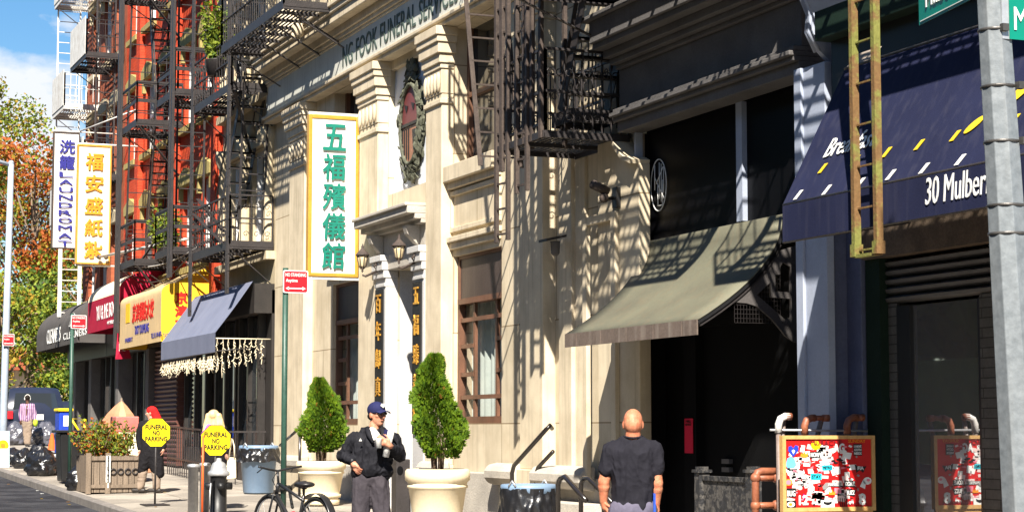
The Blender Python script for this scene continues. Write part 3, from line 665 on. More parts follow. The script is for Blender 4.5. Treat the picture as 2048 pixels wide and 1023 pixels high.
def fire_escape(name, label, x0, x1, p0, levels, m, group='iron fire escapes on the facades', style='flat', ladders=(), panel=None, extra=None, stairs=True):
    z0 = levels[0]
    t = thing(name, label, 'fire escape', ((x0 + x1) / 2, 9.98, z0), group)
    for i, z in enumerate(levels):
        flip = i % 2
        hole = None
        if stairs and i: hole = (x0 + .5, x0 + 1.5, p0 + .5, 9.9) if flip else (x1 - 1.5, x1 - .5, p0 + .5, 9.9)
        fe_part(t, 'platform', lambda b: (platform(b, x0, x1, p0, 9.985, z, hole=hole), brackets(b, x0, x1, p0, 9.99, z)), m)
        if style == 'flat': fe_part(t, 'railing', lambda b: (rail(b, x0, x1, p0, 9.96, z, rails=(.92, .58, .26), gap=.8), [b.bar((x0, p0, z + q), (x1, p0, z + q), .012, .085) for q in (.92, .5)], [b.bar((x0, p0, z + q), (x0, 9.96, z + q), .012, .085) for q in (.92, .5)]), m)
        else: fe_part(t, 'railing', lambda b: rail(b, x0, x1, p0, 9.96, z, ornate=(style == 'ornate'), gap=.2 if style == 'ornate' else .15), m)
        if stairs and i + 1 < len(levels):
            zn = levels[i + 1]
            xa, xb = ((x0 + 1.4, x1 - .4) if not flip else (x1 - 1.4, x0 + .4))
            if flip == 0: xa, xb = x0 + .55, x1 - .5
            else: xa, xb = x1 - .55, x0 + .5
            fe_part(t, 'stair', lambda b: stair(b, xa, zn, xb, z, 9.45, 9.93), m)
    if extra: extra(t)
    return t
# terracotta building
zA, zB = at_x(466, 487, 37.1)[2], at_x(467, 170, 37.1)[2]
def ex_tan(t):
    def posts(b):
        for x, zl in ((37.12, at_x(463, 586, 37.1)[2]), (40.3, at_x(392, 632, 40.3)[2])):
            for d in (0, .13): b.box(x + d, x + d + .05, 9.08, 9.12, zl, 16)
            for k in range(34): b.bar((x, 9.1, zl + .1 + k * .33), (x + .18, 9.1, zl + .1 + k * .33), .02)
    fe_part(t, 'guide_post', posts, M['iron'])
    fe_part(t, 'ladder', lambda b: ladder(b, 37.35, 9.35, 9.85, zA + .3, zB + .4, lean=-.35), M['iron'])
    for a_, c_, w_ in (((37.2, 9.2, zB - .1), (38.6, 9.9, zB - 1.1), .06), ((40.2, 9.1, zA + .9), (37.6, 9.1, zA + .05), .07), ((40.2, 9.2, zA + 1.2), (37.9, 9.2, zA + .3), .09)): fe_part(t, 'diagonal_brace', lambda b: b.bar(a_, c_, w_, .015), M['iron'])
fe_t = fire_escape('fire_escape', 'dark fire escape with scroll railing on cream terracotta tenement', 37.1, 40.4, 9.12, [zA, zB, zB * 2 - zA], M['iron'], style='ornate', extra=ex_tan)
# red building
zr = [at_x(288, 522, 45.3)[2], at_x(279, 243, 45.3)[2]]; zr.append(2 * zr[1] - zr[0])
def ex_red(t):
    def lad(b):
        ladder(b, 46.9, 9.0, 9.9, zr[0], zr[1], lean=-.3); ladder(b, 46.9, 9.0, 9.9, zr[1], zr[2], lean=-.3)
    fe_part(t, 'ladder', lad, M['iron'])
    fe_part(t, 'guide_post', lambda b: [b.box(47.3, 47.42, 8.84, 8.9, 3.55, 13.2), b.box(47.0, 47.06, 8.84, 8.9, 3.9, 13.2)], M['iron'])
    for z in zr: fe_part(t, 'diagonal_brace', lambda b: b.bar((45.3, 8.95, z - .1), (45.5, 9.95, z - 1.2), .09, .02), M['iron'])
    fe_part(t, 'diagonal_brace', lambda b: b.bar((45.4, 9.0, zr[0] - .1), (45.0, 9.6, zr[0] + .9), .1, .02), M['iron'])
fe_r = fire_escape('fire_escape', 'brown black fire escape with flat bar railings in front of red facade', 45.3, 47.3, 8.9, zr, M['iron'], extra=ex_red)
zq = [at_x(400, 500, 41.9)[2], at_x(397, 185, 41.9)[2]]; zq.append(2 * zq[1] - zq[0])
def ex_q(t):
    fe_part(t, 'ladder', lambda b: (ladder(b, 42.3, 9.2, 9.8, zq[0], zq[1] + .3), ladder(b, 42.3, 9.2, 9.8, zq[1], zq[2] + .3)), M['iron'])
    fe_part(t, 'guide_post', lambda b: [b.box(41.86, 41.96, 8.98, 9.04, zq[0] - .6, 14), b.box(42.1, 42.16, 8.98, 9.04, zq[0] - .6, 14)], M['iron'])
fe_q = fire_escape('fire_escape', 'narrow dark fire escape where red facade meets cream facade', 41.9, 43.7, 9.05, zq, M['iron'], extra=ex_q, stairs=False)
# orange building: white painted balconies with sheet metal fronts
zw_ = [at_x(182, 108, 52.7)[2]]; zw_.append(zw_[0] + 3.27); zw_.insert(0, zw_[0] - 3.27)
def panelfront(t, x0, x1, p0, zs_):
    for z in zs_: fe_part(t, 'sheet_panel', lambda b: b.box(x0 + .1, x1, p0 - .03, p0 - .015, z + .02, z + 1.05), M['iron_white'])
fe_w = fire_escape('fire_escape', 'grey fire escape balcony with sheet metal front above the yellow sign', 52.7, 55.2, 8.98, zw_, M['iron'], stairs=False, style='bars', extra=lambda t: (panelfront(t, 52.7, 55.2, 8.98, zw_), fe_part(t, 'ladder', lambda b: ladder(b, 53.0, 9.3, 9.8, zw_[0], zw_[2]), M['iron'])))
zv = [at_x(137, 211, 56.3)[2]]; zv.append(zv[0] + 3.27); zv.insert(0, zv[0] - 3.27)
def ex_v(t):
    panelfront(t, 56.3, 58.4, 9.0, zv)
    fe_part(t, 'ladder', lambda b: [ladder(b, 58.3, 9.1, 9.75, zv[1] - 2.0, zv[2] + 1, lean=.1)], M['iron_white'])
    fe_part(t, 'drop_ladder', lambda b: ladder(b, 56.2, 8.95, 9.5, at_x(112, 640, 58)[2], zv[0] + 1.2, wr=.11), M['iron_white'])
fe_v = fire_escape('fire_escape', 'white painted fire escape farthest along, with sky showing through its ladder', 56.3, 58.4, 9.0, zv, M['iron_white'], stairs=False, style='bars', extra=ex_v)
# funeral home: big balcony over the cornice
zc_ = at_x(605, 12, 32.0)[2]
def ex_f(t):
    for x in (32.3, 33.5, 34.8): fe_part(t, 'diagonal_brace', lambda b: b.bar((x, 9.0, zc_ - .05), (x, 9.95, zc_ - .6), .05, .02), M['iron'])
fe_f = fire_escape('fire_escape', 'long black balcony of a fire escape above the left end of carved cornice', 31.9, 36.3, 8.72, [zc_, zc_ + 3.3], M['iron'], style='bars', stairs=False, extra=ex_f)
# ------------------------------------------------------------------ fire escape over the right bay of the funeral home
zL = at_x(1205, 290, 21.6)[2]
def cage(t):
    x0, x1, p0, p1 = 20.95, 22.5, 8.86, 9.95
    fe_part(t, 'platform', lambda b: platform(b, x0, x1, p0, p1, zL, step=.07, edge=.08), M['iron'])
    for x, p, z0, w_ in ((21.8, 8.88, zL - .05, .07), (21.3, 8.86, zL - .05, .06), (21.9, 9.1, zL - .05, .07), (21.35, 9.3, zL - .1, .06), (22.2, 8.84, zL - .3, .09), (20.98, 8.84, zL - .05, .07), (21.55, 8.86, zL - .05, .05)):
        fe_part(t, 'guide_post', lambda b: b.box(x, x + w_, p - .015, p + .03, z0, zL + 6.2), M['iron_brown'])
    def lad2(b, xa, xb, za, zb):
        for x in (xa, xb): b.box(x - .03, x + .03, 8.83, 8.875, za, zb)
        n = int((zb - za) / .31)
        for k in range(n): z = za + .08 + k * .31; b.bar((xa, 8.855, z), (xb, 8.855, z + .015), .024)
    fe_part(t, 'drop_ladder', lambda b: lad2(b, 22.06, 22.44, zL - 1.15, zL + 6.2), M['iron_brown'])
    fe_part(t, 'drop_ladder', lambda b: lad2(b, 21.45, 21.78, zL - .62, zL + 6.2), M['iron_brown'])
    fe_part(t, 'leaning_ladder', lambda b: ladder(b, 22.85, 8.8, 9.35, zL - .15, zL + 3.0, lean=.75, wr=.06), M['iron_brown'])
    # steep stair coming down towards the cage and ending in a small slatted landing
    zt = at_x(1220, 5, 20.6)[2]; zb = at_x(1165, 240, 21.4)[2]
    fe_part(t, 'stair', lambda b: (stair(b, 19.9, zt + 1.6, 21.45, zb + .1, 9.28, 9.88, n=14, hand=False), b.bar((19.9, 9.28, zt + 2.4), (21.3, 9.28, zb + .6), .05, .02), b.bar((19.9, 9.88, zt + 2.4), (21.3, 9.88, zb + .6), .05, .02)), M['iron'])
    fe_part(t, 'landing', lambda b: platform(b, 21.0, 21.55, 9.22, 9.9, zb, step=.1), M['iron'])
    fe_part(t, 'railing', lambda b: (rail(b, 21.2, 22.9, 9.92, 9.96, zL + .15, h=1.25, rails=(1.25, .85, .4), ornate=True, gap=.2, sides=('f',)), rail(b, 20.96, 22.5, 8.88, 9.96, zL, h=1.0, rails=(1.0, .5), ornate=True, gap=.11, sides=('f', 'n', 'e')), b.bar((20.95, 8.87, zL + .12), (22.5, 8.87, zL + .12), .03)), M['iron'])
    # the balcony this cage hangs from
    zU = zL + 3.3
    fe_part(t, 'platform', lambda b: (platform(b, 20.9, 25.0, 8.85, 9.98, zU, step=.07), platform(b, 20.9, 25.0, 8.85, 9.98, zU + 3.3, step=.07)), M['iron'])
    fe_part(t, 'railing', lambda b: (rail(b, 20.9, 25.0, 8.85, 9.96, zU, rails=(.95, .5), gap=.14), rail(b, 20.9, 25.0, 8.85, 9.96, zU + 3.3, rails=(.95, .5), gap=.14)), M['iron'])
    fe_part(t, 'stair', lambda b: stair(b, 21.6, zU + 3.3, 24.4, zU, 9.3, 9.9), M['iron'])
fe_c = thing('fire_escape', 'tangled fire escape with drop ladders and steep stair at right end of funeral home', 'fire escape', (22, 9.98, zL), 'iron fire escapes on the facades')
cage(fe_c)
zG = zwt + 1.62
fe_g = fire_escape('fire_escape', 'black fire escape balcony just above the grey stone entablature', 16.35, 20.9, 8.2, [zG, zG + 3.2], M['iron'], style='bars', stairs=False)
zR = zwt + 1.35
fe_b = thing('fire_escape', 'fire escape above navy awning with long olive yellow drop ladder', 'fire escape', (14, 9.98, zR), 'iron fire escapes on the facades')
fe_part(fe_b, 'platform', lambda b: platform(b, 9.0, 15.3, 8.12, 9.98, zR, step=.085), M['iron'])
fe_part(fe_b, 'railing', lambda b: rail(b, 9.0, 15.3, 8.12, 9.96, zR, gap=.15), M['iron'])
fe_part(fe_b, 'kick_plate', lambda b: b.box(9.0, 15.3, 8.10, 8.116, zR - .12, zR + .35), M['iron'])
def dl(b):
    pl = 8.42; x0, x1 = fx(1752, pl, 300), fx(1708, pl, 300); z0 = at_p(1715, 508, pl)[2]
    for x in (x0, x1): b.box(x - .024, x + .024, pl - .02, pl + .04, z0, zR + 1)
    n = 9; 
    for k in range(14):
        z = z0 + .03 + k * .335; b.bar((x0, pl + .02, z), (x1, pl + .02, z), .022, .014)
    for x in (x0, x1): b.box(x - .034, x + .034, pl - .03, pl + .05, z0 - .02, z0 + .08)
    b.box(x0, x1, pl - .02, pl + .05, z0 - .03, z0 - .005)
fe_part(fe_b, 'drop_ladder', dl, M['rust_yellow'])

# ------------------------------------------------------------------ awnings
def at(name, label, cat, base, group=None): return thing(name, label, cat, base, group)
AG = 'awnings over the shopfronts'
# 1 sage copper canopy
M['bracket'] = mat('dark grey bracket paint', (.085, .078, .076), (.06, .055, .054), rough=.6, fine=.25, bump=.1)
ca = at('canopy', 'curved sage green copper canopy with brown lip over the black doorway', 'canopy', (19, 10, wz0))
xr, xl = fx(1566, 10, 430), fx(1285, 10, 480)
zt = fz(1566, 428); pb = 9.02; zb = at_p(1410, 637, pb)[2]; zl = at_p(1411, 666, pb - .06)[2]
prof = []
for k in range(13):
    t = k / 12; prof.append((10.0 + (pb - 10.0) * (t ** 1.55), zt + (zb - zt) * (t ** .80)))
b = mb(ca); b.grid(lambda u, v: (xl + (xr - xl) * u, prof[min(12, int(round(v * 12)))][0], prof[min(12, int(round(v * 12)))][1]), 8, 12)
b.build('copper_sheet', M['copper'], ca, solid=.012)
b = mb(ca); b.box(xr, xl, pb - .012, pb + .004, zl, zb + .004)
for k in range(5):
    x = xr + (xl - xr) * (k + .5) / 5; b.box(x - .004, x + .004, pb - .016, pb - .011, zl, zb)
b.build('lip', M['copper_lip'], ca)
for k in range(9):
    b = mb(ca); x = xr + .02 + (xl - xr - .04) * k / 8
    for (a, c), (d, e) in zip(prof[2:], prof[3:]): b.bar((x, a + .03, c - .05), (x, d + .03, e - .05), .03)
    b.build('rib', M['iron'], ca)
# pierced side plate under the curve
def plate_with_holes(name, outer, holes, x, th, m, parent):
    cu = bpy.data.curves.new('plate', 'CURVE'); cu.dimensions = '2D'; cu.fill_mode = 'BOTH'; cu.extrude = th / 2
    for lp in [outer] + holes:
        sp = cu.splines.new('POLY'); sp.points.add(len(lp) - 1); sp.use_cyclic_u = True
        for q, v in zip(sp.points, lp): q.co = (v[0], v[1], 0, 1)
    ob = bpy.data.objects.new('plate', cu); C.objects.link(ob); me = bpy.data.meshes.new_from_object(ob); bpy.data.objects.remove(ob); bpy.data.curves.remove(cu)
    o_ = org(parent)
    for v in me.vertices: v.co = (x + v.co.z - o_[0], -(v.co.x - o_[1]), v.co.y - o_[2])
    me.materials.clear(); me.materials.append(m); return link_mesh(name, me, parent)
def bp(x2, y2): q = at_x(1240 + x2 / 2, 512 + y2 / 2, xr + .03); return (q[1], q[2])
crv = [(q[0] + .012, q[1] - .035) for q in prof]
outer = [bp(710, 345), bp(710, -45)] + [q for q in crv if q[0] < 9.93 and q[1] > bp(505, 185)[1] - .02] + [bp(505, 188), bp(545, 200), bp(600, 245), bp(640, 292), bp(660, 318), bp(690, 340)]
holes = [[bp(620, 75), bp(640, 72), bp(640, 40), bp(652, 24), bp(680, 42), bp(680, 145), bp(620, 140)], [bp(547, 155), bp(600, 104), bp(602, 164), bp(680, 170), bp(682, 245), bp(660, 254)]]
plate_with_holes('side_bracket', outer, holes, xr + .035, .03, M['bracket'], ca)
b = mb(ca)
def crv_z(p): 
    for (a, c), (d, e) in zip(crv, crv[1:]):
        if d <= p <= a: return e + (c - e) * (p - d) / max(1e-6, a - d)
    return crv[0][1]
z_lo, z_hi = bp(0, 255)[1], bp(0, 20)[1]
for k in range(16):
    p_ = 9.45 + k * .035
    if crv_z(p_) - .04 > z_lo: b.box(xr + .034, xr + .037, p_, p_ + .003, z_lo, min(z_hi, crv_z(p_) - .04))
for k in range(22):
    zz_ = z_lo + k * .045; ps = [9.45 + .01 * i for i in range(53) if crv_z(9.45 + .01 * i) - .04 > zz_]
    if zz_ < z_hi and ps: b.box(xr + .034, xr + .037, ps[0], 9.97, zz_, zz_ + .003)
b.build('wire_mesh', M['iron'], ca)
b = mb(ca)
for (a, c), (d, e) in zip(crv, crv[1:]): b.bar((xr + .03, a, c + .005), (xr + .03, d, e + .005), .05, .05, up=(0, 0, 1))
b.build('edge_bar', M['black'], ca)
# 2 navy awning
na = at('awning', 'navy blue canvas awning lettered with a street number and road dashes', 'awning', (14, 10, 4), AG)
pt = 9.2; xn = fx(1690, pt, 150); xe = 9.6; ztop = fz(1690, 138, pt)
pbv = at_x(1566, 483, xn)[1]; zv0 = at_x(1566, 484, xn)[2]; zv1 = at_x(1568, 410, xn)[2]
b = mb(na)
b.grid(lambda u, v: (xn + (xe - xn) * u, pt + (pbv - pt) * v, ztop + (zv1 - ztop) * v - .004 * math.sin(math.pi * v)), 30, 8)
b.grid(lambda u, v: (xn + (xe - xn) * u, pbv - .004 * v, zv1 + (zv0 - zv1) * v), 30, 3)
b.build('canvas', M['canvas_blue'], na, fix=False)
b = mb(na)
for p, z in ((pbv + .01, zv0), (pbv + .01, zv1), (9.2, ztop)): b.tube([(xn, p, z), (xe, p, z)], .014, 6)
for x in (xn, (xn + xe) / 2): b.tube([(x, pbv, zv0), (x, 9.98, zv0 + .25)], .014, 6)
b.build('frame', M['iron'], na)
sv = Vector((0, pbv - pt, zv1 - ztop)); sl = sv.length; svn = sv.normalized()
def on_slope(px, py):                    # point of the slope seen at a pixel
    d = Vector(ray(px, py)); n = Vector((0, -svn.z, svn.y)); o = Vector((0, pt, ztop - CAMZ)); t = n.dot(o) / n.dot(d); q = d * t
    return Vector((q.x, q.y, q.z + CAMZ)) + n * (.02 if n.y < 0 else -.02)
up_w = W(-svn); nrm = Vector((-1, 0, 0)).cross(up_w)
ax_s = (Vector((-1, 0, 0)), up_w, nrm)
q0, q1 = on_slope(1655, 300), on_slope(1758, 270)
text_mesh('lettering', 'Breakfast', M['white_paint'], na, (q0 + q1) / 2 + Vector((0, .010, -.006)), abs(q0.x - q1.x), .19, axes=ax_s, depth=.003, shear=.25, bold=.004)
def dash(b, px, py, w_=.026, h_=.044):
    c = on_slope(px, py) + Vector((0, .012, -.008)); u = svn * h_; v = Vector((1, 0, 0)) * w_; s_ = Vector((.028, 0, 0))
    b.prism([c - u + v - s_, c - u - v - s_, c + u - v + s_, c + u + v + s_], (0, -.004, .002))
for px, py in ((1647, 337), (1712, 321), (1775, 305), (1840, 290), (1912, 272), (2030, 240)): b = mb(na); dash(b, px, py); b.build('yellow_dash', M['yellow_paint'], na)
for px, py, w1, h1 in ((1950, 250, .10, .045), (2036, 190, .14, .06)):
    b = mb(na); c = on_slope(px, py); b.prism([c + Vector((1, 0, 0)) * w1 * math.cos(k * .4488) + svn * (h1 * math.sin(k * .4488) + .5 * w1 * math.cos(k * .4488)) + Vector((0, .012, -.008)) for k in range(14)], (0, -.004, .002)); b.build('yellow_print', M['yellow_paint'], na)
for px, py in ((1598, 390), (1655, 380), (1722, 366), (1783, 350), (1850, 337), (1922, 320), (2000, 300)): b = mb(na); dash(b, px, py); b.build('white_dash', M['white_paint'], na)
xa1, xa0 = fx(1852, pbv, 385), fx(2037, pbv, 365)
text_mesh('lettering', '30 Mulberry St.', M['white_paint'], na, ((xa1 + xa0) / 2, pbv - .007, at_p(1945, 374, pbv)[2]), xa1 - xa0, .27, depth=.003, shear=.18, bold=.006)
b = mb(na); b.prism([(xn, pt, ztop), (xn - .4, pt, ztop), (xn - .4, pt + .12, ztop + .14), (xn, pt + .12, ztop + .14)], (0, .01, 0)); b.build('flap', M['taupe'], na)
# 3 grey awning of the terracotta tenement
M['canvas_grey'] = mat('blue grey canvas', (.155, .17, .235), (.125, .14, .20), rough=.8, nscale=2, fine=.12, bump=.08)
M['canvas_tan'] = mat('sun bleached tan canvas', (.58, .42, .22), (.48, .35, .19), rough=.85, nscale=2, fine=.1, streak=.3, streak_col=(.3, .24, .16))
M['canvas_yellow'] = mat('yellow canvas', (.76, .45, .025), (.68, .40, .025), rough=.8, fine=.06)
M['canvas_red'] = mat('crimson canvas', (.36, .008, .035), (.28, .006, .03), rough=.75, fine=.1)
M['canvas_cream'] = mat('cream canvas', (.78, .68, .48), (.68, .6, .44), rough=.8, fine=.08)
M['canvas_char'] = mat('charcoal canvas', (.085, .078, .075), (.065, .06, .058), rough=.8, fine=.12)
M['red_letters'] = mat('red lettering', (.62, .02, .012), rough=.6, fine=.1)
M['blue_letters'] = mat('blue lettering', (.03, .03, .22), rough=.6, fine=.1)
M['orange_letters'] = mat('orange lettering', (.80, .27, .02), rough=.6, fine=.1)
ga = at('awning', 'blue grey canvas awning with a hanging fringe of small lights', 'awning', (39.5, 10, 3.5), AG)
x0, x1, p0, pt = 37.08, 42.0, 8.86, 9.58
zt, zv1, zv0 = at_x(508, 562, 37.1)[2], at_x(437, 664, x0)[2], at_x(439, 704, x0)[2]
b = mb(ga)
b.grid(lambda u, v: (x0 + (x1 - x0) * u, pt + (p0 - pt) * v, zt + (zv1 - zt) * v - .02 * math.sin(math.pi * v)), 10, 6)
b.grid(lambda u, v: (x0 + (x1 - x0) * u, p0 - .002, zv1 + (zv0 - zv1) * v), 10, 2)
b.add([(x1, pt, zt), (x1, p0, zv1), (x1, p0, zv0), (x1, pt + .05, zv0)], [(0, 1, 2, 3)])
b.build('canvas', M['canvas_grey'], ga, fix=False)
b = mb(ga); rnd = random.Random(5); b.tube([(x0, p0, zv0), (x1, p0, zv0)], .012, 5); b.tube([(x0, p0, zv0 + .02), (x0, 9.6, zv0 + .1)], .012, 5)
b.build('frame', M['iron'], ga)
sl_ = thing('string_lights', 'pale icicle string lights hanging from the grey awning edge', 'string lights', (39.5, 8.9, zv0))
b = mb(sl_)
def drop(x, p, z, l):
    pts = [(x, p, z)]; 
    for k in range(1, 6): pts.append((x + rnd.uniform(-.03, .03), p + rnd.uniform(-.03, .03), z - l * k / 5))
    b.tube(pts, .006, 4, False)
    for k in range(1, int(l / .055)):
        zz = z - k * .055; a = rnd.uniform(0, 6.3); b.bar((x, p, zz), (x + .05 * math.cos(a), p + .05 * math.sin(a), zz - .04), .010)
for k in range(70): drop(x0 + (x1 - x0) * k / 69, p0 + .02 + rnd.uniform(-.03, .05), zv0 - .06, rnd.uniform(.18, .34))
for k in range(9): drop(x0 + .05, p0 + .05 + k * .11, zv0 + .26, rnd.uniform(.3, .75) * (1.25 if k in (5, 6) else 1))
b.tube([(x0 + .05, p0, zv0 + .27), (x0 + .05, 9.95, zv0 + .27)], .012, 5)
b.build('light_string', M['canvas_cream'], sl_, fix=False)
# 4 dumpling shop awning: tan front, yellow side
da = at('awning', 'box awning with bleached tan front and bright yellow side panel', 'awning', (44.7, 10, 3.5), AG)
x0, x1, p0 = 42.4, 47.1, 8.93
z0 = at_x(330, 682, x0)[2]; zc = at_x(331, 585, x0)[2]; zt = at_x(425, 530, x0)[2]
pr = [(p0, z0)] + [(p0 + .001, zc - .25 + .25 * k / 2) for k in range(1, 3)] + [(p0 + .3 * (1 - math.cos(k * math.pi / 12)), zc + .22 * math.sin(k * math.pi / 12)) for k in range(1, 7)] + [(10.0, zt)]
b = mb(da); n = len(pr) - 1
b.grid(lambda u, v: (x0 + (x1 - x0) * u, pr[int(round(v * n))][0], pr[int(round(v * n))][1]), 6, n); b.build('front_panel', M['canvas_tan'], da, fix=False)
for x in (x0 - .002, x1 + .002): b = mb(da); b.add([(x, p, z) for p, z in pr] + [(x, 10.0, z0)], [tuple(range(len(pr) + 1))]); b.build('side_panel', M['canvas_yellow'], da, fix=False)
text_mesh('lettering', '京\n津\n有\n味', M['red_letters'], da, (x0 - .006, 9.37, at_x(357, 635, x0)[2]), .26, 1.12, facing='x', depth=.004, linesp=1.1, fat=.012)
xm = lambda px, py: fx(px, p0, py)
zz = lambda px, py: at_p(px, py, p0)[2]
text_mesh('lettering', '京津锅贴水饺', M['red_letters'], da, ((xm(265, 628) + xm(308, 618)) / 2, p0 - .008, zz(287, 621)), xm(265, 620) - xm(308, 620), .42, depth=.004, shear=.2, fat=.012)
text_mesh('lettering', 'TASTY DUMPLING', M['blue_letters'], da, ((xm(270, 660) + xm(298, 655)) / 2, p0 - .008, zz(284, 657)), xm(270, 657) - xm(298, 657), .20, depth=.004, bold=.02)
text_mesh('lettering', '42 MULBERRY ST', M['blue_letters'], da, ((xm(251, 682) + xm(265, 680)) / 2, p0 - .008, zz(258, 679)), xm(251, 680) - xm(266, 680), .10, depth=.004)
text_mesh('lettering', 'TEL:212-349-0070', M['blue_letters'], da, ((xm(303, 672) + xm(323, 670)) / 2, p0 - .008, zz(313, 669)), xm(302, 670) - xm(323, 670), .11, depth=.004)
text_mesh('lettering', 'TASTY DUMPLING', M['blue_letters'], da, (x0 - .006, 9.22, z0 + .13), .5, .09, facing='x', depth=.004)
b = mb(da); b.box(xm(260, 625), xm(252, 625), p0 - .008, p0 - .002, zz(256, 645), zz(256, 607)); b.build('yellow_square', M['canvas_yellow'], da)
# 5 bookshop awning
ra = at('awning', 'crimson barrel awning with cream arched top and white lettering', 'awning', (49.3, 10, 3.5), AG)
x0, x1, p0 = 47.3, 51.4, 8.92
z0 = at_x(250, 652, x0)[2]; zc = z0 + .80
b = mb(ra); b.grid(lambda u, v: (x0 + (x1 - x0) * u, p0, z0 + .80 * v), 4, 3); b.build('red_panel', M['canvas_red'], ra, fix=False)
b = mb(ra)
b.grid(lambda u, v: (x0 + (x1 - x0) * u, p0 + 1.05 * (1 - math.cos(v * math.pi / 2)), zc + .60 * math.sin(v * math.pi / 2)), 4, 8); b.build('cream_top', M['canvas_cream'], ra, fix=False)
for x in (x0 - .003, x1 + .003):
    b = mb(ra); b.add([(x, p0, z0), (x, p0, zc)] + [(x, p0 + 1.05 * (1 - math.cos(k * math.pi / 16)), zc + .60 * math.sin(k * math.pi / 16)) for k in range(1, 9)] + [(x, 9.97, z0)], [tuple(range(11))]); b.build('side_panel', M['canvas_red'], ra, fix=False)
text_mesh('lettering', 'YU & ME BOOKS', M['white_paint'], ra, ((fx(194, p0) + fx(240, p0)) / 2, p0 - .008, z0 + .45), fx(194, p0) - fx(240, p0), .36, depth=.004, bold=.012)
text_mesh('lettering', '44 MULBERRY', M['white_paint'], ra, (fx(226, p0), p0 - .008, z0 + .14), fx(215, p0) - fx(236, p0), .09, depth=.004)
bn = thing('banner', 'narrow crimson banner hanging at the near end of crimson awning', 'banner', (47.2, 9.2, 3.6))
b = mb(bn); zb0, zb1 = at_x(240, 718, 47.2)[2], at_x(240, 610, 47.2)[2]
b.add([(47.2, 8.86, zb0), (47.2, 9.24, zb0 + .02), (47.16, 9.12, zb0 + .5), (47.2, 9.12, zb1), (47.2, 8.90, zb1), (47.23, 8.9, zb0 + .5)], [(0, 1, 2, 5), (5, 2, 3, 4)])
b.build('cloth', M['canvas_red'], bn, fix=False, solid=.006)
text_mesh('lettering', 'YU\n&\nME', M['white_paint'], bn, (47.13, 9.0, (zb0 + zb1) / 2 - .1), .16, .7, facing='x', depth=.004)
b = mb(bn); b.tube([(47.2, 8.86, zb1), (47.2, 9.95, zb1)], .015, 6); b.build('rod', M['iron'], bn)
# 6 cleaners awning
la = at('awning', 'charcoal rounded awning of the cleaners at the far end', 'awning', (56, 10, 3.5), AG)
x0, x1, p0 = 52.5, 59.6, 8.85
z0 = at_x(90, 704, 59.6)[2]
pr = [(p0, z0), (p0, z0 + .45)] + [(p0 + 1.1 * (1 - math.cos(k * math.pi / 16)), z0 + .45 + .85 * math.sin(k * math.pi / 16)) for k in range(1, 9)]
n = len(pr) - 1
b = mb(la); b.grid(lambda u, v: (x0 + (x1 - x0) * u, pr[int(round(v * n))][0], pr[int(round(v * n))][1]), 8, n)
for x in (x0, x1): b.add([(x, p, z) for p, z in pr] + [(x, pr[-1][0], z0)], [tuple(range(n + 2))])
b.build('canvas', M['canvas_char'], la, fix=False)
text_mesh('lettering', 'CLEANERS', M['white_paint'], la, ((fx(98, p0) + fx(121, p0)) / 2, p0 - .01, z0 + .35), fx(95, p0) - fx(122, p0), .40, depth=.004, bold=.01)
text_mesh('lettering', 'CLEANERS', M['white_paint'], la, ((fx(128, p0) + fx(176, p0)) / 2, p0 - .01, z0 + .24), fx(128, p0) - fx(174, p0), .18, depth=.004, bold=.015, spacing=1.2)
b = mb(la)
hx, hz = (fx(150, p0)), z0 + .62
b.tube([(hx - .75, p0 - .02, hz - .14), (hx, p0 - .02, hz + .16), (hx + .75, p0 - .02, hz - .14), (hx - .75, p0 - .02, hz - .14)], .02, 5)
b.build('hanger_emblem', M['white_paint'], la)

# ------------------------------------------------------------------ projecting signs
SG = 'vertical shop signs'
def blade(name, label, X, px0, px1, py0, py1, framem, panelm, th=.14, rim=.06):
    pm = at_x((px0 + px1) / 2, (py0 + py1) / 2, X)
    p0, p1 = at_x(px0, (py0 + py1) / 2, X)[1], at_x(px1, (py0 + py1) / 2, X)[1]; z0, z1 = at_x((px0 + px1) / 2, py1, X)[2], at_x((px0 + px1) / 2, py0, X)[2]
    t = thing(name, label, 'sign', (X + th / 2, (p0 + p1) / 2, z0), SG)
    b = mb(t); b.box(X + .02, X + th - .02, p0 + rim, p1 - rim, z0 + rim, z1 - rim); b.build('panel', panelm, t)
    b = mb(t)
    b.box(X, X + th, p0, p0 + rim, z0, z1); b.box(X, X + th, p1 - rim, p1, z0, z1); b.box(X, X + th, p0 + rim, p1 - rim, z0, z0 + rim); b.box(X, X + th, p0 + rim, p1 - rim, z1 - rim, z1)
    b.build('frame', framem, t, bevel=.008)
    return t, p0, p1, z0, z1
t, p0, p1, z0, z1 = blade('blade_sign', 'tall white sign in gold frame with five teal Chinese characters', 31.14, 617, 718, 231, 553, M['gold'], M['white_sign'])
for k, ch in enumerate('五福殯儀館'):
    text_mesh('lettering', ch, M['teal'], t, (31.13, (p0 + p1) / 2, z1 - (.36 + k * .485) * (z1 - z0) / 2.64), .40 * (p1 - p0) / .9, .42 * (z1 - z0) / 2.64, facing='x', depth=.006, bold=0, shear=.06, fat=.008)
for za_ in (z1 + .005, z0 - .05): b = mb(t); b.box(31.16, 31.22, p0, 9.99, za_, za_ + .045); b.build('bracket', M['iron_white'], t)
t, p0, p1, z0, z1 = blade('blade_sign', 'white sign with blue Chinese characters over the stacked word LAUNDROMAT', 53.0, 105, 158, 264, 497, M['iron_brown'], M['white_sign'], rim=.035)
H = z1 - z0
for k, ch in enumerate('洗籠'): text_mesh('lettering', ch, M['blue_letters'], t, (52.99, (p0 + p1) / 2 + .02, z1 - H * (.125 + .135 * k)), .40, .36, facing='x', depth=.006, bold=0, shear=.06, fat=.009)
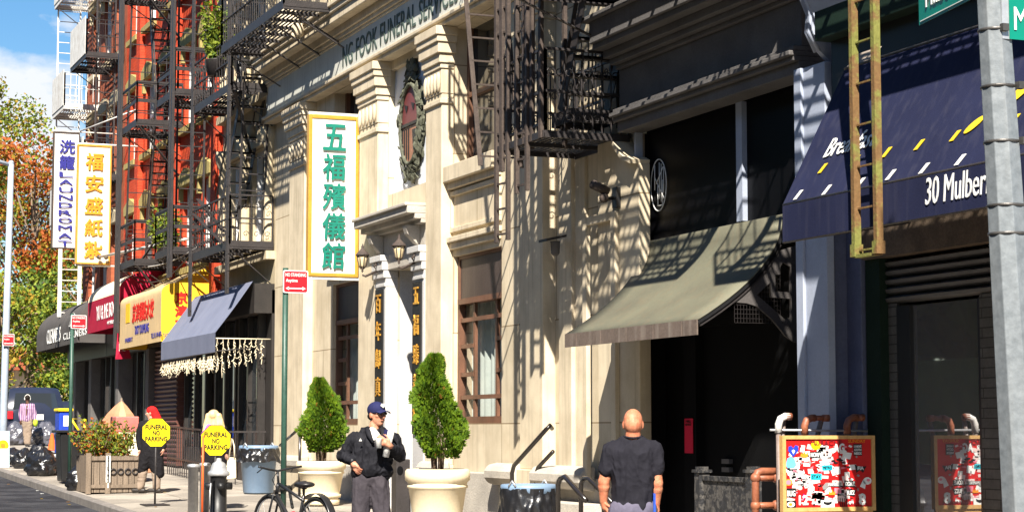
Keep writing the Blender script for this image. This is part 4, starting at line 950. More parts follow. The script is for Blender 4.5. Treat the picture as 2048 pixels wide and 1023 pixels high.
for k, ch in enumerate('LAUNDROMAT'): text_mesh('lettering', ch, M['blue_letters'], t, (52.99, (p0 + p1) / 2 + .0, z1 - H * (.365 + .0655 * k)), .36, .135, facing='x', depth=.006, fat=.005)
b = mb(t); b.tube([(53.07, p0, z1 + .03), (53.07, 9.98, z1 + .03)], .02, 6); b.build('bracket', M['iron_white'], t); b = mb(t); b.tube([(53.07, p1, z1 + .05), (50.6, 9.98, z1 + .35)], .02, 6); b.build('stay_rod', M['iron_white'], t)
t, p0, p1, z0, z1 = blade('blade_sign', 'cream sign with five orange Chinese characters hung from a white pole', 50.0, 153, 222, 290, 528, M['gold'], M['canvas_cream'], rim=.04)
H = z1 - z0
for k, ch in enumerate('福安盛紙紮'): text_mesh('lettering', ch, M['orange_letters'], t, (49.99, (p0 + p1) / 2, z1 - H * (.14 + .185 * k)), .44, .42, facing='x', depth=.006, bold=0, shear=.06, fat=.011)
b = mb(t); b.tube([(49.9, p1 - .3, at_x(205, 514, 49.9)[2]), (44.0, 9.98, at_x(205, 514, 49.9)[2])], .035, 8); b.build('pole', M['iron_white'], t); b = mb(t); b.tube([(50.07, p0, z1 + .03), (50.07, 9.98, z1 + .03)], .025, 6); b.build('bracket', M['iron_white'], t); b = mb(t); b.tube([(50.07, p0, z0 - .03), (50.07, 9.98, z0 - .03)], .025, 6); b.build('bracket', M['iron_white'], t)
b = mb(t); 
for pp in (p1 - .3, p1 - .12): b.ball((49.88, pp, at_x(205, 514, 49.9)[2]), .06, 8, 6)
b.build('clamp', M['iron_brown'], t)
# ------------------------------------------------------------------ wall lamps, floodlight, camera
M['lamp_glass'] = mat('amber lamp glass', (.75, .62, .38), (.6, .48, .28), rough=.15, fine=.1, bump=0)
def lamp(label, px, py, X, xw, pw):
    p = at_x(px, py, X)[1]; z = at_x(px, py, X)[2]
    t = thing('wall_lantern', label, 'wall lamp', (X, p, z), 'carriage lanterns flanking the portal')
    b = mb(t); b.lathe((X, p, z), [(0.0289, -0.1404), (0.0585, -0.1053), (0.0819, 0.0000), (0.0897, 0.0585)], 8); b.build('glass', M['lamp_glass'], t)
    b = mb(t)
    for k in range(8):
        a = 2 * math.pi * k / 8
        b.tube([(X + r_ * math.cos(a), p + r_ * math.sin(a), z + h) for r_, h in ((.031, -.14), (.061, -.105), (.085, 0), (.092, .058))], .009, 5)
    b.lathe((X, p, z), [(0.1092, 0.0546), (0.1170, 0.0663), (0.0975, 0.0897), (0.0741, 0.1170), (0.0406, 0.1482), (0.0289, 0.1638), (0.0172, 0.1755), (0.0257, 0.1950), (0.0117, 0.2184), (0.0047, 0.2496)], 12)
    b.lathe((X, p, z), [(0.0062, -0.2106), (0.0203, -0.1872), (0.0117, -0.1716), (0.0351, -0.1482), (0.0351, -0.1373)], 10)
    b.build('cage', M['iron_brown'], t)
    b = mb(t); b.tube([(xw, pw, z - .02), (xw, pw - .1, z - .12), (X, p + .25, z - .18), (X, p + .05, z - .27), (X, p, z - .25)], .02, 6); b.ball((xw, pw, z), (.05, .03, .09), 8, 6); b.build('arm', M['iron_brown'], t)
lamp('bronze lantern on the far side of portal, beside foot of gold framed sign', 725, 518, 29.9, 29.85, 9.78)
lamp('bronze lantern on the near side of the portal, hanging under stone hood', 798, 500, 28.1, 28.0, 9.78)
fl = thing('floodlight', 'dark box floodlight on the stone pier under fire escape', 'light fixture', (23.2, 9.75, at_p(1088, 490, 9.6)[2]))
q = at_p(1086, 478, 9.55)
b = mb(fl); b.prism([(q[0] - .12, 9.55, q[2]), (q[0] - .12, 9.82, q[2] + .06), (q[0] - .12, 9.82, q[2] + .03), (q[0] - .12, 9.55, q[2] - .035)], (.26, 0, 0)); b.build('hood', M['iron'], fl)
b = mb(fl); b.lathe((q[0] + .01, 9.72, q[2] - .20), [(.03, 0), (.055, .03), (.06, .16), (.066, .18)], 12); b.build('lamp_body', M['grey_stone'], fl)
sc = thing('security_camera', 'small security camera on a black arm fixed to the scrolled stone wall', 'camera', (21.1, 9.85, at_p(1232, 395, 9.8)[2]))
q = at_p(1236, 395, 9.84); q2 = at_p(1200, 378, 9.45)
b = mb(sc); b.tube([q, (q[0] + .02, 9.66, q[2] - .02), (q2[0], 9.5, q[2])], .022, 6); b.box(q[0] - .06, q[0] + .06, 9.79, 9.848, q[2] - .12, q[2] + .12); b.build('arm', M['black'], sc)
b = mb(sc); b.tube([(q2[0] + .02, 9.55, q2[2] - .02), (q2[0] - .03, 9.34, q2[2] + .05)], .055, 10); b.ball((q2[0], 9.5, q2[2] - .1), .06, 8, 6); b.build('body', M['iron_brown'], sc)
# red paper notice
rp_ = thing('paper_notice', 'tall red paper notice pasted on black door frame', 'notice', (18.8, 10.19, 1.6))
a = at_p(1370, 905, 10.19); c = at_p(1386, 836, 10.19)
M['red_paper'] = mat('red paper', (.62, .015, .05), (.52, .012, .045), rough=.7, fine=.08)
b = mb(rp_); b.box(c[0], a[0], 10.186, 10.19, a[2], c[2]); b.build('paper', M['red_paper'], rp_)
text_mesh('lettering', 'PUBLIC\nNOTICE', M['black'], rp_, ((a[0] + c[0]) / 2, 10.18, c[2] - .05), abs(a[0] - c[0]) * .7, .06, depth=.003)

for lab, a, c, sg in (('thin pale cable sagging under white sign pole', (48.5, 9.1, at_x(222, 524, 48.5)[2]), (41.0, 9.4, at_x(385, 492, 41.0)[2]), .25), ('dark cable looping beneath the white sign pole', (48.0, 9.3, at_x(215, 540, 48.0)[2]), (40.6, 9.2, at_x(392, 500, 40.6)[2]), .45)):
    q = MB(a); q.tube([tuple(a[i] + (c[i] - a[i]) * k / 14 - (sg * 4 * (k / 14) * (1 - k / 14) if i == 2 else 0) for i in range(3)) for k in range(15)], .012, 5); setp(q.build('cable', M['iron_white' if sg < .3 else 'iron']), lab, 'cable')
# ------------------------------------------------------------------ plants
def leaf_mats():
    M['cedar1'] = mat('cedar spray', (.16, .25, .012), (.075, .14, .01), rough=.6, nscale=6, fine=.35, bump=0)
    M['cedar2'] = mat('dark cedar spray', (.075, .15, .01), (.035, .08, .008), rough=.6, nscale=6, fine=.35, bump=0)  # darker green, mixed at random through the crown
    M['dry_leaf'] = mat('dry orange leaf', (.34, .17, .03), (.22, .10, .02), rough=.7, fine=.3, bump=0)
    M['bark'] = mat('bark', (.20, .14, .09), (.12, .085, .06), rough=.9, nscale=12, fine=.3, bump=.4)
    M['soil'] = mat('dark soil', (.05, .04, .03), rough=.95, nscale=20)
    M['planter'] = mat('cream plaster planter', (.70, .60, .42), (.62, .53, .37), rough=.65, nscale=2, fine=.1, bump=.08, streak=.2, streak_col=(.42, .35, .25))
    M['leaf_a'] = mat('yellow green leaf', (.24, .29, .03), (.15, .19, .02), rough=.6, fine=.3, bump=0)
    M['leaf_b'] = mat('deep green leaf', (.085, .15, .022), (.05, .09, .015), rough=.6, fine=.3, bump=0)
    M['leaf_c'] = mat('rust leaf', (.40, .105, .02), (.29, .075, .018), rough=.6, fine=.3, bump=0)
    M['leaf_d'] = mat('ochre leaf', (.36, .24, .03), (.27, .17, .02), rough=.6, fine=.3, bump=0)
leaf_mats()
def translucent(m, k=.35):
    t = m.node_tree; b = t.nodes['Principled BSDF']; o = t.nodes['Material Output']
    tr = t.nodes.new('ShaderNodeBsdfTranslucent'); ms = t.nodes.new('ShaderNodeMixShader'); ms.inputs['Fac'].default_value = k
    src = b.inputs['Base Color'].links[0].from_socket; t.links.new(src, tr.inputs['Color']); t.links.new(b.outputs['BSDF'], ms.inputs[1]); t.links.new(tr.outputs['BSDF'], ms.inputs[2]); t.links.new(ms.outputs['Shader'], o.inputs['Surface'])
for k in ('cedar1', 'cedar2', 'leaf_a', 'leaf_b', 'leaf_c', 'leaf_d', 'dry_leaf'): translucent(M[k], .3)
def leaf(b, c, d, n, l, w_):
    """a pointed leaf of 2 quads, folded along the middle"""
    d = d.normalized(); s_ = d.cross(n).normalized(); n = s_.cross(d)
    b.add([tuple(c), tuple(c + d * l * .45 + s_ * w_ + n * w_ * .35), tuple(c + d * l), tuple(c + d * l * .45 - s_ * w_ + n * w_ * .35), tuple(c + d * l * .45)], [(0, 4, 2, 1), (0, 3, 2, 4)])
def rv(rnd): return Vector((rnd.gauss(0, 1), rnd.gauss(0, 1), rnd.gauss(0, 1))).normalized()
def cedar(t, c, H, Rm, seed, n=10500):
    rnd = random.Random(seed); b = MB(org(t))
    lob = [(rnd.uniform(0, 6.28), rnd.uniform(.05, .98), rnd.uniform(-.22, .34)) for _ in range(34)]
    for k in range(n):
        h = rnd.random() ** .8; a = rnd.uniform(0, 6.283)
        prof_ = min(1, .45 + .55 * (h / .30)) * max(.0, (1.03 - h)) ** .62 * 1.12
        bump_ = sum(q * math.exp(-(((a - A + 3.14) % 6.283 - 3.14) ** 2) / .13 - ((h - hh) ** 2) / .006) for A, hh, q in lob)
        rr = Rm * prof_ * (.84 + bump_ + rnd.gauss(0, .05)) * (1 - .75 * rnd.random() ** 2.4)
        rr *= 1 + .35 * mnoise.noise(Vector((math.cos(a) * 1.6 + seed, math.sin(a) * 1.6, h * 4))); q = Vector((c[0] + .07 * math.sin(h * 5 + seed) + rr * math.cos(a), c[1] + .05 * math.sin(h * 4 + 2 * seed) + rr * math.sin(a), c[2] + h * H))
        d = (Vector((math.cos(a), math.sin(a), 1.1)) + rv(rnd) * .6).normalized()
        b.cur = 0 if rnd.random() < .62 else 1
        if rnd.random() < .012: b.cur = 2
        nn = (Vector((-math.sin(a), math.cos(a), 0)) + rv(rnd) * .5)
        L_ = rnd.uniform(.022, .078)
        for s_ in (-.5, 0, .5):                                  # fan shaped spray
            dd = (d + nn.cross(d).normalized() * s_).normalized(); leaf(b, q, dd, nn, L_ * (1 - .25 * abs(s_)), L_ * .16)
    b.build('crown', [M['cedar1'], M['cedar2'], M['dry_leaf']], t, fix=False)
    b = MB(org(t))
    for k in range(6):
        a = k * 1.05; b.tube([(c[0] + .05 * math.cos(a), c[1] + .05 * math.sin(a), c[2] - .28), (c[0] + .08 * math.cos(a), c[1] + .08 * math.sin(a), c[2] + .1), (c[0] + .16 * math.cos(a), c[1] + .16 * math.sin(a), c[2] + H * .35)], [.022, .018, .008], 6)
    b.build('trunk', M['bark'], t)
def planter(label, px, p, wrim, hrim, seed, lt, H, Rm, foot=True):
    """round cream planter; px is its axis"""
    x = fx(px, p, 960); g = gz(x, p); c = (x, p, g)
    t = thing('planter', label, 'planter', c, 'cream planters flanking the portal'); b = MB(c); r = wrim / 2; h = hrim
    prof_ = [(r * .70, 0), (r * .74, .02), (r * .76, h * .12), (r * .70, h * .14), (r * .70, h * .16), (r * .79, h * .17), (r * .81, h * .24), (r * .74, h * .26), (r * .76, h * .30), (r * .88, h * .70), (r * .93, h * .715), (r * .93, h * .75), (r * .90, h * .76), (r * .92, h * .80), (r * .99, h * .83), (r, h * .90), (r * .985, h * .97), (r * .93, h), (r * .84, h), (r * .83, h * .93), (.01, h * .93)]
    b.lathe(c, prof_, 40); b.build('pot', M['planter'], t)
    b = MB(c); b.lathe((c[0], c[1], c[2] + h * .9), [(r * .835, 0), (r * .8, .035), (.02, .05)], 20); b.build('soil', M['soil'], t)
    s_ = thing('cedar_shrub', lt, 'shrub', (x, p, g + h), 'cone shaped cedars in the planters')
    cedar(s_, (x, p, g + h + .13), H + .07, Rm * 1.1, seed)
    return x, g, h
pl = planter('cream round planter left of the portal behind parked bicycle', 642, 9.1, .80, .70, 3, 'smaller cone shaped cedar in the planter left of the portal', 1.10, .36)
pl = planter('cream round planter right of the portal, nearer the camera', 875, 8.75, .85, .84, 4, 'taller cone shaped cedar in the planter right of the portal', 1.26, .37)

# ------------------------------------------------------------------ bins, bags
M['bin_blue'] = mat('blue grey plastic', (.17, .25, .36), (.14, .21, .31), rough=.45, nscale=3, fine=.1, bump=.03, streak=.15, streak_col=(.25, .27, .3))
M['bag_black'] = mat('black bin bag', (.012, .012, .014), rough=.3, nscale=6, fine=.2, bump=.55, bscale=16, spec=.7)
M['bag_grey'] = mat('grey translucent bin bag', (.10, .10, .12), (.06, .06, .075), rough=.25, nscale=6, fine=.3, bump=.55, bscale=14, spec=.7)
M['bin_black'] = mat('black plastic', (.014, .014, .015), rough=.4, fine=.2, bump=.05)
M['steel'] = mat('galvanised steel', (.52, .53, .54), (.40, .41, .43), rough=.42, nscale=14, fine=.15, metal=.55, bump=.05, streak=.25, streak_col=(.25, .2, .17))
M['paint_grey_blue'] = mat('pale grey pole paint', (.30, .35, .42), (.25, .30, .36), rough=.5, nscale=8, fine=.12, bump=.05)
def crumple(b, c, r, seed, n=72, m=36, sx=1, sy=1, sz=.75, amp=.22):
    """a lumpy bag sitting on the ground"""
    vs = []; fs = []
    for j in range(m + 1):
        a = math.pi * j / m
        for k in range(n):
            t = 2 * math.pi * k / n; d = Vector((math.sin(a) * math.cos(t), math.sin(a) * math.sin(t), math.cos(a)))
            q = 1 + amp * (mnoise.noise(d * 2.2 + Vector((seed * 3.1, 0, 0))) + .6 * abs(mnoise.noise(d * 5 + Vector((0, seed * 2.3, 0)))) + .5 * abs(mnoise.noise(d * 9 + Vector((seed, 0, 0)))) + .4 * abs(mnoise.noise(d * 17 + Vector((0, 0, seed)))) - .25)
            z = d.z * sz * q; z = max(z, -.62 * sz)
            if d.z > .8: z += (d.z - .8) * 1.1 * sz
            vs.append((c[0] + d.x * r * sx * q, c[1] + d.y * r * sy * q, c[2] + (z + .62 * sz) * r))
    for j in range(m):
        for k in range(n): fs.append((j * n + k, (j + 1) * n + k, (j + 1) * n + (k + 1) % n, j * n + (k + 1) % n))
    s_ = b.smooth; b.smooth = True; b.add(vs, fs); b.smooth = s_
def skirt(b, c, r0, r1, zt, zb, seed, n=110):
    """bag folded over a rim: wavy hanging sheet"""
    rnd = random.Random(seed); vs = []; fs = []; rows = 14
    for j in range(rows):
        f = j / (rows - 1)
        for k in range(n):
            t = 2 * math.pi * k / n; wv = .5 + .5 * mnoise.noise(Vector((math.cos(t) * 1.4, math.sin(t) * 1.4, seed)))
            zz_ = zt + (zb - zt) * f * (.65 + .5 * wv); rr = r0 + (r1 - r0) * f + .018 * math.sin(t * 17 + seed) * f + .03 * mnoise.noise(Vector((math.cos(t) * 6, math.sin(t) * 6, f * 3 + seed))) 
            vs.append((c[0] + rr * math.cos(t), c[1] + rr * math.sin(t), zz_))
    for j in range(rows - 1):
        for k in range(n): fs.append((j * n + k, j * n + (k + 1) % n, (j + 1) * n + (k + 1) % n, (j + 1) * n + k))
    s_ = b.smooth; b.smooth = True; b.add(vs, fs); b.smooth = s_
def round_bin(label, px, p, w_, h, pm, drape, seed):
    x = fx(px, p, 940); g = gz(x, p); c = (x, p, g); r = w_ / 2
    t = thing('trash_can', label, 'trash can', c, 'round plastic trash cans by the facade'); b = MB(c)
    b.lathe(c, [(r * .72, 0), (r * .76, .015), (r * .93, h * .86), (r * .98, h * .87), (r, h * .95), (r * .99, h), (r * .93, h * 1.01), (r * .90, h * .97), (r * .88, h * .9), (.02, h * .55)], 36); b.build('barrel', pm, t)
    b = MB(c); skirt(b, c, r * 1.005, r * 1.10, g + h * .95, g + h * (.95 - drape), seed); b.build('bag', M['bag_black'], t)
    b = MB(c); 
    for s_ in (0, math.pi): b.tube([(x + (r + .005) * math.cos(s_ + 1 - .15), p + (r + .005) * math.sin(s_ + 1 - .15), g + h * .98), (x + r * math.cos(s_ + 1), p + r * math.sin(s_ + 1), g + h + .05), (x + (r + .005) * math.cos(s_ + 1 + .15), p + (r + .005) * math.sin(s_ + 1 + .15), g + h * .98)], .012, 6)
    b.build('handle', M['steel'], t)
round_bin('pale blue trash can with black bag folded over its rim, by the bicycle', 517, 9.0, .70, .83, M['bin_blue'], .32, 2)
round_bin('trash can almost covered by its black bag, below the handrails', 1057, 8.9, .66, .76, M['bin_blue'], .62, 5)
# wheelie bin
x = fx(147, 6.6, 920); g = gz(x, 6.6); wb = thing('wheeled_bin', 'tall black wheeled bin beside wooden planter box', 'bin', (x, 6.6, g))
b = MB(org(wb)); b.prism([(x - .27, 6.33, g + .03), (x + .27, 6.33, g + .03), (x + .33, 6.28, g + .98), (x - .33, 6.28, g + .98)], (0, .56, 0)); b.build('body', M['bin_black'], wb, bevel=.03)
b = MB(org(wb)); b.box(x - .37, x + .37, 6.22, 6.90, g + .98, g + 1.03); b.tube([(x - .3, 6.93, g + 1.0), (x + .3, 6.93, g + 1.0)], .02, 6); b.build('lid', M['bin_black'], wb, bevel=.02)
for s_ in (-1, 1):
    b = MB(org(wb)); b.tube([(x + s_ * .29, 6.84, g + .1), (x + s_ * .35, 6.84, g + .1)], .1, 14); b.build('wheel', M['bin_black'], wb)
def bag(label, px, py, p, r, m, seed, sz=.8, sx=1.0, sy=1.0, group='garbage bags along the kerb'):
    x = fx(px, p, py); g = gz(x, p); o = MB((x, p, g)); crumple(o, (x, p, g), r, seed, sz=sz, sx=sx, sy=sy)
    return setp(o.build('garbage_bag', m), label, 'garbage bag', group)
bag('black garbage bag slumped against black wheeled bin', 165, 955, 6.35, .29, M['bag_black'], 1, .9)
bag('big glossy black garbage bag, fattest of the kerb heap', 85, 930, 6.5, .34, M['bag_black'], 2, .85, sx=1.5)
bag('black garbage bag lit by sun at the top of kerb heap', 78, 915, 6.9, .30, M['bag_black'], 3, .95)
bag('black garbage bag touching the wheeled bin from the far side', 108, 918, 6.9, .29, M['bag_black'], 4, .8)
bag('small pale topped black bag on the street side of heap', 48, 920, 6.6, .27, M['bag_black'], 5, .9)
bag('flat black garbage bag lying at left edge of the heap', 25, 918, 6.75, .33, M['bag_black'], 6, .65, sx=1.4)
bag('grey garbage bag behind the striped shirt walker', 92, 868, 10.1, .42, M['bag_grey'], 7, 1.0)
bag('large grey garbage bag left of the striped shirt walker', 34, 868, 9.4, .42, M['bag_grey'], 8, .95)
bag('grey garbage bag beside the orange cone', 66, 872, 9.9, .34, M['bag_grey'], 9, .9)

# ------------------------------------------------------------------ street furniture
M['sign_red'] = mat('red sign sheeting', (.62, .012, .02), (.55, .01, .018), rough=.4, fine=.05, bump=0)
M['pole_green'] = mat('dark green pole paint', (.028, .075, .055), (.02, .055, .04), rough=.45, nscale=10, fine=.25, bump=.08)
M['sign_green'] = mat('green street sign', (.0, .19, .13), (.0, .16, .11), rough=.4, fine=.05, bump=0)
M['sign_yellow'] = mat('yellow sign', (.88, .66, .005), (.82, .6, .005), rough=.45, fine=.06, bump=0)
M['orange_plastic'] = mat('orange plastic', (.80, .12, .02), rough=.5, fine=.1, bump=0)
def plate(b, X, p0, p1, z0, z1, th=.006, r=.02):
    """rounded plate facing down the street"""
    pts = []
    for cx_, cz_, a0 in ((p1 - r, z1 - r, 0), (p0 + r, z1 - r, 90), (p0 + r, z0 + r, 180), (p1 - r, z0 + r, 270)):
        for k in range(4): a = R(a0 + 30 * k); pts.append((X, cx_ + r * math.cos(a), cz_ + r * math.sin(a)))
    b.prism(pts, (th, 0, 0))
def no_standing(label, px0, px1, py0, py1, X, polem, pr, ptop=None):
    c0 = at_x(px0, (py0 + py1) / 2, X); c1 = at_x(px1, (py0 + py1) / 2, X); p0, p1 = c0[1], c1[1]; z1, z0 = at_x((px0 + px1) / 2, py0, X)[2], at_x((px0 + px1) / 2, py1, X)[2]
    pp = p0 + pr * (p1 - p0); g = gz(X, 6.3)
    t = thing('parking_sign', label, 'parking sign', (X, pp, g), 'red parking signs on kerbside poles')
    b = MB(org(t)); plate(b, X - .05, p0, p1, z0, z1); s_ = b.build('panel', M['white_paint'], t)
    b = MB(org(t)); e = .012; plate(b, X - .053, p0 + e, p1 - e, z0 + e, z1 - e, .003); b.build('red_field', M['sign_red'], s_)
    H = z1 - z0; wd = p1 - p0; pm = (p0 + p1) / 2
    text_mesh('lettering', 'NO STANDING', M['white_paint'], s_, (X - .056, pm, z1 - H * .2), wd * .82, H * .15, facing='x', depth=.002, bold=.02)
    text_mesh('lettering', 'Anytime', M['white_paint'], s_, (X - .056, pm - wd * .16, z1 - H * .47), wd * .46, H * .19, facing='x', depth=.002, bold=.02)
    b = MB(org(t)); za = z0 + H * .2; b.box(X - .058, X - .0545, p0 + wd * .18, p1 - wd * .18, za - H * .025, za + H * .025)
    for s2, e0 in ((1, p1 - wd * .1), (-1, p0 + wd * .1)): b.prism([(X - .058, e0, za), (X - .058, e0 - s2 * wd * .13, za + H * .08), (X - .058, e0 - s2 * wd * .13, za - H * .08)], (.004, 0, 0))
    b.build('arrow', M['white_paint'], s_)
    if polem:
        b = MB(org(t)); b.tube([(X, pp, g), (X, pp, z1 + .03)], .036, 12); b.build('pole', polem, t)
    return t
no_standing('nearest red NO STANDING sign on a dark green pole with bicycle chained to it', 564, 614, 541, 586, 23.4, M['pole_green'], .14)
no_standing('red parking sign on the dark green pole at wooden planter box', 141, 172, 630, 657, 37.6, M['pole_green'], .12)
# street lamp far left with its own red plate
xl_ = 52.0; pl0 = at_x(10, 700, xl_)[1]; g = gz(xl_, 7)
t = thing('street_lamp', 'pale grey street lamp pole at left edge carrying a small red sign', 'street lamp', (xl_, pl0, g))
b = MB(org(t)); ztop = at_x(15, 326, xl_)[2]; b.tube([(xl_, pl0 - .02, g), (xl_, pl0, g + 1), (xl_, pl0 + .05, ztop)], [.12, .10, .075], 8); b.build('pole', M['paint_grey_blue'], t)
b = MB(org(t)); b.tube([(xl_, pl0 + .05, ztop - .05), (xl_, pl0 - .6, ztop + .12), (xl_, pl0 - 1.8, ztop + .3)], .05, 8); b.ball((xl_, pl0 + .05, ztop), .08, 8, 6); b.build('arm', M['paint_grey_blue'], t)
b = MB(org(t)); b.ball((xl_, pl0 - 2.1, ztop + .3), (.16, .4, .09), 10, 6); b.build('lamp_head', M['paint_grey_blue'], t)
no_standing('tiny red parking sign strapped to the pale street lamp at left edge', 5, 28, 667, 691, xl_ - .1, None, .3)
M['strap'] = mat('dull steel strap', (.10, .095, .09), (.06, .055, .05), rough=.45, metal=.5, fine=.2)
# octagonal street light pole at the right, and street name plates
X8 = 9.0; g = gz(X8, 6.5)
def ctr(py): 
    lft = {0: 1952, 480: 1975, 1023: 2003}; wd = {0: 68, 1023: 92}
    return 1952 + (py / 1023) * 51 + (68 + 24 * py / 1023) / 2
pa, pb_ = at_x(ctr(0), 0, X8), at_x(ctr(1023), 1023, X8)
dz = (pa[2] - pb_[2]); dp = (pa[1] - pb_[1]) / dz
t = thing('street_light_pole', 'thick galvanised octagonal pole banded with steel straps at right', 'pole', (X8, pb_[1] - dp * pb_[2], g))
def cpole(z): return (X8, pb_[1] + dp * (z - pb_[2]), z)
def rpole(z): return .118 - (z - pb_[2]) / dz * .031
b = MB(org(t)); zs8 = [g, 1, 2, 3, 4, 5, 6.5, 8]; vs = []; fs = []
for z in zs8:
    for k in range(8):
        a = R(22.5 + 45 * k - 8); c = cpole(z); vs.append((c[0] + rpole(z) * 1.06 * math.cos(a), c[1] + rpole(z) * 1.06 * math.sin(a), z))
for j in range(len(zs8) - 1):
    for k in range(8): fs.append((j * 8 + k, j * 8 + (k + 1) % 8, (j + 1) * 8 + (k + 1) % 8, (j + 1) * 8 + k))
b.add(vs, fs); M['galv'] = mat('galvanised pole', (.20, .22, .235), (.135, .152, .165), rough=.5, nscale=16, fine=.22, bump=.08, bscale=30, metal=.2, streak=.2, streak_col=(.28, .27, .25)); b.build('pole', M['galv'], t, bevel=.004)
for py in (62, 175, 285, 412, 468):
    c = at_x(ctr(py), py, X8); r_ = rpole(c[2]) + .008; b = MB(org(t))
    b.lathe((c[0], cpole(c[2])[1], c[2] - .008), [(r_ - .004, 0), (r_ - .002, .001), (r_ - .002, .015), (r_ - .004, .016)], 24)
    if py < 300: s_ = random.Random(py).choice((-1, 1)); b.box(c[0] - r_ - .02, c[0] - r_ + .02, cpole(c[2])[1] + (-.03 if s_ < 0 else .05), cpole(c[2])[1] + (.01 if s_ < 0 else .09), c[2] - .02, c[2] + .02)
    b.build('strap', M['strap'], t)
# traffic light on an arm above the frame
b = MB(org(t)); c = cpole(5.6); b.tube([c, (c[0] + .5, c[1] - .3, 5.75), (c[0] + 1.5, c[1] - .8, 5.9)], .04, 8); b.build('signal_arm', M['steel'], t)
b = MB(org(t)); b.box(c[0] + 1.35, c[0] + 1.65, c[1] - .95, c[1] - .62, 5.0, 5.85); b.build('signal_box', M['iron'], t)
ns = thing('street_name_sign', 'green Mulberry street name plate left of the octagonal pole', 'street sign', (X8, 6, 3.4), 'green street name plates')
a0 = at_x(1838, 50, 9.7); pp0 = Vector((9.95, a0[1], 0))
zb_ = at_p(1840, 51, a0[1])[2]
pn0, pn1 = Vector(at_x(1839, 30, 9.85)), Vector(at_x(1956, -10, 9.05))
d = Vector((pn1.x - pn0.x, pn1.y - pn0.y, 0)); z_b = at_x(1839, 51, 9.85)[2]
b = MB(org(ns)); b.prism([(pn0.x, pn0.y, z_b), (pn1.x, pn1.y, z_b + .0), (pn1.x, pn1.y, z_b + .23), (pn0.x, pn0.y, z_b + .23)], tuple(Vector((d.y, -d.x, 0)).normalized() * -.004)); b.build('panel', M['sign_green'], ns)
dw = W(d).normalized(); L_ = d.length
text_mesh('lettering', 'Mulberry St', M['white_paint'], ns, tuple(pn0 + d * .55 + Vector((0, 0, z_b + .115 - pn0.z)) - Vector((d.y, -d.x, 0)).normalized() * .008), L_ * .82, .125, axes=(dw, Vector((0, 0, 1)), dw.cross(Vector((0, 0, 1)))), depth=.002, bold=.008)
b = MB(org(ns)); e_ = Vector((d.y, -d.x, 0)).normalized() * -.007
for zz_ in (z_b + .018, z_b + .21): b.bar(pn0 + d * .03 + Vector((0, 0, zz_ - pn0.z)) + e_, pn0 + d * .95 + Vector((0, 0, zz_ - pn0.z)) + e_, .003, .005)
b.build('border', M['white_paint'], ns)
ns2 = thing('street_name_sign', 'bright green street name plate starting with M right of the pole', 'street sign', (X8, 6.6, 3.4), 'green street name plates')
q0, q1 = at_x(2020, 78, X8 - .1), at_x(2150, 78, X8 - .1); zt2 = at_x(2030, -4, X8 - .1)[2]
b = MB(org(ns2)); b.box(X8 - .1, X8 - .095, q0[1], q1[1], q0[2], zt2); b.build('panel', M['sign_green'], ns2)
text_mesh('lettering', 'Mosco St', M['white_paint'], ns2, (X8 - .103, at_x(2100, 40, X8 - .1)[1], (q0[2] + zt2) / 2), at_x(2172, 40, X8)[1] - at_x(2030, 40, X8)[1], .13, facing='x', depth=.002, bold=.01)
b = MB(org(ns2)); b.box(X8 - .094, X8 - .07, q0[1] - .045, q0[1] + .012, q0[2], zt2); b.build('bracket', M['steel'], ns2)
# funeral no parking signs
def fsign(label, px, py, X, hpx):
    c = at_x(px, py, X); r = hpx / 2 * (X * math.cos(YAW) + c[1] * math.sin(YAW)) / FPX / math.cos(R(22.5)) * 1.0; g = gz(X, c[1])
    t = thing('octagon_sign', label, 'parking sign', (X, c[1], g), 'yellow octagon funeral signs on stands')
    oct_ = lambda rr, x_: [(x_, c[1] + rr * math.cos(R(22.5 + 45 * k)), c[2] + rr * math.sin(R(22.5 + 45 * k))) for k in range(8)]
    b = MB(org(t)); b.prism(oct_(r, X - .02), (.008, 0, 0)); s_ = b.build('panel', M['black'], t)
    b = MB(org(t)); b.prism(oct_(r * .955, X - .023), (.004, 0, 0)); b.build('yellow_field', M['sign_yellow'], s_)
    for k, (tx, wd) in enumerate((('FUNERAL', 1.42), ('NO', .44), ('PARKING', 1.42))):
        text_mesh('lettering', tx, M['black'], s_, (X - .026, c[1], c[2] + r * (.36 - .38 * k)), r * wd, r * .29, facing='x', depth=.002, bold=.055)
    b = MB(org(t)); b.tube([(X, c[1], g), (X, c[1], c[2] + r * .3)], .016, 8); b.build('post', M['iron'], t)
    b = MB(org(t)); b.box(X - .24, X + .24, c[1] - .2, c[1] + .2, g + .004, g + .02); b.build('base_plate', M['iron'], t)
fsign('yellow octagon FUNERAL NO PARKING sign in front of red hooded woman', 312, 864, 32.1, 57)
fsign('yellow octagon FUNERAL NO PARKING sign hiding the blonde woman, by hydrant', 431, 880, 29.0, 61)
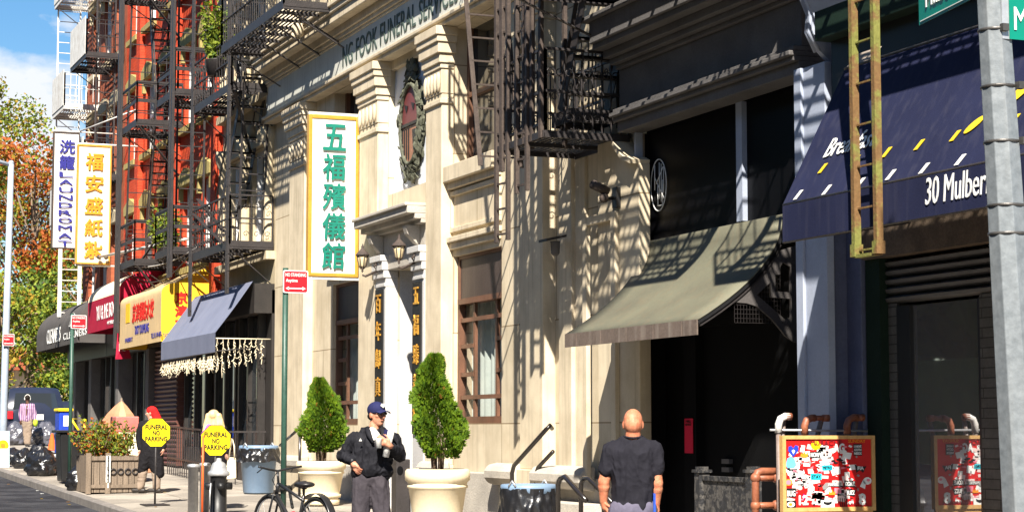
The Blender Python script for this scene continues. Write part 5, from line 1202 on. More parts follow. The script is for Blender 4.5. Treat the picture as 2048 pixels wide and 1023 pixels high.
# bollards, hydrant, marker rod
def bollard(label, px, p, h):
    x = fx(px, p, 1000); g = gz(x, p); t = MB((x, p, g)); t.lathe((x, p, g), [(.075, 0), (.075, h - .05), (.088, h - .05), (.09, h - .035), (.088, h - .012), (.06, h), (.01, h + .004)], 20)
    return setp(t.build('bollard', M['steel']), label, 'bollard', 'steel bollards guarding the hydrant')
bollard('steel bollard left of orange rod, worn and pale', 386, 6.55, .80)
o = bollard('steel bollard between the orange rod and black hydrant', 409, 6.9, .78)
x = fx(405, 6.6, 980); g = gz(x, 6.6); o = MB((x, 6.6, g)); o.tube([(x, 6.6, g), (x, 6.6, g + 1.22)], .017, 8); setp(o.build('marker_rod', M['orange_plastic']), 'thin orange marker rod standing between two steel bollards', 'marker')
x = fx(437, 7.0, 980); g = gz(x, 7.0); hy = thing('fire_hydrant', 'black fire hydrant with silver cap beside steel bollards', 'hydrant', (x, 7.0, g))
b = MB(org(hy)); b.lathe(org(hy), [(.17, 0), (.17, .04), (.125, .06), (.12, .58), (.13, .6)], 20)
for a in (0, 1.57, 3.14, 4.71): b.tube([(x, 7.0, g + .45), (x + .2 * math.cos(a), 7.0 + .2 * math.sin(a), g + .45)], .055, 10)
b.build('body', M['black'], hy)
b = MB(org(hy)); b.lathe((x, 7.0, g + .6), [(.15, 0), (.165, .02), (.16, .06), (.125, .08), (.12, .13), (.09, .19), (.04, .22), (.035, .26), (.01, .265)], 20); b.build('cap', M['steel'], hy)
b = MB(org(hy)); b.tube([(x - .1, 6.86, g + .5), (x - .13, 6.84, g + .3), (x - .1, 6.85, g + .12)], .012, 6); b.build('chain', M['steel'], hy)

# ------------------------------------------------------------------ planter box with flowering bush
M['wood_grey'] = mat('weathered planks', (.22, .17, .125), (.13, .10, .075), rough=.85, nscale=3, fine=.3, bump=.3, stretch=(6, 6, .6))
px0, px1 = 176, 281; Xb = 35.5; pA, pB = at_x(px0, 940, Xb)[1], at_x(px1, 940, Xb)[1]; g = gz(Xb, 6.8); zt = at_x(228, 908, Xb)[2]
pbx = thing('planter_box', 'weathered plank planter box with carved posts by the kerb', 'planter', (Xb, (pA + pB) / 2, g))
b = MB(org(pbx)); n = 9
for k in range(n):
    a = pA + (pB - pA) * k / n; b.box(Xb, Xb + .025, a + .006, a + (pB - pA) / n - .006, g + .02, zt - .02 - .03 * (k % 2))
for k in range(8):
    a = Xb + .03 + 1.2 * k / 8; b.box(a + .005, a + .145, pA, pA + .025, g + .02, zt - .02)
    b.box(a + .005, a + .145, pB - .025, pB, g + .02, zt - .02)
b.box(Xb + .03, Xb + 1.2, pA + .03, pB - .03, g + .1, zt - .12); b.build('planks', M['wood_grey'], pbx)
b = MB(org(pbx))
for p in (pA, (pA + pB) / 2 - .12, pB): b.box(Xb - .05, Xb - .002, p - .045, p + .045, g, zt + .03)
b.box(Xb - .03, Xb - .003, pA + .05, pB - .05, zt - .10, zt - .03); b.box(Xb - .03, Xb - .003, pA + .05, pB - .05, g + .1, g + .16); b.build('post', M['wood_grey'], pbx)
b = MB(org(pbx))
for k in range(4):
    a = pB - .1 - .13 * k; b.tube([(Xb - .02, a + .05 * math.cos(t_ * .7), zt - .3 + .05 * math.sin(t_ * .7)) for t_ in range(10)], .012, 5)
b.build('iron_ornament', M['iron'], pbx)
b = MB(org(pbx)); b.box(Xb - .056, Xb - .051, pA + .34, pA + .36, g + .1, zt); pt_ = (pA + pB) / 2 - .12; b.box(Xb - .056, Xb - .0505, pt_ - .042, pt_ + .042, g + .2, zt - .02); b.build('white_board', M['iron_white'], pbx)
text_mesh('lettering', 'S\nT\nR\nA\nS', M['iron'], pbx, (Xb - .058, pt_, g + .5 * (zt - g) + .1), .05, .5, facing='x', depth=.003)
bs = thing('flowering_bush', 'loose orange and green bush growing in plank planter box', 'bush', (Xb + .5, (pA + pB) / 2, zt))
b = MB(org(bs)); rnd = random.Random(21)
st = MB(org(bs))
for k in range(70):
    c = Vector((Xb + rnd.uniform(.1, 1.1), rnd.uniform(pA + .1, pB - .1), zt - .1)); d = Vector((rnd.uniform(-.6, .4), rnd.uniform(-.7, .55), 1)).normalized(); l = rnd.uniform(.4, .95) * (.65 + .35 * rnd.random())
    e = c + d * l; st.tube([c, c + d * l * .5, e], [.008, .006, .003], 4, False)
    for j in range(44):
        f = .25 + .78 * rnd.random(); q = c + d * l * f + rv(rnd) * .07; b.cur = rnd.choices((0, 1, 2, 3), (5, 3.5, 1.3 + (2.2 if q.y < (pA + pB) / 2 else 0), 1.6))[0]; L2 = rnd.uniform(.05, .10); leaf(b, q, rv(rnd) + Vector((0, 0, .2)), rv(rnd), L2, L2 * .26)
b.build('foliage', [M['leaf_a'], M['leaf_b'], M['leaf_c'], M['leaf_d']], bs, fix=False); st.build('stems', M['bark'], bs)
# ------------------------------------------------------------------ handrails, fence, pipe stands, sticker boards
M['rail_black'] = mat('glossy black rail', (.02, .016, .014), rough=.25, fine=.15, bump=0, spec=.7)
M['pipe_rust'] = mat('copper coloured pipe', (.30, .105, .05), (.20, .065, .035), rough=.5, nscale=9, fine=.35, bump=.15)
M['pipe_grey'] = mat('grey brown pipe', (.20, .16, .14), (.14, .10, .085), rough=.5, nscale=8, fine=.35)
def hr(label, pts, r=.026, posts=()):
    c = pts[0]; t = MB((c[0], c[1], gz(c[0], c[1]))); t.tube(pts, r, 10)
    for q in posts: t.tube([q, (q[0], q[1], gz(q[0], q[1]))], r, 8)
    return setp(t.build('handrail', M['rail_black']), label, 'handrail', 'black handrails at the side entrance')
def P9(px, py, p): return at_p(px, py, p)
hr('long black handrail rising towards fire escape shadow, ending in a curl', [P9(1024, 1015, 9.3), P9(1024, 945, 9.3), P9(1028, 930, 9.3), P9(1092, 858, 9.3), P9(1100, 850, 9.34), P9(1104, 856, 9.4)], .028)
hr('shorter black handrail behind the curled one', [P9(1072, 1010, 9.75), P9(1072, 946, 9.75), P9(1076, 934, 9.75), P9(1106, 902, 9.75)], .026)
hr('black handrail right of bagged can sloping down to right', [P9(1116, 1100, 8.95), P9(1116, 968, 8.95), P9(1121, 956, 8.95), P9(1130, 952, 8.95), P9(1160, 986, 8.95), P9(1172, 1000, 8.95)], .03)
hr('black handrail partly hidden by the bald man', [P9(1162, 1100, 9.3), P9(1162, 966, 9.3), P9(1168, 955, 9.3), P9(1178, 956, 9.3), P9(1230, 1010, 9.3)], .028)
st_ = MB((23, 9.5, .2))
for k in range(3): st_.box(21.6, 23.4, 9.05 + .28 * k, 9.88, gz(22, 9) - .02, gz(22, 9) + .17 * (k + 1))
setp(st_.build('entrance_steps', M['plinth'], bevel=.015), 'three worn stone steps between the black handrails', 'steps')
fc = thing('fence_panel', 'low flaking black wooden fence panel before the dark doorway', 'fence', (18.3, 9.6, gz(18, 9.6)))
M['fence_black'] = mat('flaking black paint', (.022, .022, .024), (.07, .065, .06), rough=.55, nscale=14, amt=1.1, fine=.5, bump=.5, bscale=30)
xa, xb = fx(1498, 9.5, 960), fx(1408, 9.5, 960); zt = at_p(1450, 952, 9.5)[2]; g = gz(18, 9.5)
b = MB(org(fc)); n = 9
for k in range(n): b.box(xa + (xb - xa) * k / n + .004, xa + (xb - xa) * (k + 1) / n - .004, 9.49, 9.515, g + .05, zt - .05)
b.build('boards', M['fence_black'], fc)
b = MB(org(fc)); b.box(xa, xb, 9.47, 9.54, zt - .05, zt); b.build('top_rail', M['fence_black'], fc, bevel=.004)
for px in (1404, 1507):
    b = MB(org(fc)); x = fx(px, 9.5, 960); h = at_p(px, 936, 9.5)[2]; b.box(x - .055, x + .055, 9.44, 9.56, g, h - .04); b.box(x - .075, x + .075, 9.42, 9.58, h - .04, h - .01); b.box(x - .05, x + .05, 9.45, 9.55, h - .01, h + .02); b.build('post', M['fence_black'], fc)
def pipe(label, XB, pxs, pys, mats=('pipe_rust',), brace=None, py_foot=1140):
    """upright with an elbow and a horizontal end, seen face on"""
    c0 = at_x(pxs[0], pys[0], XB); c1 = at_x(pxs[1], pys[0], XB); g = gz(XB, c0[1])
    t = thing('pipe_rail', label, 'pipe rail', (XB, c0[1], g), 'copper pipe rails of the dining enclosure')
    z = c0[2]; e = .07
    b = MB(org(t)); b.tube([(XB, c0[1], g), (XB, c0[1], z - e - .06)], .025, 10); b.build('upright', M['pipe_grey'], t)
    b = MB(org(t)); b.tube([(XB, c0[1], z - e - .08), (XB, c0[1], z - e), (XB, c0[1] + e * .3, z - e * .3), (XB, c0[1] + e, z), (XB, c0[1] + e + .04, z)], .034, 10); b.build('elbow', M[mats[-1]], t)
    b = MB(org(t)); b.tube([(XB, c0[1] + e, z), (XB, c1[1] - .03, z)], .026, 10); b.tube([(XB, c1[1] - .06, z), (XB, c1[1], z)], .034, 10); b.build('arm', M['pipe_rust'], t)
    if brace: b = MB(org(t)); b.tube([(XB + .05, c1[1] - .05, z - .03), (XB + .05, c0[1] + .02, z - .62)], .025, 8); b.build('brace', M['pipe_grey'], t)
    return t
pipe('pipe rail with pale elbow at the left edge of sticker board', 15.75, (1557, 1582), (832,), ('pipe_rust', 'iron_white'), True)
pipe('longest copper pipe arm standing above middle of sticker board', 15.75, (1609, 1657), (835,), brace=True)
pipe('copper pipe rail above the right corner of sticker board', 15.75, (1694, 1727), (834,), brace=True)
pr = thing('pipe_rail', 'rusty pipe ladder of elbows left of sticker board', 'pipe rail', (15.9, 9.7, gz(16, 9.5)), 'copper pipe rails of the dining enclosure')
b = MB(org(pr)); a = at_x(1511, 1060, 15.9); c = at_x(1511, 942, 15.9); d = at_x(1553, 942, 15.9)
b.tube([a, (15.9, c[1], c[2] - .05), (15.9, c[1] + .02, c[2] - .01), (15.9, c[1] + .06, c[2]), d], .036, 10)
for py in (955, 1010): q = at_x(1511, py, 15.9); r_ = at_x(1553, py, 15.9); b.tube([q, (15.9, r_[1], q[2])], .03, 8); b.ball(q, .05, 8, 6); b.ball((15.9, r_[1], q[2]), .05, 8, 6)
b.build('pipes', M['pipe_rust'], pr)
wr = MB((17, 9.6, 1.6)); 
for py in (859,): wr.tube([at_x(1540, py, 15.76), at_x(1770, py + 2, 15.76)], .012, 6)
setp(wr.build('tie_rod', M['steel']), 'thin pale metal rod running between the copper pipes', 'rod')
# sticker board
XB = 15.34; c0, c1 = at_x(1563, 870, XB), at_x(1748, 870, XB); zt = c0[2]; zbm = at_x(1655, 1021, XB)[2]; P0, P1 = c0[1], c1[1]
sb = thing('sticker_board', 'red board in a pale wood frame crowded with stickers, facing down the street', 'notice board', (XB, (P0 + P1) / 2, gz(XB, 9.5)))
M['frame_wood'] = mat('pale pine frame', (.55, .33, .12), (.44, .25, .085), rough=.55, nscale=4, fine=.2, stretch=(4, 4, 1))
M['board_red'] = mat('glossy red board', (.55, .012, .012), (.48, .01, .01), rough=.35, fine=.06, bump=0)
b = MB(org(sb)); b.box(XB, XB + .03, P0 + .03, P1 - .03, zbm + .03, zt - .03); b.build('panel', M['board_red'], sb)
b = MB(org(sb)); b.box(XB - .015, XB + .04, P0, P0 + .035, zbm, zt); b.box(XB - .015, XB + .04, P1 - .035, P1, zbm, zt); b.box(XB - .015, XB + .04, P0 + .035, P1 - .035, zt - .032, zt); b.box(XB - .015, XB + .04, P0 + .035, P1 - .035, zbm, zbm + .035); b.build('frame', M['frame_wood'], sb)
b = MB(org(sb)); b.box(XB + .005, XB + .035, P0 + .02, P1 - .02, gz(XB, 9.5) + .02, zbm - .001); b.build('lower_panel', M['frame_wood'], sb)
SC = {'w': M['white_paint'], 'k': M['black'], 'b': mat('royal blue sticker', (.02, .05, .45), rough=.4, fine=.05, bump=0), 'c': mat('cyan sticker', (.02, .50, .62), rough=.4, fine=.05, bump=0), 'l': mat('light blue sticker', (.14, .42, .72), rough=.4, fine=.05, bump=0), 'y': M['sign_yellow'], 'o': M['orange_letters'], 'p': mat('pink sticker', (.78, .22, .30), rough=.4, fine=.05, bump=0), 'm': mat('magenta sticker', (.75, .02, .40), rough=.4, fine=.05, bump=0), 'g': mat('grey print', (.25, .24, .24), rough=.5, fine=.1, bump=0), 'r': mat('dark red paint', (.20, .006, .01), rough=.5, fine=.1, bump=0), 'n': mat('blush paper', (.74, .55, .52), rough=.5, fine=.05, bump=0)}
def uv(u, v, k=0): return (XB - .0012 - .0012 * k, P0 + .035 + (P1 - P0 - .07) * u, zt - .032 - (zt - zbm - .067) * v)
SN = [0]
def stick(col, pts, lev):
    b = MB(org(sb)); b.prism([uv(u, v, lev) for u, v in pts], (.001, 0, 0)); SN[0] += 1; return b.build('sticker', SC[col], sb)
def rect(col, u, v, w_, h_, lev, rot=0):
    c, s_ = math.cos(rot), math.sin(rot); return stick(col, [(u + (x * c - y * s_), v + (x * s_ + y * c)) for x, y in ((-w_ / 2, -h_ / 2), (w_ / 2, -h_ / 2), (w_ / 2, h_ / 2), (-w_ / 2, h_ / 2))], lev)
def oval(col, u, v, rx, ry, lev, n=20): return stick(col, [(u + rx * math.cos(k * 6.2832 / n), v + ry * math.sin(k * 6.2832 / n)) for k in range(n)], lev)
def blob(col, u, v, rx, ry, lev, seed):
    rr = random.Random(seed); n = 15; return stick(col, [(u + rx * (rr.uniform(.65, 1.1)) * math.cos(k * 6.2832 / n), v + ry * rr.uniform(.6, 1.1) * math.sin(k * 6.2832 / n)) for k in range(n)], lev)
def word(tx, col, u, v, w_, h_, lev, bold=.03, shear=0):
    text_mesh('lettering', tx, SC[col], sb, uv(u, v, lev), (P1 - P0 - .07) * w_, (zt - zbm - .067) * h_, facing='x', depth=.001, bold=bold, shear=shear)
rr = random.Random(9)
# layers of torn white paste-ups, then crowds of small stickers
for k in range(95):
    u, v = rr.uniform(.04, .80), rr.uniform(.10, .95)
    if u > .72 and rr.random() < .6: continue
    rect('wwwn'[k % 4], u, v, rr.uniform(.05, .12), rr.uniform(.04, .11), 0 + (k % 2), rr.uniform(-.3, .3))
for k in range(130):
    u, v = rr.uniform(.03, .86), rr.uniform(.10, .97); c_ = rr.choice('wwpprrggknk')
    if rr.random() < .5: rect(c_, u, v, rr.uniform(.012, .05), rr.uniform(.008, .035), 2, rr.uniform(-.8, .8))
    else: blob(c_, u, v, rr.uniform(.008, .028), rr.uniform(.008, .026), 2, k + 100)
word('MURACNE', 'r', .47, .055, .36, .07, 3, .05); word('SUNDAY', 'o', .83, .03, .2, .045, 3, .04)
stick('b', [(.09, .26), (.03, .17), (.035, .11), (.065, .095), (.09, .13), (.115, .085), (.145, .1), (.15, .16)], 4); stick('w', [(.09, .22), (.07, .17), (.09, .15), (.11, .17)], 5)
oval('y', .35, .09, .055, .065, 4); rect('k', .35, .085, .012, .035, 5); stick('o', [(.17, .25), (.18, .2), (.2, .22), (.215, .18), (.235, .22), (.26, .19), (.255, .26), (.21, .275)], 4)
rect('k', .34, .23, .12, .09, 3, -.1); word('NOW', 'w', .34, .23, .10, .06, 4, .06)
rect('k', .84, .16, .10, .17, 3); word('I HAVE\nGOTH\nNEEDS', 'w', .84, .16, .085, .14, 4, .05)
stick('l', [(.0, .38), (.02, .28), (.06, .25), (.10, .28), (.12, .36), (.10, .42), (.02, .42)], 4)
rect('c', .48, .42, .12, .075, 4, -.06); word('METRO', 'k', .48, .42, .1, .04, 5, .03); rect('c', .35, .55, .13, .09, 4, .04); word('STAY', 'k', .35, .55, .1, .045, 5, .03)
oval('o', .03, .63, .045, .05, 4); oval('p', .03, .63, .03, .035, 5); stick('m', [(.21 + .03 * (1 if k % 2 else .5) * math.cos(k * .628), .84 + .045 * (1 if k % 2 else .5) * math.sin(k * .628)) for k in range(10)], 4)
rect('k', .06, .78, .11, .13, 3); word('BUG', 'w', .06, .79, .09, .08, 4, .05); rect('k', .06, .95, .11, .11, 3); oval('w', .055, .95, .045, .04, 4); oval('o', .05, .95, .022, .022, 5)
stick('g', [(.42, .70), (.46, .64), (.64, .64), (.63, .70), (.5, .69), (.46, .74), (.43, .74)], 4); word('PAPERS', 'w', .55, .67, .12, .035, 5, .03)
stick('o', [(.49, .82), (.5, .76), (.52, .79), (.535, .74), (.55, .79), (.57, .76), (.57, .82)], 4); rect('p', .60, .76, .08, .08, 3)
rect('w', .48, .95, .16, .11, 3); stick('k', [(.43, .91), (.46, .925), (.5, .925), (.53, .91), (.525, .95), (.48, .975), (.435, .95)], 4)
for k in range(5): rect('k', .60 + .026 * k, .93, .007, .12, 4)
stick('k', [(.80, .37), (.86, .42), (.94, .40), (.90, .50), (.86, .46), (.82, .50)], 4); word('FIA', 'w', .87, .43, .07, .05, 5, .05)
rect('k', .74, .66, .13, .09, 3, .1); word('KORE', 'w', .74, .66, .11, .06, 4, .05); rect('k', .75, .79, .11, .09, 3, .25); word('BUZZ', 'w', .75, .79, .09, .06, 4, .04)
oval('w', .95, .62, .05, .055, 3); oval('p', .96, .61, .02, .02, 4); stick('w', [(.86, .70), (.9, .6), (.93, .66), (.92, .74)], 3)
word('8', 'w', .885, .89, .07, .15, 4, .09); word('AG', 'w', .62, .13, .12, .12, 4, .09); word('12', 'w', .2, .89, .1, .13, 4, .07); word('VIRTUE', 'r', .83, .965, .22, .045, 4, .04)
for k in range(5): blob('k', .55 + .03 * k, .32 + .03 * math.sin(k * 2), .03, .016, 5, k + 30)
# ------------------------------------------------------------------ parked bicycle
BX, BP = 22.9, 6.75
def PTg(px, z):
    d = ray(px, 860); q = z / (d[0] * math.cos(YAW) + d[1] * math.sin(YAW)); return (d[0] * q, d[1] * q)
g = gz(BX, BP); ang = R(24)
M['tyre'] = mat('black rubber', (.018, .018, .018), rough=.7, fine=.2); M['bike_frame'] = mat('dark bike paint', (.03, .03, .032), rough=.3, fine=.1, bump=0, metal=.3)
M['saddle'] = mat('black vinyl saddle', (.02, .018, .018), rough=.4, fine=.15)
fwc, rwc = PTg(541, 22.6), PTg(622, 21.9)
fw = Vector((fwc[0], fwc[1], g + .335)); dirv = Vector((rwc[0] - fwc[0], rwc[1] - fwc[1], 0)).normalized(); rw = fw + dirv * 1.0
bk = thing('bicycle', 'black bicycle chained to dark green sign pole, saddle facing the camera', 'bicycle', (fw.x, fw.y, g))
sd_ = Vector((dirv.y, -dirv.x, 0)); UP = Vector((0, 0, 1))
def wheel(c, dv, nm='wheel'):
    b = MB(org(bk)); n = 28; r_ = .335
    w_ = None
    b.tube([c + dv * r_ * .93 * math.cos(k * 2 * math.pi / n) + UP * r_ * .93 * math.sin(k * 2 * math.pi / n) for k in range(n + 1)], .008, 6, False)
    for k in range(18): a = k * math.pi / 9; b.tube([c + sd_ * (.03 if k % 2 else -.03), c + dv * r_ * .92 * math.cos(a) + UP * r_ * .92 * math.sin(a)], .0015, 3, False)
    b.tube([c - sd_ * .05, c + sd_ * .05], .025, 8); w_ = b.build('wheel', M['steel'], bk, fix=False)
    b = MB(org(bk)); b.tube([c + dv * r_ * math.cos(k * 2 * math.pi / n) + UP * r_ * math.sin(k * 2 * math.pi / n) for k in range(n + 1)], .024, 8, False); b.build('tyre', M['tyre'], w_, fix=False)
wheel(fw, dirv); wheel(rw, dirv)
bb = fw + dirv * .60 + UP * -.05; stp = fw + dirv * .74 + UP * .36; hd = fw + dirv * .19 + UP * .48; hd2 = fw + dirv * .15 + UP * .36
b = MB(org(bk))
for a, c, r_ in ((hd2, bb, .021), (hd, stp - UP * .06, .018), (bb, stp, .018), (hd2, hd, .022)): b.tube([a, c], r_, 8)
for s_ in (-.045, .045): b.tube([rw + sd_ * s_, bb + sd_ * s_ * .6], .011, 6); b.tube([rw + sd_ * s_, stp - UP * .08 + sd_ * s_ * .4], .010, 6); b.tube([fw + sd_ * s_, hd2 + sd_ * s_ * .9, hd2], .013, 6)
b.build('frame', M['bike_frame'], bk)
b = MB(org(bk)); sc_ = stp + UP * .10; b.tube([stp, sc_], .014, 8)
b.ball(sc_ + dirv * .05 + UP * .02, (.10, .10, .035), 12, 8); b.tube([sc_ + dirv * .02 + UP * .015, sc_ - dirv * .17 + UP * .015], [.05, .025], 10); b.build('saddle', M['saddle'], bk)
b = MB(org(bk)); hb = hd + UP * .14 - dirv * .02; b.tube([hd, hb], .015, 8); b.tube([hb + sd_ * .28 + dirv * .06 + UP * .05, hb + sd_ * .12 + UP * .02, hb, hb - sd_ * .12 + UP * .02, hb - sd_ * .28 + dirv * .06 + UP * .05], .013, 8)
for s_ in (-1, 1): b.tube([hb + sd_ * s_ * .2 + UP * .03, hb + sd_ * s_ * .22 - dirv * .08 - UP * .02], .007, 5)
b.tube([hb, hb - dirv * .12 - UP * .1, hd - UP * .1], .005, 5); b.build('handlebar', M['bike_frame'], bk)
b = MB(org(bk)); b.grid(lambda u, v: rw + dirv * (.36 * math.cos(R(20 + 105 * u)) * (1.02)) + UP * (.36 * math.sin(R(20 + 105 * u)) + .03) + sd_ * ((v - .5) * .09), 12, 4); b.build('mudguard', M['bike_frame'], bk, fix=False, solid=.003)
b = MB(org(bk)); b.tube([bb - sd_ * .09, bb + sd_ * .09], .02, 8); b.tube([bb + sd_ * .08, bb + sd_ * .08 + dirv * .12 - UP * .12], .01, 6); b.tube([bb - sd_ * .08, bb - sd_ * .08 - dirv * .12 + UP * .12], .01, 6); b.tube([bb + sd_ * .06 + dirv * .1 * math.cos(k * .4) + UP * .1 * math.sin(k * .4) for k in range(17)], .006, 5, False); b.build('crankset', M['steel'], bk)
lk = MB(org(bk)); q = at_x(570, 975, 23.4); lk.tube([Vector((23.4, q[1], q[2])) + Vector((.075 * math.cos(k * .45), .075 * math.sin(k * .45), .02 * math.sin(k * 1.3))) for k in range(15)], .02, 6, False)
lk.tube([Vector((23.33, q[1] + .03, q[2])), fw + dirv * .5 + UP * .22], .018, 6); setp(lk.build('bike_lock', M['tyre']), 'thick black cable lock looped around dark green pole', 'bicycle lock')
b = MB(org(bk)); b.tube([bb + UP * .12 - sd_ * .03, bb + UP * .22 - sd_ * .03 - dirv * .05], .03, 10); b.build('bottle', M['sign_red'], bk)
# ------------------------------------------------------------------ items by the tenements
tg = thing('cone_tarp', 'peach coloured tarp tent behind the flowering bush', 'tarp tent', (43, 7.4, gz(43, 7.4)))
M['peach'] = mat('peach tarp', (.62, .30, .17), (.52, .24, .13), rough=.8, nscale=3, fine=.12, bump=.2)
a0, a1, ap = at_p(190, 870, 8.2), at_p(258, 880, 8.2), at_p(243, 800, 8.2); g = gz(43, 8.2)
b = MB(org(tg))
base = [Vector((ap[0] + (a0[0] - ap[0]) * 1.0, 8.1, g)), Vector((a0[0] + .2, 8.7, g)), Vector((ap[0] - .3, 8.9, g)), Vector((a1[0], 8.3, g)), Vector((a1[0], 7.9, g)), Vector((ap[0], 7.75, g)), Vector((a0[0] - .2, 7.8, g))]
apx = Vector(ap); rows = 6; vs = []
for j in range(rows + 1):
    f = j / rows
    for q in base: vs.append(tuple(q + (apx - q) * f + Vector((0, 0, .26 * math.sin(f * math.pi)))))
n = len(base); b.add(vs, [(j * n + k, j * n + (k + 1) % n, (j + 1) * n + (k + 1) % n, (j + 1) * n + k) for j in range(rows) for k in range(n)]); b.build('tarp', M['peach'], tg, fix=False)
b = MB(org(tg)); b.tube([(ap[0], 8.2, g), (ap[0], 8.2, ap[2] + .05)], .02, 6); b.build('pole', M['wood_grey'], tg)
M['pink_crate'] = mat('faded red plastic', (.48, .16, .13), (.36, .10, .09), rough=.5, fine=.2)
ct = thing('fruit_crate', 'stack of clear and red plastic crates behind the bush', 'crate', (40.5, 7.3, gz(40.5, 7.3)))
c0, c1 = at_p(186, 870, 7.3), at_p(230, 830, 7.3); g = gz(40.5, 7.3)
b = MB(org(ct)); b.box(c1[0] - .1, c1[0] + .5, 7.1, 7.9, g, g + .95); b.build('box', M['canvas_cream'], ct, bevel=.02)
b = MB(org(ct)); b.box(c1[0] - .12, c1[0] + .5, 7.3, 7.75, g + .952, g + 1.25); b.build('upper_box', M['pink_crate'], ct, bevel=.02)
br = thing('safety_barrier', 'small yellow tubular barrier behind green pole', 'barrier', (46, 7.6, gz(46, 7.6)))
b = MB(org(br)); X = 46.0; q = [at_x(142, 836, X), at_x(170, 838, X), at_x(164, 870, X), at_x(146, 870, X)]; g = gz(X, 7.6)
b.tube([(X, q[0][1], g), q[0], q[1], (X, q[1][1], g)], .03, 8); b.tube([(X, q[3][1], q[3][2]), (X, q[2][1], q[2][2])], .025, 6); b.tube([q[0], (X, q[2][1], q[2][2])], .025, 6); b.build('tubes', M['sign_yellow'], br)
rb2 = thing('recycling_bin', 'blue bin with yellow lid behind dark green pole', 'bin', (48, 7.3, gz(48, 7.3)))
c = at_x(126, 840, 48.0); w_ = .36; g = gz(48, 7.3); zt = at_x(126, 822, 48.0)[2]
M['bin_royal'] = mat('royal blue plastic', (.012, .05, .42), rough=.45, fine=.1)
b = MB(org(rb2)); b.box(47.7, 48.3, c[1] - .14, c[1] + .16, g, zt); b.build('body', M['bin_royal'], rb2, bevel=.03)
b = MB(org(rb2)); b.box(47.66, 48.34, c[1] - .17, c[1] + .19, zt, zt + .07); b.build('lid', M['sign_yellow'], rb2, bevel=.02)
b = MB(org(rb2)); b.box(47.69, 47.698, c[1] - .04, c[1] + .1, zt - .35, zt - .1); b.build('label', M['white_paint'], rb2)
sw = thing('sandwich_board', 'pale blue sandwich board painted with yellow sun at left edge', 'sandwich board', (47, 6.5, gz(47, 6.5)))
c0, c1 = at_x(-14, 880, 47.0), at_x(20, 880, 47.0); g = gz(47, 6.3); zt = at_x(5, 861, 47)[2]
M['pale_blue_board'] = mat('pale blue board', (.50, .62, .66), (.44, .56, .6), rough=.6, fine=.08, bump=0)
b = MB(org(sw)); b.prism([(47.0, c0[1], g), (47.0, c1[1], g), (47.14, c1[1], zt), (47.14, c0[1], zt)], (.03, 0, 0)); b.prism([(47.5, c0[1], g), (47.5, c1[1], g), (47.2, c1[1], zt), (47.2, c0[1], zt)], (.03, 0, 0)); b.build('panel', M['pale_blue_board'], sw)
cc = at_x(7, 890, 46.98); b = MB(org(sw)); tz = (cc[2] - g) / (zt - g)
for r_, k in ((.13, 0),): b.prism([(47.0 + .14 * tz - .012, cc[1] + r_ * math.cos(a * .4488), cc[2] + r_ * math.sin(a * .4488)) for a in range(14)], (.004, 0, 0))
b.build('sun_emblem', M['sign_yellow'], sw)
b = MB(org(sw)); b.prism([(47.0 + .14 * tz - .018, cc[1] + .06 * math.cos(a * .4488), cc[2] + .06 * math.sin(a * .4488)) for a in range(14)], (.004, 0, 0)); b.build('sun_centre', M['orange_letters'], sw)
cn = thing('traffic_cone', 'small orange cone among the grey bags', 'cone', (64, 9, gz(64, 9)))
q = at_x(104, 880, 60.0); g = gz(60, 9); b = MB((60, q[1], g)); cn.location = W((60, q[1], g)); b.lathe((60, q[1], g), [(.16, 0), (.16, .03), (.12, .03), (.03, .5), (.01, .5)], 14); b.build('body', M['orange_plastic'], cn)
# railing in front of the shops
rl = thing('area_railing', 'black iron railing before the dark shop under grey awning', 'railing', (38.5, 9.2, gz(38, 9.2)))
b = MB(org(rl)); X0, X1 = 37.2, 41.6
for x, p in ((X0, 9.0),): pass
for z in (.35, 1.0): b.bar((X0, 8.95, gz(X0, 9) + z), (X1, 8.95, gz(X1, 9) + z), .035)
for k in range(23): x = X0 + (X1 - X0) * k / 22; b.bar((x, 8.95, gz(x, 9)), (x, 8.95, gz(x, 9) + 1.0), .018)
b.bar((X0, 8.95, gz(X0, 9) + 1.0), (X0, 9.9, gz(X0, 9) + 1.0), .035); b.bar((X0, 8.95, gz(X0, 9) + .55), (X0, 9.9, gz(X0, 9) + .55), .025)
for k in range(6): b.bar((X0, 8.95 + .18 * k, gz(X0, 9)), (X0, 8.95 + .18 * k, gz(X0, 9) + 1.0), .018)
b.build('bars', M['iron'], rl)
hr('dark handrail climbing behind left planter', [at_p(560, 890, 9.4), at_p(605, 850, 9.4)], .025, posts=(at_p(600, 856, 9.4),))
dbn = thing('portal_bin', 'slim grey metal bin with oval hole at foot of portal', 'bin', (28.4, 9.7, gz(28, 9.7)))
q = at_p(800, 975, 9.6); zt = at_p(800, 917, 9.6)[2]; b = MB((q[0], 9.6, gz(q[0], 9.6))); dbn.location = W((q[0], 9.6, gz(q[0], 9.6)))
b.box(q[0] - .12, q[0] + .12, 9.5, 9.72, gz(q[0], 9.6), zt); b.build('body', M['iron'], dbn, bevel=.015)
b = MB((q[0], 9.6, gz(q[0], 9.6))); b.ball((q[0] - .121, 9.56, zt - .17), (.004, .05, .07), 12, 8); b.build('hole', M['void'], dbn)
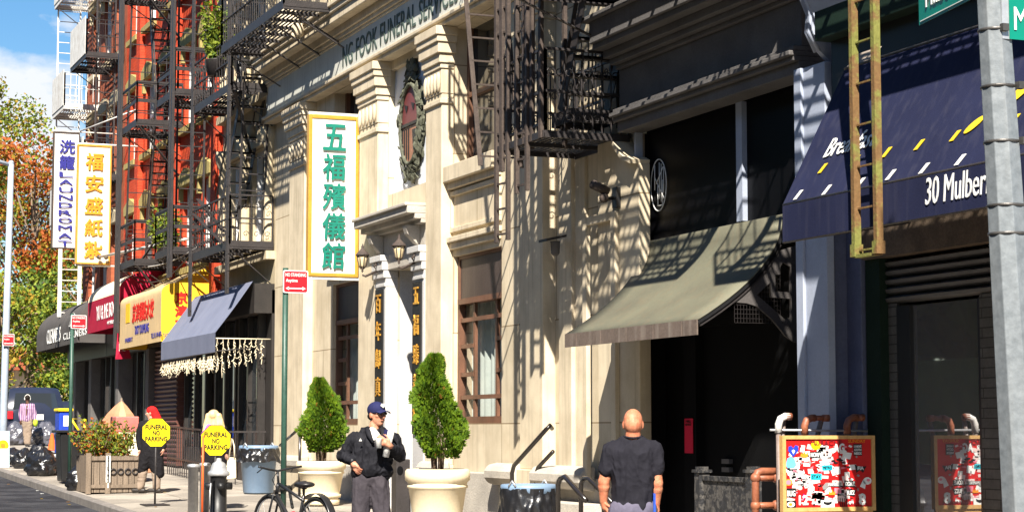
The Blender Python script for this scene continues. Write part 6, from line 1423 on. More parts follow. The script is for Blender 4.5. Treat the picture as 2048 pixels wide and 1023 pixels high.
# plants on the fire escapes
def potplant(label, px, py, X, hh, r_, seed, pot):
    c = at_x(px, py, X); t = thing('potted_plant', label, 'plant', c, 'plants kept on the fire escapes'); rnd = random.Random(seed)
    b = MB(c); b.lathe(c, [(pot * .8, 0), (pot, pot * 1.4), (pot * 1.02, pot * 1.45), (.02, pot * 1.3)], 14); b.build('pot', M['iron'], t)
    b = MB(c); s_ = MB(c)
    for k in range(16):
        a = rnd.uniform(0, 6.28); e = Vector((c[0] + r_ * .6 * math.cos(a), c[1] + r_ * .6 * math.sin(a), c[2] + pot + hh * rnd.uniform(.5, 1))); o_ = Vector((c[0], c[1], c[2] + pot)); s_.tube([o_, (o_ + e) / 2 + Vector((0, 0, .1)), e], .01, 4, False)
        for j in range(60):
            f = rnd.uniform(.1, 1.05); q = o_ + (e - o_) * f + rv(rnd) * r_ * .42; b.cur = 0 if rnd.random() < .7 else 1; l = rnd.uniform(.08, .15); leaf(b, q, rv(rnd), rv(rnd), l, l * .25)
    b.build('foliage', [M['leaf_a'], M['leaf_b']], t, fix=False); s_.build('stems', M['bark'], t)
potplant('tall leafy plant in black tub high on the cream tenement fire escape', 432, 152, 38.6, 1.2, .34, 1, .22)
potplant('bright green plant on lower landing before red facade', 330, 520, 44.6, .9, .4, 2, .2)
# ------------------------------------------------------------------ far end: trees, vehicles
M['trunk_far'] = M['bark']
def tree(label, x, p, h, r_, seed, mix, n=4200, ls=(.13, .27)):
    g = gz(x, 8); t = thing('tree', label, 'tree', (x, p, g), 'autumn trees at the end of the street'); rnd = random.Random(seed)
    b = MB(org(t)); b.tube([(x, p, g - .2), (x + .1, p, g + h * .25), (x - .1, p + .1, g + h * .55), (x, p, g + h * .85)], [.26, .2, .13, .04], 8)
    cl = []
    for k in range(26):
        a = rnd.uniform(0, 6.28); zz_ = rnd.uniform(.30, .97); rr_ = r_ * math.sqrt(max(.05, 1 - ((zz_ - .58) / .45) ** 2)) * rnd.uniform(.35, .95); e = Vector((x + rr_ * math.cos(a), p + rr_ * math.sin(a), g + h * zz_)); cl.append((e, rnd.uniform(.5, 1.05) * r_ * .36))
        b.tube([(x, p, g + h * max(.2, zz_ - .22)), (Vector((x, p, g + h * zz_ - .3)) + e) / 2, e], [.06, .04, .015], 5, False)
    b.build('trunk', M['bark'], t)
    b = MB(org(t))
    for k in range(n):
        c, q = cl[rnd.randrange(len(cl))]; d = rv(rnd); rad = q * (.55 + .6 * rnd.random()); pos = c + Vector((d.x * rad, d.y * rad, d.z * rad * .75))
        hf = (pos.z - g) / h; mm = mix(hf, mnoise.noise(pos * .32 + Vector((seed * 7, 0, 0))) * .9 + .5 + rnd.uniform(-.12, .12), rnd)
        b.cur = mm; l = rnd.uniform(*ls); leaf(b, pos, rv(rnd), rv(rnd), l, l * .36)
    b.build('crown', [M['leaf_a'], M['leaf_b'], M['leaf_c'], M['leaf_d']], t, fix=False)
def mixA(h, u, r_): return r_.choices((2, 3, 0), (6, 1.6, .5))[0] if u > .46 else r_.choices((0, 1, 3), (4, 3, .8))[0]
def mixG(h, u, r_): return r_.choices((0, 1, 3), (4, 3, .4))[0] if u < .72 else r_.choices((0, 3), (2, 2))[0]
def mixY(h, u, r_): return r_.choices((0, 3, 1), (4, 2, .5))[0] if u > .4 else r_.choices((0, 1, 2), (3, 2, .3))[0]
tree('rust and orange tree crown behind the laundromat sign', 92, 13.4, 13.6, 4.6, 1, mixA, 12000)
tree('tall yellow green tree at the top left of the street', 100, 12.0, 17.6, 4.6, 2, mixY, 10000)
tree('low green tree hanging over the parked dark car', 84, 11.0, 6.6, 3.4, 3, mixG, 9000)
tree('green tree reaching behind the charcoal cleaners awning', 86, 15.2, 8.0, 3.8, 4, mixG, 6500)
tree('mixed orange tree cut by the left edge of picture', 88, 9.6, 13.0, 3.8, 5, mixA, 8500)
tree('olive tree partly hidden behind orange tree', 110, 17.0, 16.5, 5.0, 6, mixY, 6000)
# buildings / wall far beyond
fw_ = thing('park_pavilion', 'low sandy building glimpsed under the trees', 'building', (125, 17, gz(125, 10)))
b = MB(org(fw_)); b.box(122, 130, 10, 26, 1, 5.2); b.build('wall', M['stone'], fw_); b = MB(org(fw_)); b.prism([(121, 9.4, 5.2), (121, 26.6, 5.2), (121, 22, 6.6), (121, 14, 6.6)], (10, 0, 0)); b.build('roof', M['orange_brick'], fw_)
hd_ = MB((135, 15, 1)); rnd = random.Random(4)
for k in range(5200):
    q = Vector((rnd.uniform(132, 140), rnd.uniform(4, 40), 1.2 + 5.2 * rnd.random() ** .7)); hd_.cur = rnd.choices((0, 1), (1, 2))[0]; l = rnd.uniform(.4, .8); leaf(hd_, q, rv(rnd), rv(rnd), l, l * .4)
setp(hd_.build('far_foliage', [M['leaf_a'], M['leaf_b']], fix=False), kind='stuff')
# vehicles: seen from behind
def car(label, X, pc, wd, ht, ln, m, cat='car', name='parked_car'):
    g = gz(X, 10) ; t = thing(name, label, cat, (X, pc, g), 'cars parked at the end of the street'); h = wd / 2
    def sect(x, ins, z0, z1): return [(x, pc - h + ins, g + z0), (x, pc + h - ins, g + z0), (x, pc + h - ins * 1.6, g + z1), (x, pc - h + ins * 1.6, g + z1)]
    b = MB(org(t))
    prof_ = [(0, .38), (-.03, .62), (.0, ht * .56), (.28, ht * .93), (.55, ht), (ln * .55, ht), (ln * .72, ht * .6), (ln * .97, ht * .5), (ln, .4)]
    n = 12; vs = []; fs = []
    for x, z in prof_:
        ins = .0 if z < ht * .6 else .16 * (z - ht * .56) / (ht * .44)
        for k in range(n + 1): 
            f = k / n * 2 - 1; vs.append((X + x + .10 * f ** 4 * (1 if x < 1 else -1), pc + f * (h - ins), g + z - (.05 * f ** 4 if z > ht * .5 else 0)))
    for j in range(len(prof_) - 1):
        for k in range(n): fs.append((j * (n + 1) + k, j * (n + 1) + k + 1, (j + 1) * (n + 1) + k + 1, (j + 1) * (n + 1) + k))
    b.smooth = True; b.add(vs, fs); b.smooth = False
    for s_ in (0, n):
        b.add([vs[j * (n + 1) + s_] for j in range(len(prof_))] + [(X + ln - .1, vs[s_][1], g + .3), (X + .1, vs[s_][1], g + .3)], [tuple(range(len(prof_) + 2))])
    b.box(X + .1, X + ln - .1, pc - h + .06, pc + h - .06, g + .28, g + .42); b.build('body', m, t, fix=False)
    b = MB(org(t)); b.prism([(X + .04, pc - h * .78, g + ht * .60), (X + .04, pc + h * .78, g + ht * .60), (X + .235, pc + h * .68, g + ht * .89), (X + .235, pc - h * .68, g + ht * .89)], (.012, 0, .0)); b.build('rear_window', M['glass_dark'], t)
    b = MB(org(t))
    for s_ in (-1, 1): b.prism([(X + .6, pc + s_ * (h - .03), g + ht * .62), (X + ln * .66, pc + s_ * (h - .03), g + ht * .62), (X + ln * .55, pc + s_ * (h - .12), g + ht * .92), (X + .65, pc + s_ * (h - .12), g + ht * .92)], (0, s_ * .02, 0))
    b.build('side_window', M['glass_dark'], t)
    for s_ in (-1, 1):
        b = MB(org(t)); b.box(X - .045, X + .03, pc + s_ * (h - .12) - .09, pc + s_ * (h - .12) + .09, g + ht * .42, g + ht * .56); b.build('tail_light', M['sign_red'], t)
        for xx in (.85, ln - .85):
            b = MB(org(t)); b.tube([(X + xx, pc + s_ * (h - .22), g + .33), (X + xx, pc + s_ * (h + .01), g + .33)], .33, 18); b.build('wheel', M['tyre'], t)
    b = MB(org(t)); b.box(X - .06, X + .05, pc - h + .03, pc + h - .03, g + .36, g + .52); b.build('bumper', M['bin_black'], t, bevel=.02)
    b = MB(org(t)); b.box(X - .062, X - .045, pc - .26, pc + .26, g + ht * .40, g + ht * .50); b.build('number_plate', M['white_paint'], t)
    return t
M['car_navy'] = mat('navy car paint', (.02, .025, .045), rough=.25, fine=.05, bump=0, coat=.15, spec=.25); M['car_white'] = mat('white car paint', (.7, .7, .7), rough=.2, fine=.04, bump=0, coat=.5)
car('dark navy van standing behind the striped shirt walker', 72, at_x(72, 830, 72)[1], 2.05, 1.95, 4.8, M['car_navy'], 'van', 'parked_van')
car('white car whose roof shows above the navy van', 86, at_x(40, 800, 86)[1], 1.9, 1.75, 4.5, M['car_white'])
car('dark car right of the navy van under the trees', 80, at_x(122, 830, 80)[1], 1.85, 1.55, 4.5, M['car_navy'])
# ------------------------------------------------------------------ people
FH = Vector((math.cos(YAW), math.sin(YAW), 0)); RH = Vector((-math.sin(YAW), math.cos(YAW), 0)); UPV = Vector((0, 0, 1))
def PT(px, py, z, t=0.0):
    """point seen at a pixel, z metres ahead of the camera less t metres towards it"""
    d = Vector(ray(px, py)); s_ = (z - t) / d.dot(FH); q = d * s_; return Vector((q.x, q.y, q.z + CAMZ))
def hull(b, a, c, ra, rb, n=12):
    a, c = Vector(a), Vector(c); d = c - a; L_ = d.length
    if L_ < 1e-5: b.ball(a, ra, n, 8); return
    d.normalize(); pts, rs = [], []
    for k in range(1, 5): t = math.pi / 2 * (1 - k / 5); pts.append(a - d * ra * math.sin(t)); rs.append(ra * math.cos(t))
    pts.append(a); rs.append(ra); pts.append((a + c) / 2); rs.append((ra + rb) / 2); pts.append(c); rs.append(rb)
    for k in range(1, 5): t = math.pi / 2 * k / 5; pts.append(c + d * rb * math.sin(t)); rs.append(rb * math.cos(t))
    b.tube(pts, rs, n)
def fuse(name, b, voxel, m, parent, disp=0, dscale=9, seed=0, smooth=3, stretch=1.0):
    o = b.build(name, m, parent)
    r_ = o.modifiers.new('remesh', 'REMESH'); r_.mode = 'VOXEL'; r_.voxel_size = voxel; r_.use_smooth_shade = True
    if smooth: s_ = o.modifiers.new('smooth', 'SMOOTH'); s_.iterations = smooth; s_.factor = .5
    bpy.context.view_layer.update(); dg = bpy.context.evaluated_depsgraph_get()
    me = bpy.data.meshes.new_from_object(o.evaluated_get(dg)); o.modifiers.clear(); old = o.data; o.data = me; bpy.data.meshes.remove(old)
    if disp:
        nr = [v.normal.copy() for v in me.vertices]
        for v, n_ in zip(me.vertices, nr):
            q = v.co * dscale; q.z *= stretch
            w_ = mnoise.noise(q * .5) * .8; q = q + Vector((w_, w_, -w_))
            f = mnoise.noise(q + Vector((seed, 0, 0))); f2 = mnoise.noise(q * 2.3 + Vector((0, seed, 0)))
            v.co += n_ * disp * (1.1 - 2.6 * abs(f) ** .8 - .9 * abs(f2))
    for p in me.polygons: p.use_smooth = True
    if not me.materials: me.materials.append(m)
    return o
def squash(b, c, r, ax=None): b.ball(c, r, 16, 12, ax)
def frame_rot(fwd):
    f = Vector(fwd).normalized(); r_ = Vector((0, 0, 1)).cross(f).normalized(); u = f.cross(r_); return Matrix((r_, f, u)).transposed()   # columns: side, forward, up
def hand(b, wrist, dirv, palm_n, side, s_=1.0, curl=.5):
    """palm, four unequal curled fingers and a thumb; palm_n points out of the palm"""
    d = Vector(dirv).normalized(); n = Vector(palm_n); n = (n - d * n.dot(d)).normalized(); w_ = d.cross(n) * side
    c = Vector(wrist); hull(b, c, c + d * .045 * s_, .027 * s_, .030 * s_)
    hull(b, c + d * .05 * s_ + w_ * .018 * s_, c + d * .085 * s_ + w_ * .024 * s_, .018 * s_, .015 * s_); hull(b, c + d * .05 * s_ - w_ * .018 * s_, c + d * .08 * s_ - w_ * .026 * s_, .018 * s_, .014 * s_)
    for k, (o_, L_) in enumerate(((.030, .072), (.011, .082), (-.010, .077), (-.030, .060))):
        p = c + d * .085 * s_ + w_ * o_ * s_; dd = d.copy(); seg = L_ * s_ / 3
        for j in range(3):
            a = curl * (.55 + .35 * j) + .06 * k; dd = (d * math.cos(a * (j + 1) * .7) + n * math.sin(a * (j + 1) * .7)).normalized(); q = p + dd * seg; hull(b, p, q, (.0092 - .0006 * j) * s_, (.0086 - .0007 * j) * s_, 8); p = q
    p = c + d * .02 * s_ + w_ * .026 * s_
    for j, (f, sd, nn) in enumerate(((.6, .75, .25), (.85, .35, .45), (.9, .1, .5))):
        q = p + (d * f + w_ * sd + n * nn).normalized() * .030 * s_; hull(b, p, q, (.0125 - .0012 * j) * s_, (.0115 - .0012 * j) * s_, 8); p = q
def skin_mat(name, c): 
    m = mat(name, c, (c[0] * .86, c[1] * .70, c[2] * .66), rough=.55, nscale=16, amt=.9, fine=.16, bump=.15, bscale=120); b = m.node_tree.nodes['Principled BSDF']; b.inputs['Subsurface Weight'].default_value = .12; b.inputs['Subsurface Radius'].default_value = (.02, .008, .004); return m
SK1 = skin_mat('tanned skin', (.50, .24, .15)); SK2 = skin_mat('sunburnt skin', (.52, .215, .12)); SK3 = skin_mat('dark skin', (.10, .05, .03)); SK4 = skin_mat('fair skin', (.55, .32, .23))
M['jacket'] = mat('black navy jacket', (.016, .016, .020), (.011, .011, .014), rough=.75, nscale=8, fine=.25, bump=.5, bscale=14)
M['trouser_char'] = mat('charcoal trousers', (.055, .048, .055), (.04, .035, .042), rough=.85, nscale=6, fine=.25, bump=.5, bscale=14)
M['tee_navy'] = mat('faded navy tee', (.016, .0155, .021), (.0135, .013, .018), rough=.85, nscale=7, fine=.25, bump=.45, bscale=13)
M['tee_white'] = mat('white tee', (.72, .70, .65), rough=.85, fine=.1)
M['trouser_violet'] = mat('grey violet trousers', (.11, .10, .14), (.08, .075, .11), rough=.85, fine=.2)
M['cap_navy'] = mat('navy cap cloth', (.02, .022, .075), rough=.8, fine=.15)
M['hair_dark'] = mat('dark hair', (.02, .015, .012), rough=.6, fine=.4, bscale=90)
M['shoe'] = mat('dark shoe', (.03, .025, .022), rough=.5, fine=.2)
M['shades'] = mat('sunglass lens', (.008, .008, .009), rough=.08, fine=0, bump=0, spec=.8)
M['khaki'] = mat('khaki trousers', (.26, .20, .15), (.2, .15, .115), rough=.85, fine=.2)
M['lip'] = mat('lip', (.33, .11, .08), rough=.5, fine=.1)
def legs(b, hipL, hipR, z, gy, kx, ax, r_=(.095, .072, .062), t=0, tk=0):
    for (hx, hy), k_, a_ in ((hipL, kx[0], ax[0]), (hipR, kx[1], ax[1])):
        h = PT(hx, hy, z, t); ky = (hy + gy) / 2; kk = PT(k_, ky, z, t + tk); an = PT(a_, gy - 10, z, t); hull(b, h, kk, r_[0], r_[1]); hull(b, kk, an, r_[1] * .98, r_[2])
# --- man in the navy cap, facing the camera, looking to the picture's right
Z = 20.0; base = PT(742, 860, Z); g = gz(base.x, base.y); gy = 860 + (CAMZ - g) * FPX / Z
A = thing('person', 'man in navy cap and dark jacket holding newspaper and white cup, hand at pocket', 'person', (base.x, base.y, g), 'people on the pavement')
f0 = (-FH + RH * .95 + UPV * .02).normalized()            # where the head looks
hc = PT(754, 829, Z); rot = frame_rot(f0)
def hd(v): return hc + rot @ Vector(v)
def head(b, hc_, rot_, s_=1.0):
    h = lambda v: hc_ + rot_ @ (Vector(v) * s_)
    squash(b, h((0, -.012, .03)), (.075 * s_, .094 * s_, .092 * s_), rot_)
    squash(b, h((0, .020, -.03)), (.063 * s_, .072 * s_, .085 * s_), rot_)
    squash(b, h((0, .045, -.082)), (.038 * s_, .036 * s_, .03 * s_), rot_)              # chin
    hull(b, h((0, .082, .012)), h((0, .106, -.026)), .010 * s_, .016 * s_, 8); squash(b, h((-.012, .095, -.03)), .011 * s_); squash(b, h((.012, .095, -.03)), .011 * s_)
    squash(b, h((0, .078, .032)), (.052 * s_, .018 * s_, .014 * s_), rot_)              # brow
    for q in (-1, 1):
        squash(b, h((q * .074, -.008, -.005)), (.012 * s_, .022 * s_, .034 * s_), rot_); squash(b, h((q * .043, .058, -.012)), (.022 * s_, .022 * s_, .02 * s_), rot_)
    squash(b, h((0, .083, -.055)), (.026 * s_, .013 * s_, .011 * s_), rot_)             # mouth
b = MB(org(A)); head(b, hc, rot)
nk = PT(746, 862, Z); hull(b, hc + Vector((0, 0, -.06)) - f0 * .02, nk + Vector((0, 0, -.06)), .056, .062)
sL, sR = PT(708, 874, Z), PT(785, 872, Z); eL, eR = PT(686, 910, Z, -.05), PT(799, 910, Z, -.02); hL, hR = PT(704, 921, Z, .10), PT(779, 890, Z, .24)
hull(b, sL - UPV * .03, sR - UPV * .03, .045, .045); hull(b, nk + Vector((0, 0, -.1)), PT(742, 950, Z), .09, .09)
hull(b, sL, eL, .05, .042); hull(b, eL, hL, .042, .03); hull(b, sR, eR, .05, .042); hull(b, eR, hR, .042, .03)
hand(b, hL, (PT(714, 938, Z, .12) - PT(704, 921, Z, .10)), FH * .6 + RH * .5, 1, 1.08, .45)
hand(b, hR, (PT(766, 886, Z, .25) - hR) + UPV * .02, -RH * .2 + FH * .9 + UPV * .0, 1, 1.12, .62)
legs(b, (724, 965), (759, 965), Z, gy, (720, 768), (716, 772), (.07, .055, .045))
fuse('body', b, .0065, SK1, A, smooth=2)
b = MB(org(A))
hull(b, PT(711, 877, Z), PT(783, 876, Z), .072, .072); hull(b, PT(724, 886, Z), PT(724, 930, Z), .098, .10); hull(b, PT(768, 886, Z), PT(764, 930, Z), .098, .10); hull(b, PT(746, 890, Z, .03), PT(743, 935, Z, .03), .12, .125)
hull(b, PT(722, 940, Z), PT(766, 940, Z), .105, .10); hull(b, PT(728, 864, Z), PT(766, 864, Z), .05, .05)
hull(b, PT(707, 880, Z), eL, .072, .062); hull(b, eL, hL + (eL - hL) * .12, .062, .045); hull(b, PT(787, 879, Z), eR, .072, .064); hull(b, eR, hR + (eR - hR) * .16, .062, .048)
fuse('jacket', b, .008, M['jacket'], A, disp=.012, dscale=12, seed=3, stretch=.6)
b = MB(org(A)); legs(b, (725, 962), (757, 962), Z, gy, (720, 768), (716, 772), (.105, .086, .08)); hull(b, PT(730, 955, Z), PT(752, 955, Z), .108, .108); fuse('trousers', b, .011, M['trouser_char'], A, disp=.008, dscale=11, seed=5, stretch=.3)
b = MB(org(A)); b.add([tuple(PT(x, y, Z, t)) for x, y, t in ((737, 858, .10), (757, 860, .12), (766, 868, .16), (757, 884, .185), (751, 888, .185), (743, 878, .165))], [tuple(range(6))]); 
hull(b, PT(744, 864, Z, .07), PT(752, 876, Z, .10), .055, .06); fuse('tee', b, .01, M['tee_white'], A)
b = MB(org(A))
for pts in (((735, 856, .06), (738, 868, .15), (746, 884, .19)), ((764, 857, .07), (768, 866, .16), (757, 884, .19))):
    q = [PT(*[p_[0], p_[1]], Z, p_[2]) for p_ in pts]; b.tube(q, [.03, .028, .012], 8)
b.build('collar', M['jacket'], A)
# cap, brim, glasses, mouth
b = MB(org(A)); squash(b, hd((0, -.012, .052)), (.086, .104, .085), rot); fuse('cap', b, .006, M['cap_navy'], A)
b = MB(org(A))
b.grid(lambda u, v: hd(((u - .5) * 2 * .078 * (1 - .12 * v), .075 + v * .085 * (1 - .35 * (2 * u - 1) ** 2), .052 - .018 * v - .022 * (2 * u - 1) ** 2)), 12, 5); b.build('cap_brim', M['cap_navy'], A, fix=False, solid=.006)
b = MB(org(A))
b.prism([hd((.035 * 0 - .03 + x * .03, .091 + .0, .09 + z * .022)) for x, z in ((0, 0), (1, -1), (2, 0), (1.6, 1), (.4, 1))], hd((0, .006, 0)) - hd((0, 0, 0))); b.build('cap_badge', M['tee_white'], A)
b = MB(org(A))
for q in (-1, 1): squash(b, hd((q * .034, .084, .014)), (.029, .012, .019), rot); hull(b, hd((q * .062, .07, .02)), hd((q * .078, -.005, .018)), .004, .004, 6)
hull(b, hd((-.02, .093, .018)), hd((.02, .093, .018)), .005, .005, 6); b.build('sunglasses', M['shades'], A)
b = MB(org(A)); hull(b, hd((-.02, .092, -.056)), hd((.02, .092, -.056)), .004, .004, 6); b.build('lips', M['lip'], A)
b = MB(org(A)); squash(b, hd((0, -.035, -.012)), (.079, .075, .05), rot); fuse('hair', b, .007, M['hair_dark'], A)
b = MB(org(A)); q = PT(721, 878, Z, .17); b.prism([q + RH * x + UPV * y for x, y in ((-.015, -.015), (.015, -.015), (0, .014))], tuple(-FH * .006)); b.build('jacket_emblem', M['tee_white'], A)
b = MB(org(A)); hull(b, hL - UPV * .0, hL - UPV * .001 + (eL - hL) * .02, .036, .036); b.build('wristband', M['black'], A)
for s_, a_ in ((0, 716), (1, 772)):
    b = MB(org(A)); q = PT(a_, gy - 6, Z); hull(b, q + FH * .05, q - FH * .17 + UPV * -.0, .045, .04); b.build('shoe', M['shoe'], A)
cup = MB(tuple(PT(757, 882, Z, .27))); c = PT(757, 886, Z, .27); cup.lathe(tuple(c), [(.028, -.045), (.036, .045), (.038, .048), (.03, .05), (.01, .05)], 18); o = setp(cup.build('paper_cup', M['white_sign']), 'small white paper cup in the capped man hand', 'cup')
nw = thing('newspaper', 'rolled newspaper with a navy fold tucked under the capped man arm', 'newspaper', tuple(PT(776, 880, Z, .2)))
a, c = PT(783, 858, Z, .20), PT(771, 913, Z, .20)
M['newsprint'] = mat('newsprint', (.60, .585, .56), (.42, .41, .40), rough=.8, nscale=40, amt=1, fine=.2)
b = MB(org(nw)); b.tube([a, c], .034, 12); b.tube([a + UPV * .002, a + UPV * .004], .026, 10); b.build('roll', M['newsprint'], nw)
b = MB(org(nw)); b.bar(a - RH * .045, a + (c - a) * .62 - RH * .035, .05, .02); b.build('navy_fold', M['cap_navy'], nw)
# --- bald man seen from behind
Z = 16.5; base = PT(1265, 860, Z); g = gz(base.x, base.y); gy = 860 + (CAMZ - g) * FPX / Z
B = thing('person', 'bald man from behind in faded navy tee, carrying a blue folder', 'person', (base.x, base.y, g), 'people on the pavement')
f0 = (FH + RH * .06 - UPV * .05).normalized(); rot = frame_rot(f0); hc = PT(1266, 848, Z)
b = MB(org(B)); head(b, hc, rot, 1.06); squash(b, hc + UPV * .01 - f0 * .02, (.079, .095, .098), rot)
hull(b, hc - UPV * .05 - f0 * .015, PT(1266, 880, Z), .062, .068); hull(b, PT(1244, 889, Z), PT(1288, 889, Z), .045, .045)
arms = ((PT(1224, 902, Z), PT(1208, 962, Z, -.02), PT(1207, 1002, Z, -.06)), (PT(1306, 900, Z), PT(1314, 965, Z), PT(1312, 1008, Z, -.05)))
for s_, e_, h_ in arms: hull(b, s_ - UPV * .02, e_, .058, .050); hull(b, e_, h_, .052, .033); hull(b, e_ + (h_ - e_) * .25, e_ + (h_ - e_) * .3, .052, .05)
hand(b, arms[0][2], (-UPV + RH * .35), RH * .9 + FH * .3, -1, 1.1, .75); hand(b, arms[1][2], -UPV + FH * .2, -RH, 1, 1.1, .6)
hull(b, PT(1252, 905, Z), PT(1252, 1005, Z), .09, .09); hull(b, PT(1280, 905, Z), PT(1280, 1005, Z), .09, .09); legs(b, (1245, 1020), (1287, 1020), Z, gy, (1242, 1290), (1240, 1290), (.08, .06, .05))
fuse('body', b, .0065, SK2, B, smooth=2)
b = MB(org(B))
hull(b, PT(1230, 899, Z), PT(1301, 899, Z), .076, .076); hull(b, PT(1248, 884, Z), PT(1284, 884, Z), .052, .052); hull(b, PT(1247, 912, Z), PT(1250, 1000, Z), .122, .105); hull(b, PT(1284, 912, Z), PT(1281, 1000, Z), .122, .105); hull(b, PT(1266, 905, Z), PT(1266, 1000, Z), .125, .118); hull(b, PT(1250, 1010, Z), PT(1281, 1010, Z), .112, .112)
for s_, e_, h_ in arms: hull(b, s_, s_ + (e_ - s_) * .58, .080, .074); hull(b, PT(1266, 880, Z), s_ + UPV * .0, .058, .068)
fuse('tee', b, .009, M['tee_navy'], B, disp=.012, dscale=9, seed=11, stretch=.5)
b = MB(org(B)); legs(b, (1243, 1020), (1288, 1020), Z, gy, (1242, 1290), (1240, 1290), (.112, .095, .088)); hull(b, PT(1251, 1022, Z), PT(1280, 1022, Z), .118, .118); fuse('trousers', b, .013, M['trouser_violet'], B, disp=.008, dscale=10, seed=13, stretch=.3)
for a_ in (1240, 1290):
    b = MB(org(B)); q = PT(a_, gy - 8, Z); hull(b, q - FH * .05, q + FH * .17, .045, .04); b.build('shoe', M['shoe'], B)
b = MB(org(B)); b.tube([PT(1247 + k * 3.2, 872 + 3 * math.sin(k / 12 * math.pi), Z, .02 + .055 * math.sin(k / 12 * math.pi)) for k in range(13)], .010, 6); b.build('collar', M['tee_navy'], B)
fo = MB(tuple(PT(1306, 1010, Z))); q = PT(1305, 1012, Z, .02); fo.prism([q + FH * x + UPV * y for x, y in ((-.12, -.17), (.14, -.17), (.14, .11), (-.12, .11))], tuple(RH * .018)); M['folder_blue'] = mat('blue folder', (.02, .07, .42), rough=.4, fine=.05); setp(fo.build('folder', M['folder_blue']), 'blue folder held by bald man at his right side', 'folder')
# --- smaller figures
def walker(label, px, Z, heady, gy, skin, top, bottom, hairm, facing, hr_=1.0, bulk=1.0, leg=(0, 0), hair_fn=None, stripes=None, lean=0, topname='jacket', low=.50):
    base = PT(px, gy, Z); g = gz(base.x, base.y); t = thing('person', label, 'person', (base.x, base.y, g), 'people on the pavement')
    H = (gy - heady) * Z / FPX; k = H / 1.72; sc_ = FPX / Z
    def q(u, v, w_=0): return PT(px + (u + lean * v) * k * sc_, gy - v * k * sc_, Z, w_ * k)
    f = Vector(facing).normalized(); rot = frame_rot(f); hc = q(0, 1.60)
    b = MB(org(t)); head(b, hc, rot, k * 1.0); hull(b, hc - UPV * .05 * k, q(0, 1.40), .05 * k, .06 * k); hull(b, q(0, 1.3), q(0, .95), .12 * k, .12 * k)
    aL = (q(-.18, 1.37), q(-.24, 1.10, -.02), q(-.22, .86, .05)); aR = (q(.18, 1.37), q(.25, 1.10, -.02), q(.25, .87, .06))
    for s_, e_, h_ in (aL, aR): hull(b, s_, e_, .045 * k, .038 * k); hull(b, e_, h_, .038 * k, .028 * k); hand(b, h_, -UPV + f * .2, f, 1, k, .5)
    for sx_, dx in ((-1, leg[0]), (1, leg[1])): hull(b, q(sx_ * .09, .88), q(sx_ * .09 + dx * .5, .48), .07 * k, .055 * k); hull(b, q(sx_ * .09 + dx * .5, .48), q(sx_ * .09 + dx, .06), .055 * k, .04 * k)
    fuse('body', b, .011, skin, t)
    b = MB(org(t)); B_ = bulk
    hull(b, q(-.15, 1.36), q(.15, 1.36), .085 * k * B_, .085 * k * B_); hull(b, q(-.07, 1.28), q(-.07, low + .42), .13 * k * B_, .13 * k * B_); hull(b, q(.07, 1.28), q(.07, low + .42), .13 * k * B_, .13 * k * B_)
    if low < .45:
        for u0, u1, zz_ in ((-.07, -.17, .10), (-.03, -.12, .2), (.05, .08, .13), (.09, .17, .02), (.04, .12, .06)): hull(b, q(u0, low + .5), q(u1, low + zz_), .13 * k * B_, .09 * k * B_)
    for s_, e_, h_ in (aL, aR): hull(b, s_, e_, .075 * k * B_, .065 * k * B_); hull(b, e_, e_ + (h_ - e_) * .85, .062 * k * B_, .05 * k * B_)
    fuse(topname, b, .014, top, t, disp=.007, dscale=9, seed=px, stretch=.5)
    b = MB(org(t))
    for sx_, dx in ((-1, leg[0]), (1, leg[1])): hull(b, q(sx_ * .09, .88), q(sx_ * .09 + dx * .5, .48), .115 * k, .09 * k); hull(b, q(sx_ * .09 + dx * .5, .48), q(sx_ * .09 + dx, .12), .09 * k, .08 * k)
    fuse('trousers', b, .014, bottom, t, disp=.009, dscale=8, seed=px + 3)
    for sx_, dx in ((-1, leg[0]), (1, leg[1])):
        b = MB(org(t)); c = q(sx_ * .09 + dx, .045); hull(b, c - f * .06 * k, c + f * .15 * k, .045 * k, .04 * k); b.build('shoe', M['shoe'], t)
    if hairm:
        b = MB(org(t)); squash(b, hc + rot @ Vector((0, -.02 * k, .045 * k)), (.088 * k * hr_, .105 * k * hr_, .085 * k * hr_), rot)
        if hair_fn: hair_fn(b, q, hc, k)
        fuse('hair', b, .010, hairm, t, disp=.004, dscale=24, seed=2, stretch=.25)
    return t, q, hc, rot, k
M['stripe_shirt'] = mat('striped shirt', (.62, .55, .60), (.5, .42, .48), rough=.85, fine=.1)
def add_stripes(m, cols, scale, axis='X'):
    t = m.node_tree; tcn = [n for n in t.nodes if n.type == 'TEX_COORD'][0]; wv = t.nodes.new('ShaderNodeTexWave'); wv.wave_type = 'BANDS'; wv.bands_direction = axis; wv.inputs['Scale'].default_value = scale; wv.inputs['Distortion'].default_value = .4; t.links.new(tcn.outputs['Object'], wv.inputs['Vector'])
    rp_ = t.nodes.new('ShaderNodeValToRGB'); rp_.color_ramp.interpolation = 'CONSTANT'; rp_.color_ramp.elements[0].color = (*cols[0], 1); rp_.color_ramp.elements[1].color = (*cols[1], 1); rp_.color_ramp.elements[1].position = .5
    e = rp_.color_ramp.elements.new(.75); e.color = (*cols[2], 1); t.links.new(wv.outputs['Fac'], rp_.inputs['Fac']); t.links.new(rp_.outputs['Color'], t.nodes['Principled BSDF'].inputs['Base Color'])
add_stripes(M['stripe_shirt'], ((.42, .30, .38), (.17, .04, .13), (.10, .05, .16)), 5.5, 'Y')
walker_e = walker('man in striped shirt and khaki trousers walking away at far left', 55, 63.5, 790, 892, SK3, M['stripe_shirt'], M['khaki'], M['hair_dark'], FH - RH * .2, leg=(.05, -.06), topname='shirt')
t, q, hc, rot, k = walker_e
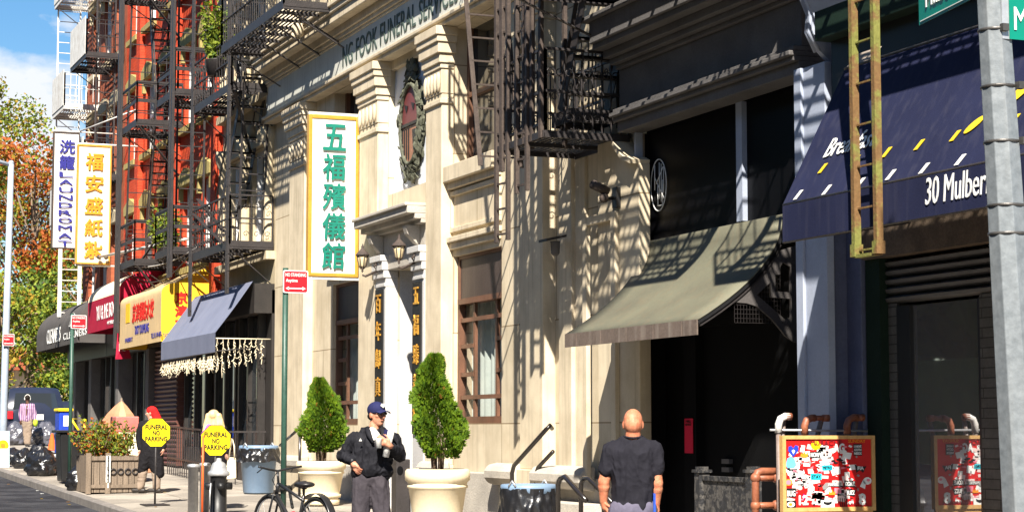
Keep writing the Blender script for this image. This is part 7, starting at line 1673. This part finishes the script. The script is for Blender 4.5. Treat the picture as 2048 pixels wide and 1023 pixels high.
b = MB(org(t)); squash(b, hc + rot @ Vector((.085, 0, 0)), (.02, .035, .045), rot); squash(b, hc + rot @ Vector((-.085, 0, 0)), (.02, .035, .045), rot); b.tube([hc + rot @ Vector((.09 * math.cos(j * .314), 0, .13 * math.sin(j * .314) + .01)) for j in range(11)], .012, 6); b.build('headphones', M['tee_white'], t)
gv = MB(tuple(q(.27, .80))); gv.ball(tuple(q(.27, .80, .08)), (.10, .08, .12), 10, 7); M['lime'] = mat('lime green cloth', (.45, .62, .04), rough=.7, fine=.1); setp(gv.build('lime_bag', M['lime']), 'lime green bundle in the hand of striped shirt walker', 'bundle')
M['hood_red'] = mat('red knit hood', (.62, .012, .012), rough=.85, fine=.15); M['coat_black'] = mat('black quilted coat', (.014, .013, .015), rough=.85, fine=.2, bump=.8, bscale=16)
def hood(b, q, hc, k): hull(b, hc + UPV * .03 + RH * .04, q(.18, 1.38, 0), .09 * k, .08 * k)
walker('hunched woman in red hood and long black coat behind the first octagon sign', 302, 35.4, 813, 984, SK4, M['coat_black'], M['khaki'], M['hood_red'], -RH + FH * .15, leg=(-.12, .02), bulk=1.14, low=.36, hair_fn=hood, topname='coat', hr_=1.06)
M['hair_blonde'] = mat('blonde hair', (.62, .46, .24), (.5, .33, .15), rough=.55, nscale=14, fine=.3, bscale=80); M['hair_purple'] = mat('purple dyed hair', (.42, .10, .40), rough=.6, fine=.3)
def longhair(b, q, hc, k):
    for u in (-.13, -.07, 0, .07, .13): hull(b, hc + RH * u * .8 * k + UPV * .02 - FH * .04, q(u * 1.45, 1.36 - .04 * abs(u) * 5, .10), .065 * k, .05 * k)
t, q, hc, rot, k = walker('blonde haired person from behind in dark coat, behind second octagon sign', 428, 31.0, 822, 993, SK4, M['coat_black'], M['trouser_char'], M['hair_blonde'], FH + RH * .2, bulk=1.15, low=.33, hair_fn=longhair, topname='coat', hr_=1.3)
b = MB(org(t)); hull(b, q(-.10, 1.42, .10), q(-.24, 1.24, .12), .06 * k, .035 * k); hull(b, q(-.04, 1.36, .11), q(-.16, 1.22, .12), .06 * k, .035 * k); b.build('purple_hair', M['hair_purple'], t)
tb = thing('tote_bag', 'cream cloth tote bag hanging beside the blonde haired person', 'bag', tuple(q(.3, .6)))
b = MB(org(tb)); c0 = PT(461, 930, 31.0, .05); b.prism([c0 + RH * x + UPV * y for x, y in ((-.10, -.22), (.09, -.20), (.08, .12), (-.04, .13))], tuple(FH * .05)); b.build('cloth', M['canvas_cream'], tb, bevel=.015)
b = MB(org(tb)); b.tube([c0 + RH * .06 + UPV * .1, c0 + RH * .055 + UPV * .3, c0 + RH * .02 + UPV * .42, c0 - RH * .03 + UPV * .1], .012, 5); b.build('strap', M['canvas_cream'], tb)
# ------------------------------------------------------------------ ground
M['asphalt'] = mat('asphalt', (.045, .045, .05), (.022, .022, .026), rough=.85, nscale=1.1, amt=.9, fine=.5, bump=.5, bscale=60)
M['concrete'] = mat('pavement concrete', (.33, .295, .25), (.23, .205, .175), rough=.85, nscale=.9, amt=.95, fine=.3, bump=.3, bscale=35, brick=(1.5, 1.5, .016), mortar=(.55, .53, .5))
M['kerb'] = mat('stone kerb', (.20, .18, .165), (.13, .12, .11), rough=.8, nscale=4, fine=.3, bump=.3)
xs = [-60, -20, 0, 8, 15, 20, 25, 31.6, 38, 45.5, 58, 70, 95, 160, 400]
b = MB()
def strip(p0, p1, dz, rise=True):
    for a, c in zip(xs, xs[1:]):
        b.quad((a, p0, gz(a, p0) + dz), (a, p1, gz(a, p1) + dz), (c, p1, gz(c, p1) + dz), (c, p0, gz(c, p0) + dz))
strip(-40, 6.0, -.14); setp(b.build('road', M['asphalt'], fix=False), kind='structure')
b = MB()
for a, c in zip(xs, xs[1:]):
    for p0, p1 in ((6.15, 8), (8, 12), (12, 60)):
        b.quad((a, p0, gz(a, p0)), (a, p1, gz(a, p1)), (c, p1, gz(c, p1)), (c, p0, gz(c, p0)))
ob = b.build('pavement', M['concrete'], fix=False); setp(ob, kind='structure')
# pavement material works in X/Y, not X/Z
for n in ob.data.materials[0].node_tree.nodes:
    if n.type == 'TEX_BRICK':
        ob.data.materials[0].node_tree.links.new([q for q in ob.data.materials[0].node_tree.nodes if q.type == 'TEX_COORD'][0].outputs['Object'], n.inputs['Vector'])
b = MB()
for a, c in zip(xs, xs[1:]):
    vs = []
    for x in (a, c): vs += [(x, 6.0, gz(x) - .3), (x, 6.0, gz(x) - .02), (x, 6.02, gz(x) + .004), (x, 6.15, gz(x) + .004), (x, 6.15, gz(x) - .3)]
    b.add(vs, [(i, i + 1, i + 6, i + 5) for i in range(4)])
setp(b.build('kerb', M['kerb'], fix=False), kind='structure')
# litter along the gutter
rnd = random.Random(8)
for k in range(26):
    x = rnd.uniform(24, 46); p = rnd.choice((rnd.uniform(5.55, 5.95), rnd.uniform(6.3, 7.6))); z = gz(x, p) + (-.136 if p < 6 else .004); r_ = rnd.uniform(.02, .055)
    b = MB((x, p, z)); a = rnd.uniform(0, 6.3)
    b.prism([(x + r_ * math.cos(a + q) * rnd.uniform(.5, 1.2), p + r_ * math.sin(a + q) * rnd.uniform(.5, 1.2), z) for q in (0, 1.2, 2.4, 3.6, 4.8)], (0, 0, .006))
    setp(b.build('litter_scrap', M[rnd.choice(('white_paint', 'dry_leaf', 'leaf_d', 'wood_grey', 'dry_leaf'))]), 'scrap of litter or fallen leaf lying by the kerb', 'litter', 'litter along the kerb')
# trees of the park across the street (outside the picture, seen only as reflections)
M['far_leaf'] = mat('park leaves', (.05, .085, .02), (.03, .05, .015), rough=.8, fine=.3, bump=0)
rnd = random.Random(11); b = MB()
for k in range(90):
    x, p, h = rnd.uniform(-30, 130), rnd.uniform(-24, -13), rnd.uniform(9, 17)
    b.tube([(x, p, -.5), (x + rnd.uniform(-.4, .4), p, h * .6)], [.3, .16], 6)
    for j in range(240):
        a, r_, zz_ = rnd.uniform(0, 6.283), 4.2 * math.sqrt(rnd.random()), h + rnd.uniform(-.62, .12) * h * .9
        r_ *= math.sqrt(max(.1, 1 - ((zz_ / h - .68) / .45) ** 2)); c = Vector((x + r_ * math.cos(a), p + r_ * math.sin(a), max(2.2, zz_)))
        u = Vector((rnd.uniform(-1, 1), rnd.uniform(-1, 1), rnd.uniform(-1, 1))).normalized() * rnd.uniform(.5, 1.0); v = u.cross(Vector((rnd.uniform(-1, 1), rnd.uniform(-1, 1), .3))).normalized() * .5
        b.quad(c - u - v, c + u - v, c + u + v, c - u + v)
b.box(-30, 130, -14, -12.5, -.5, 3.6)
setp(b.build('park_trees', M['far_leaf'], fix=False), kind='stuff')
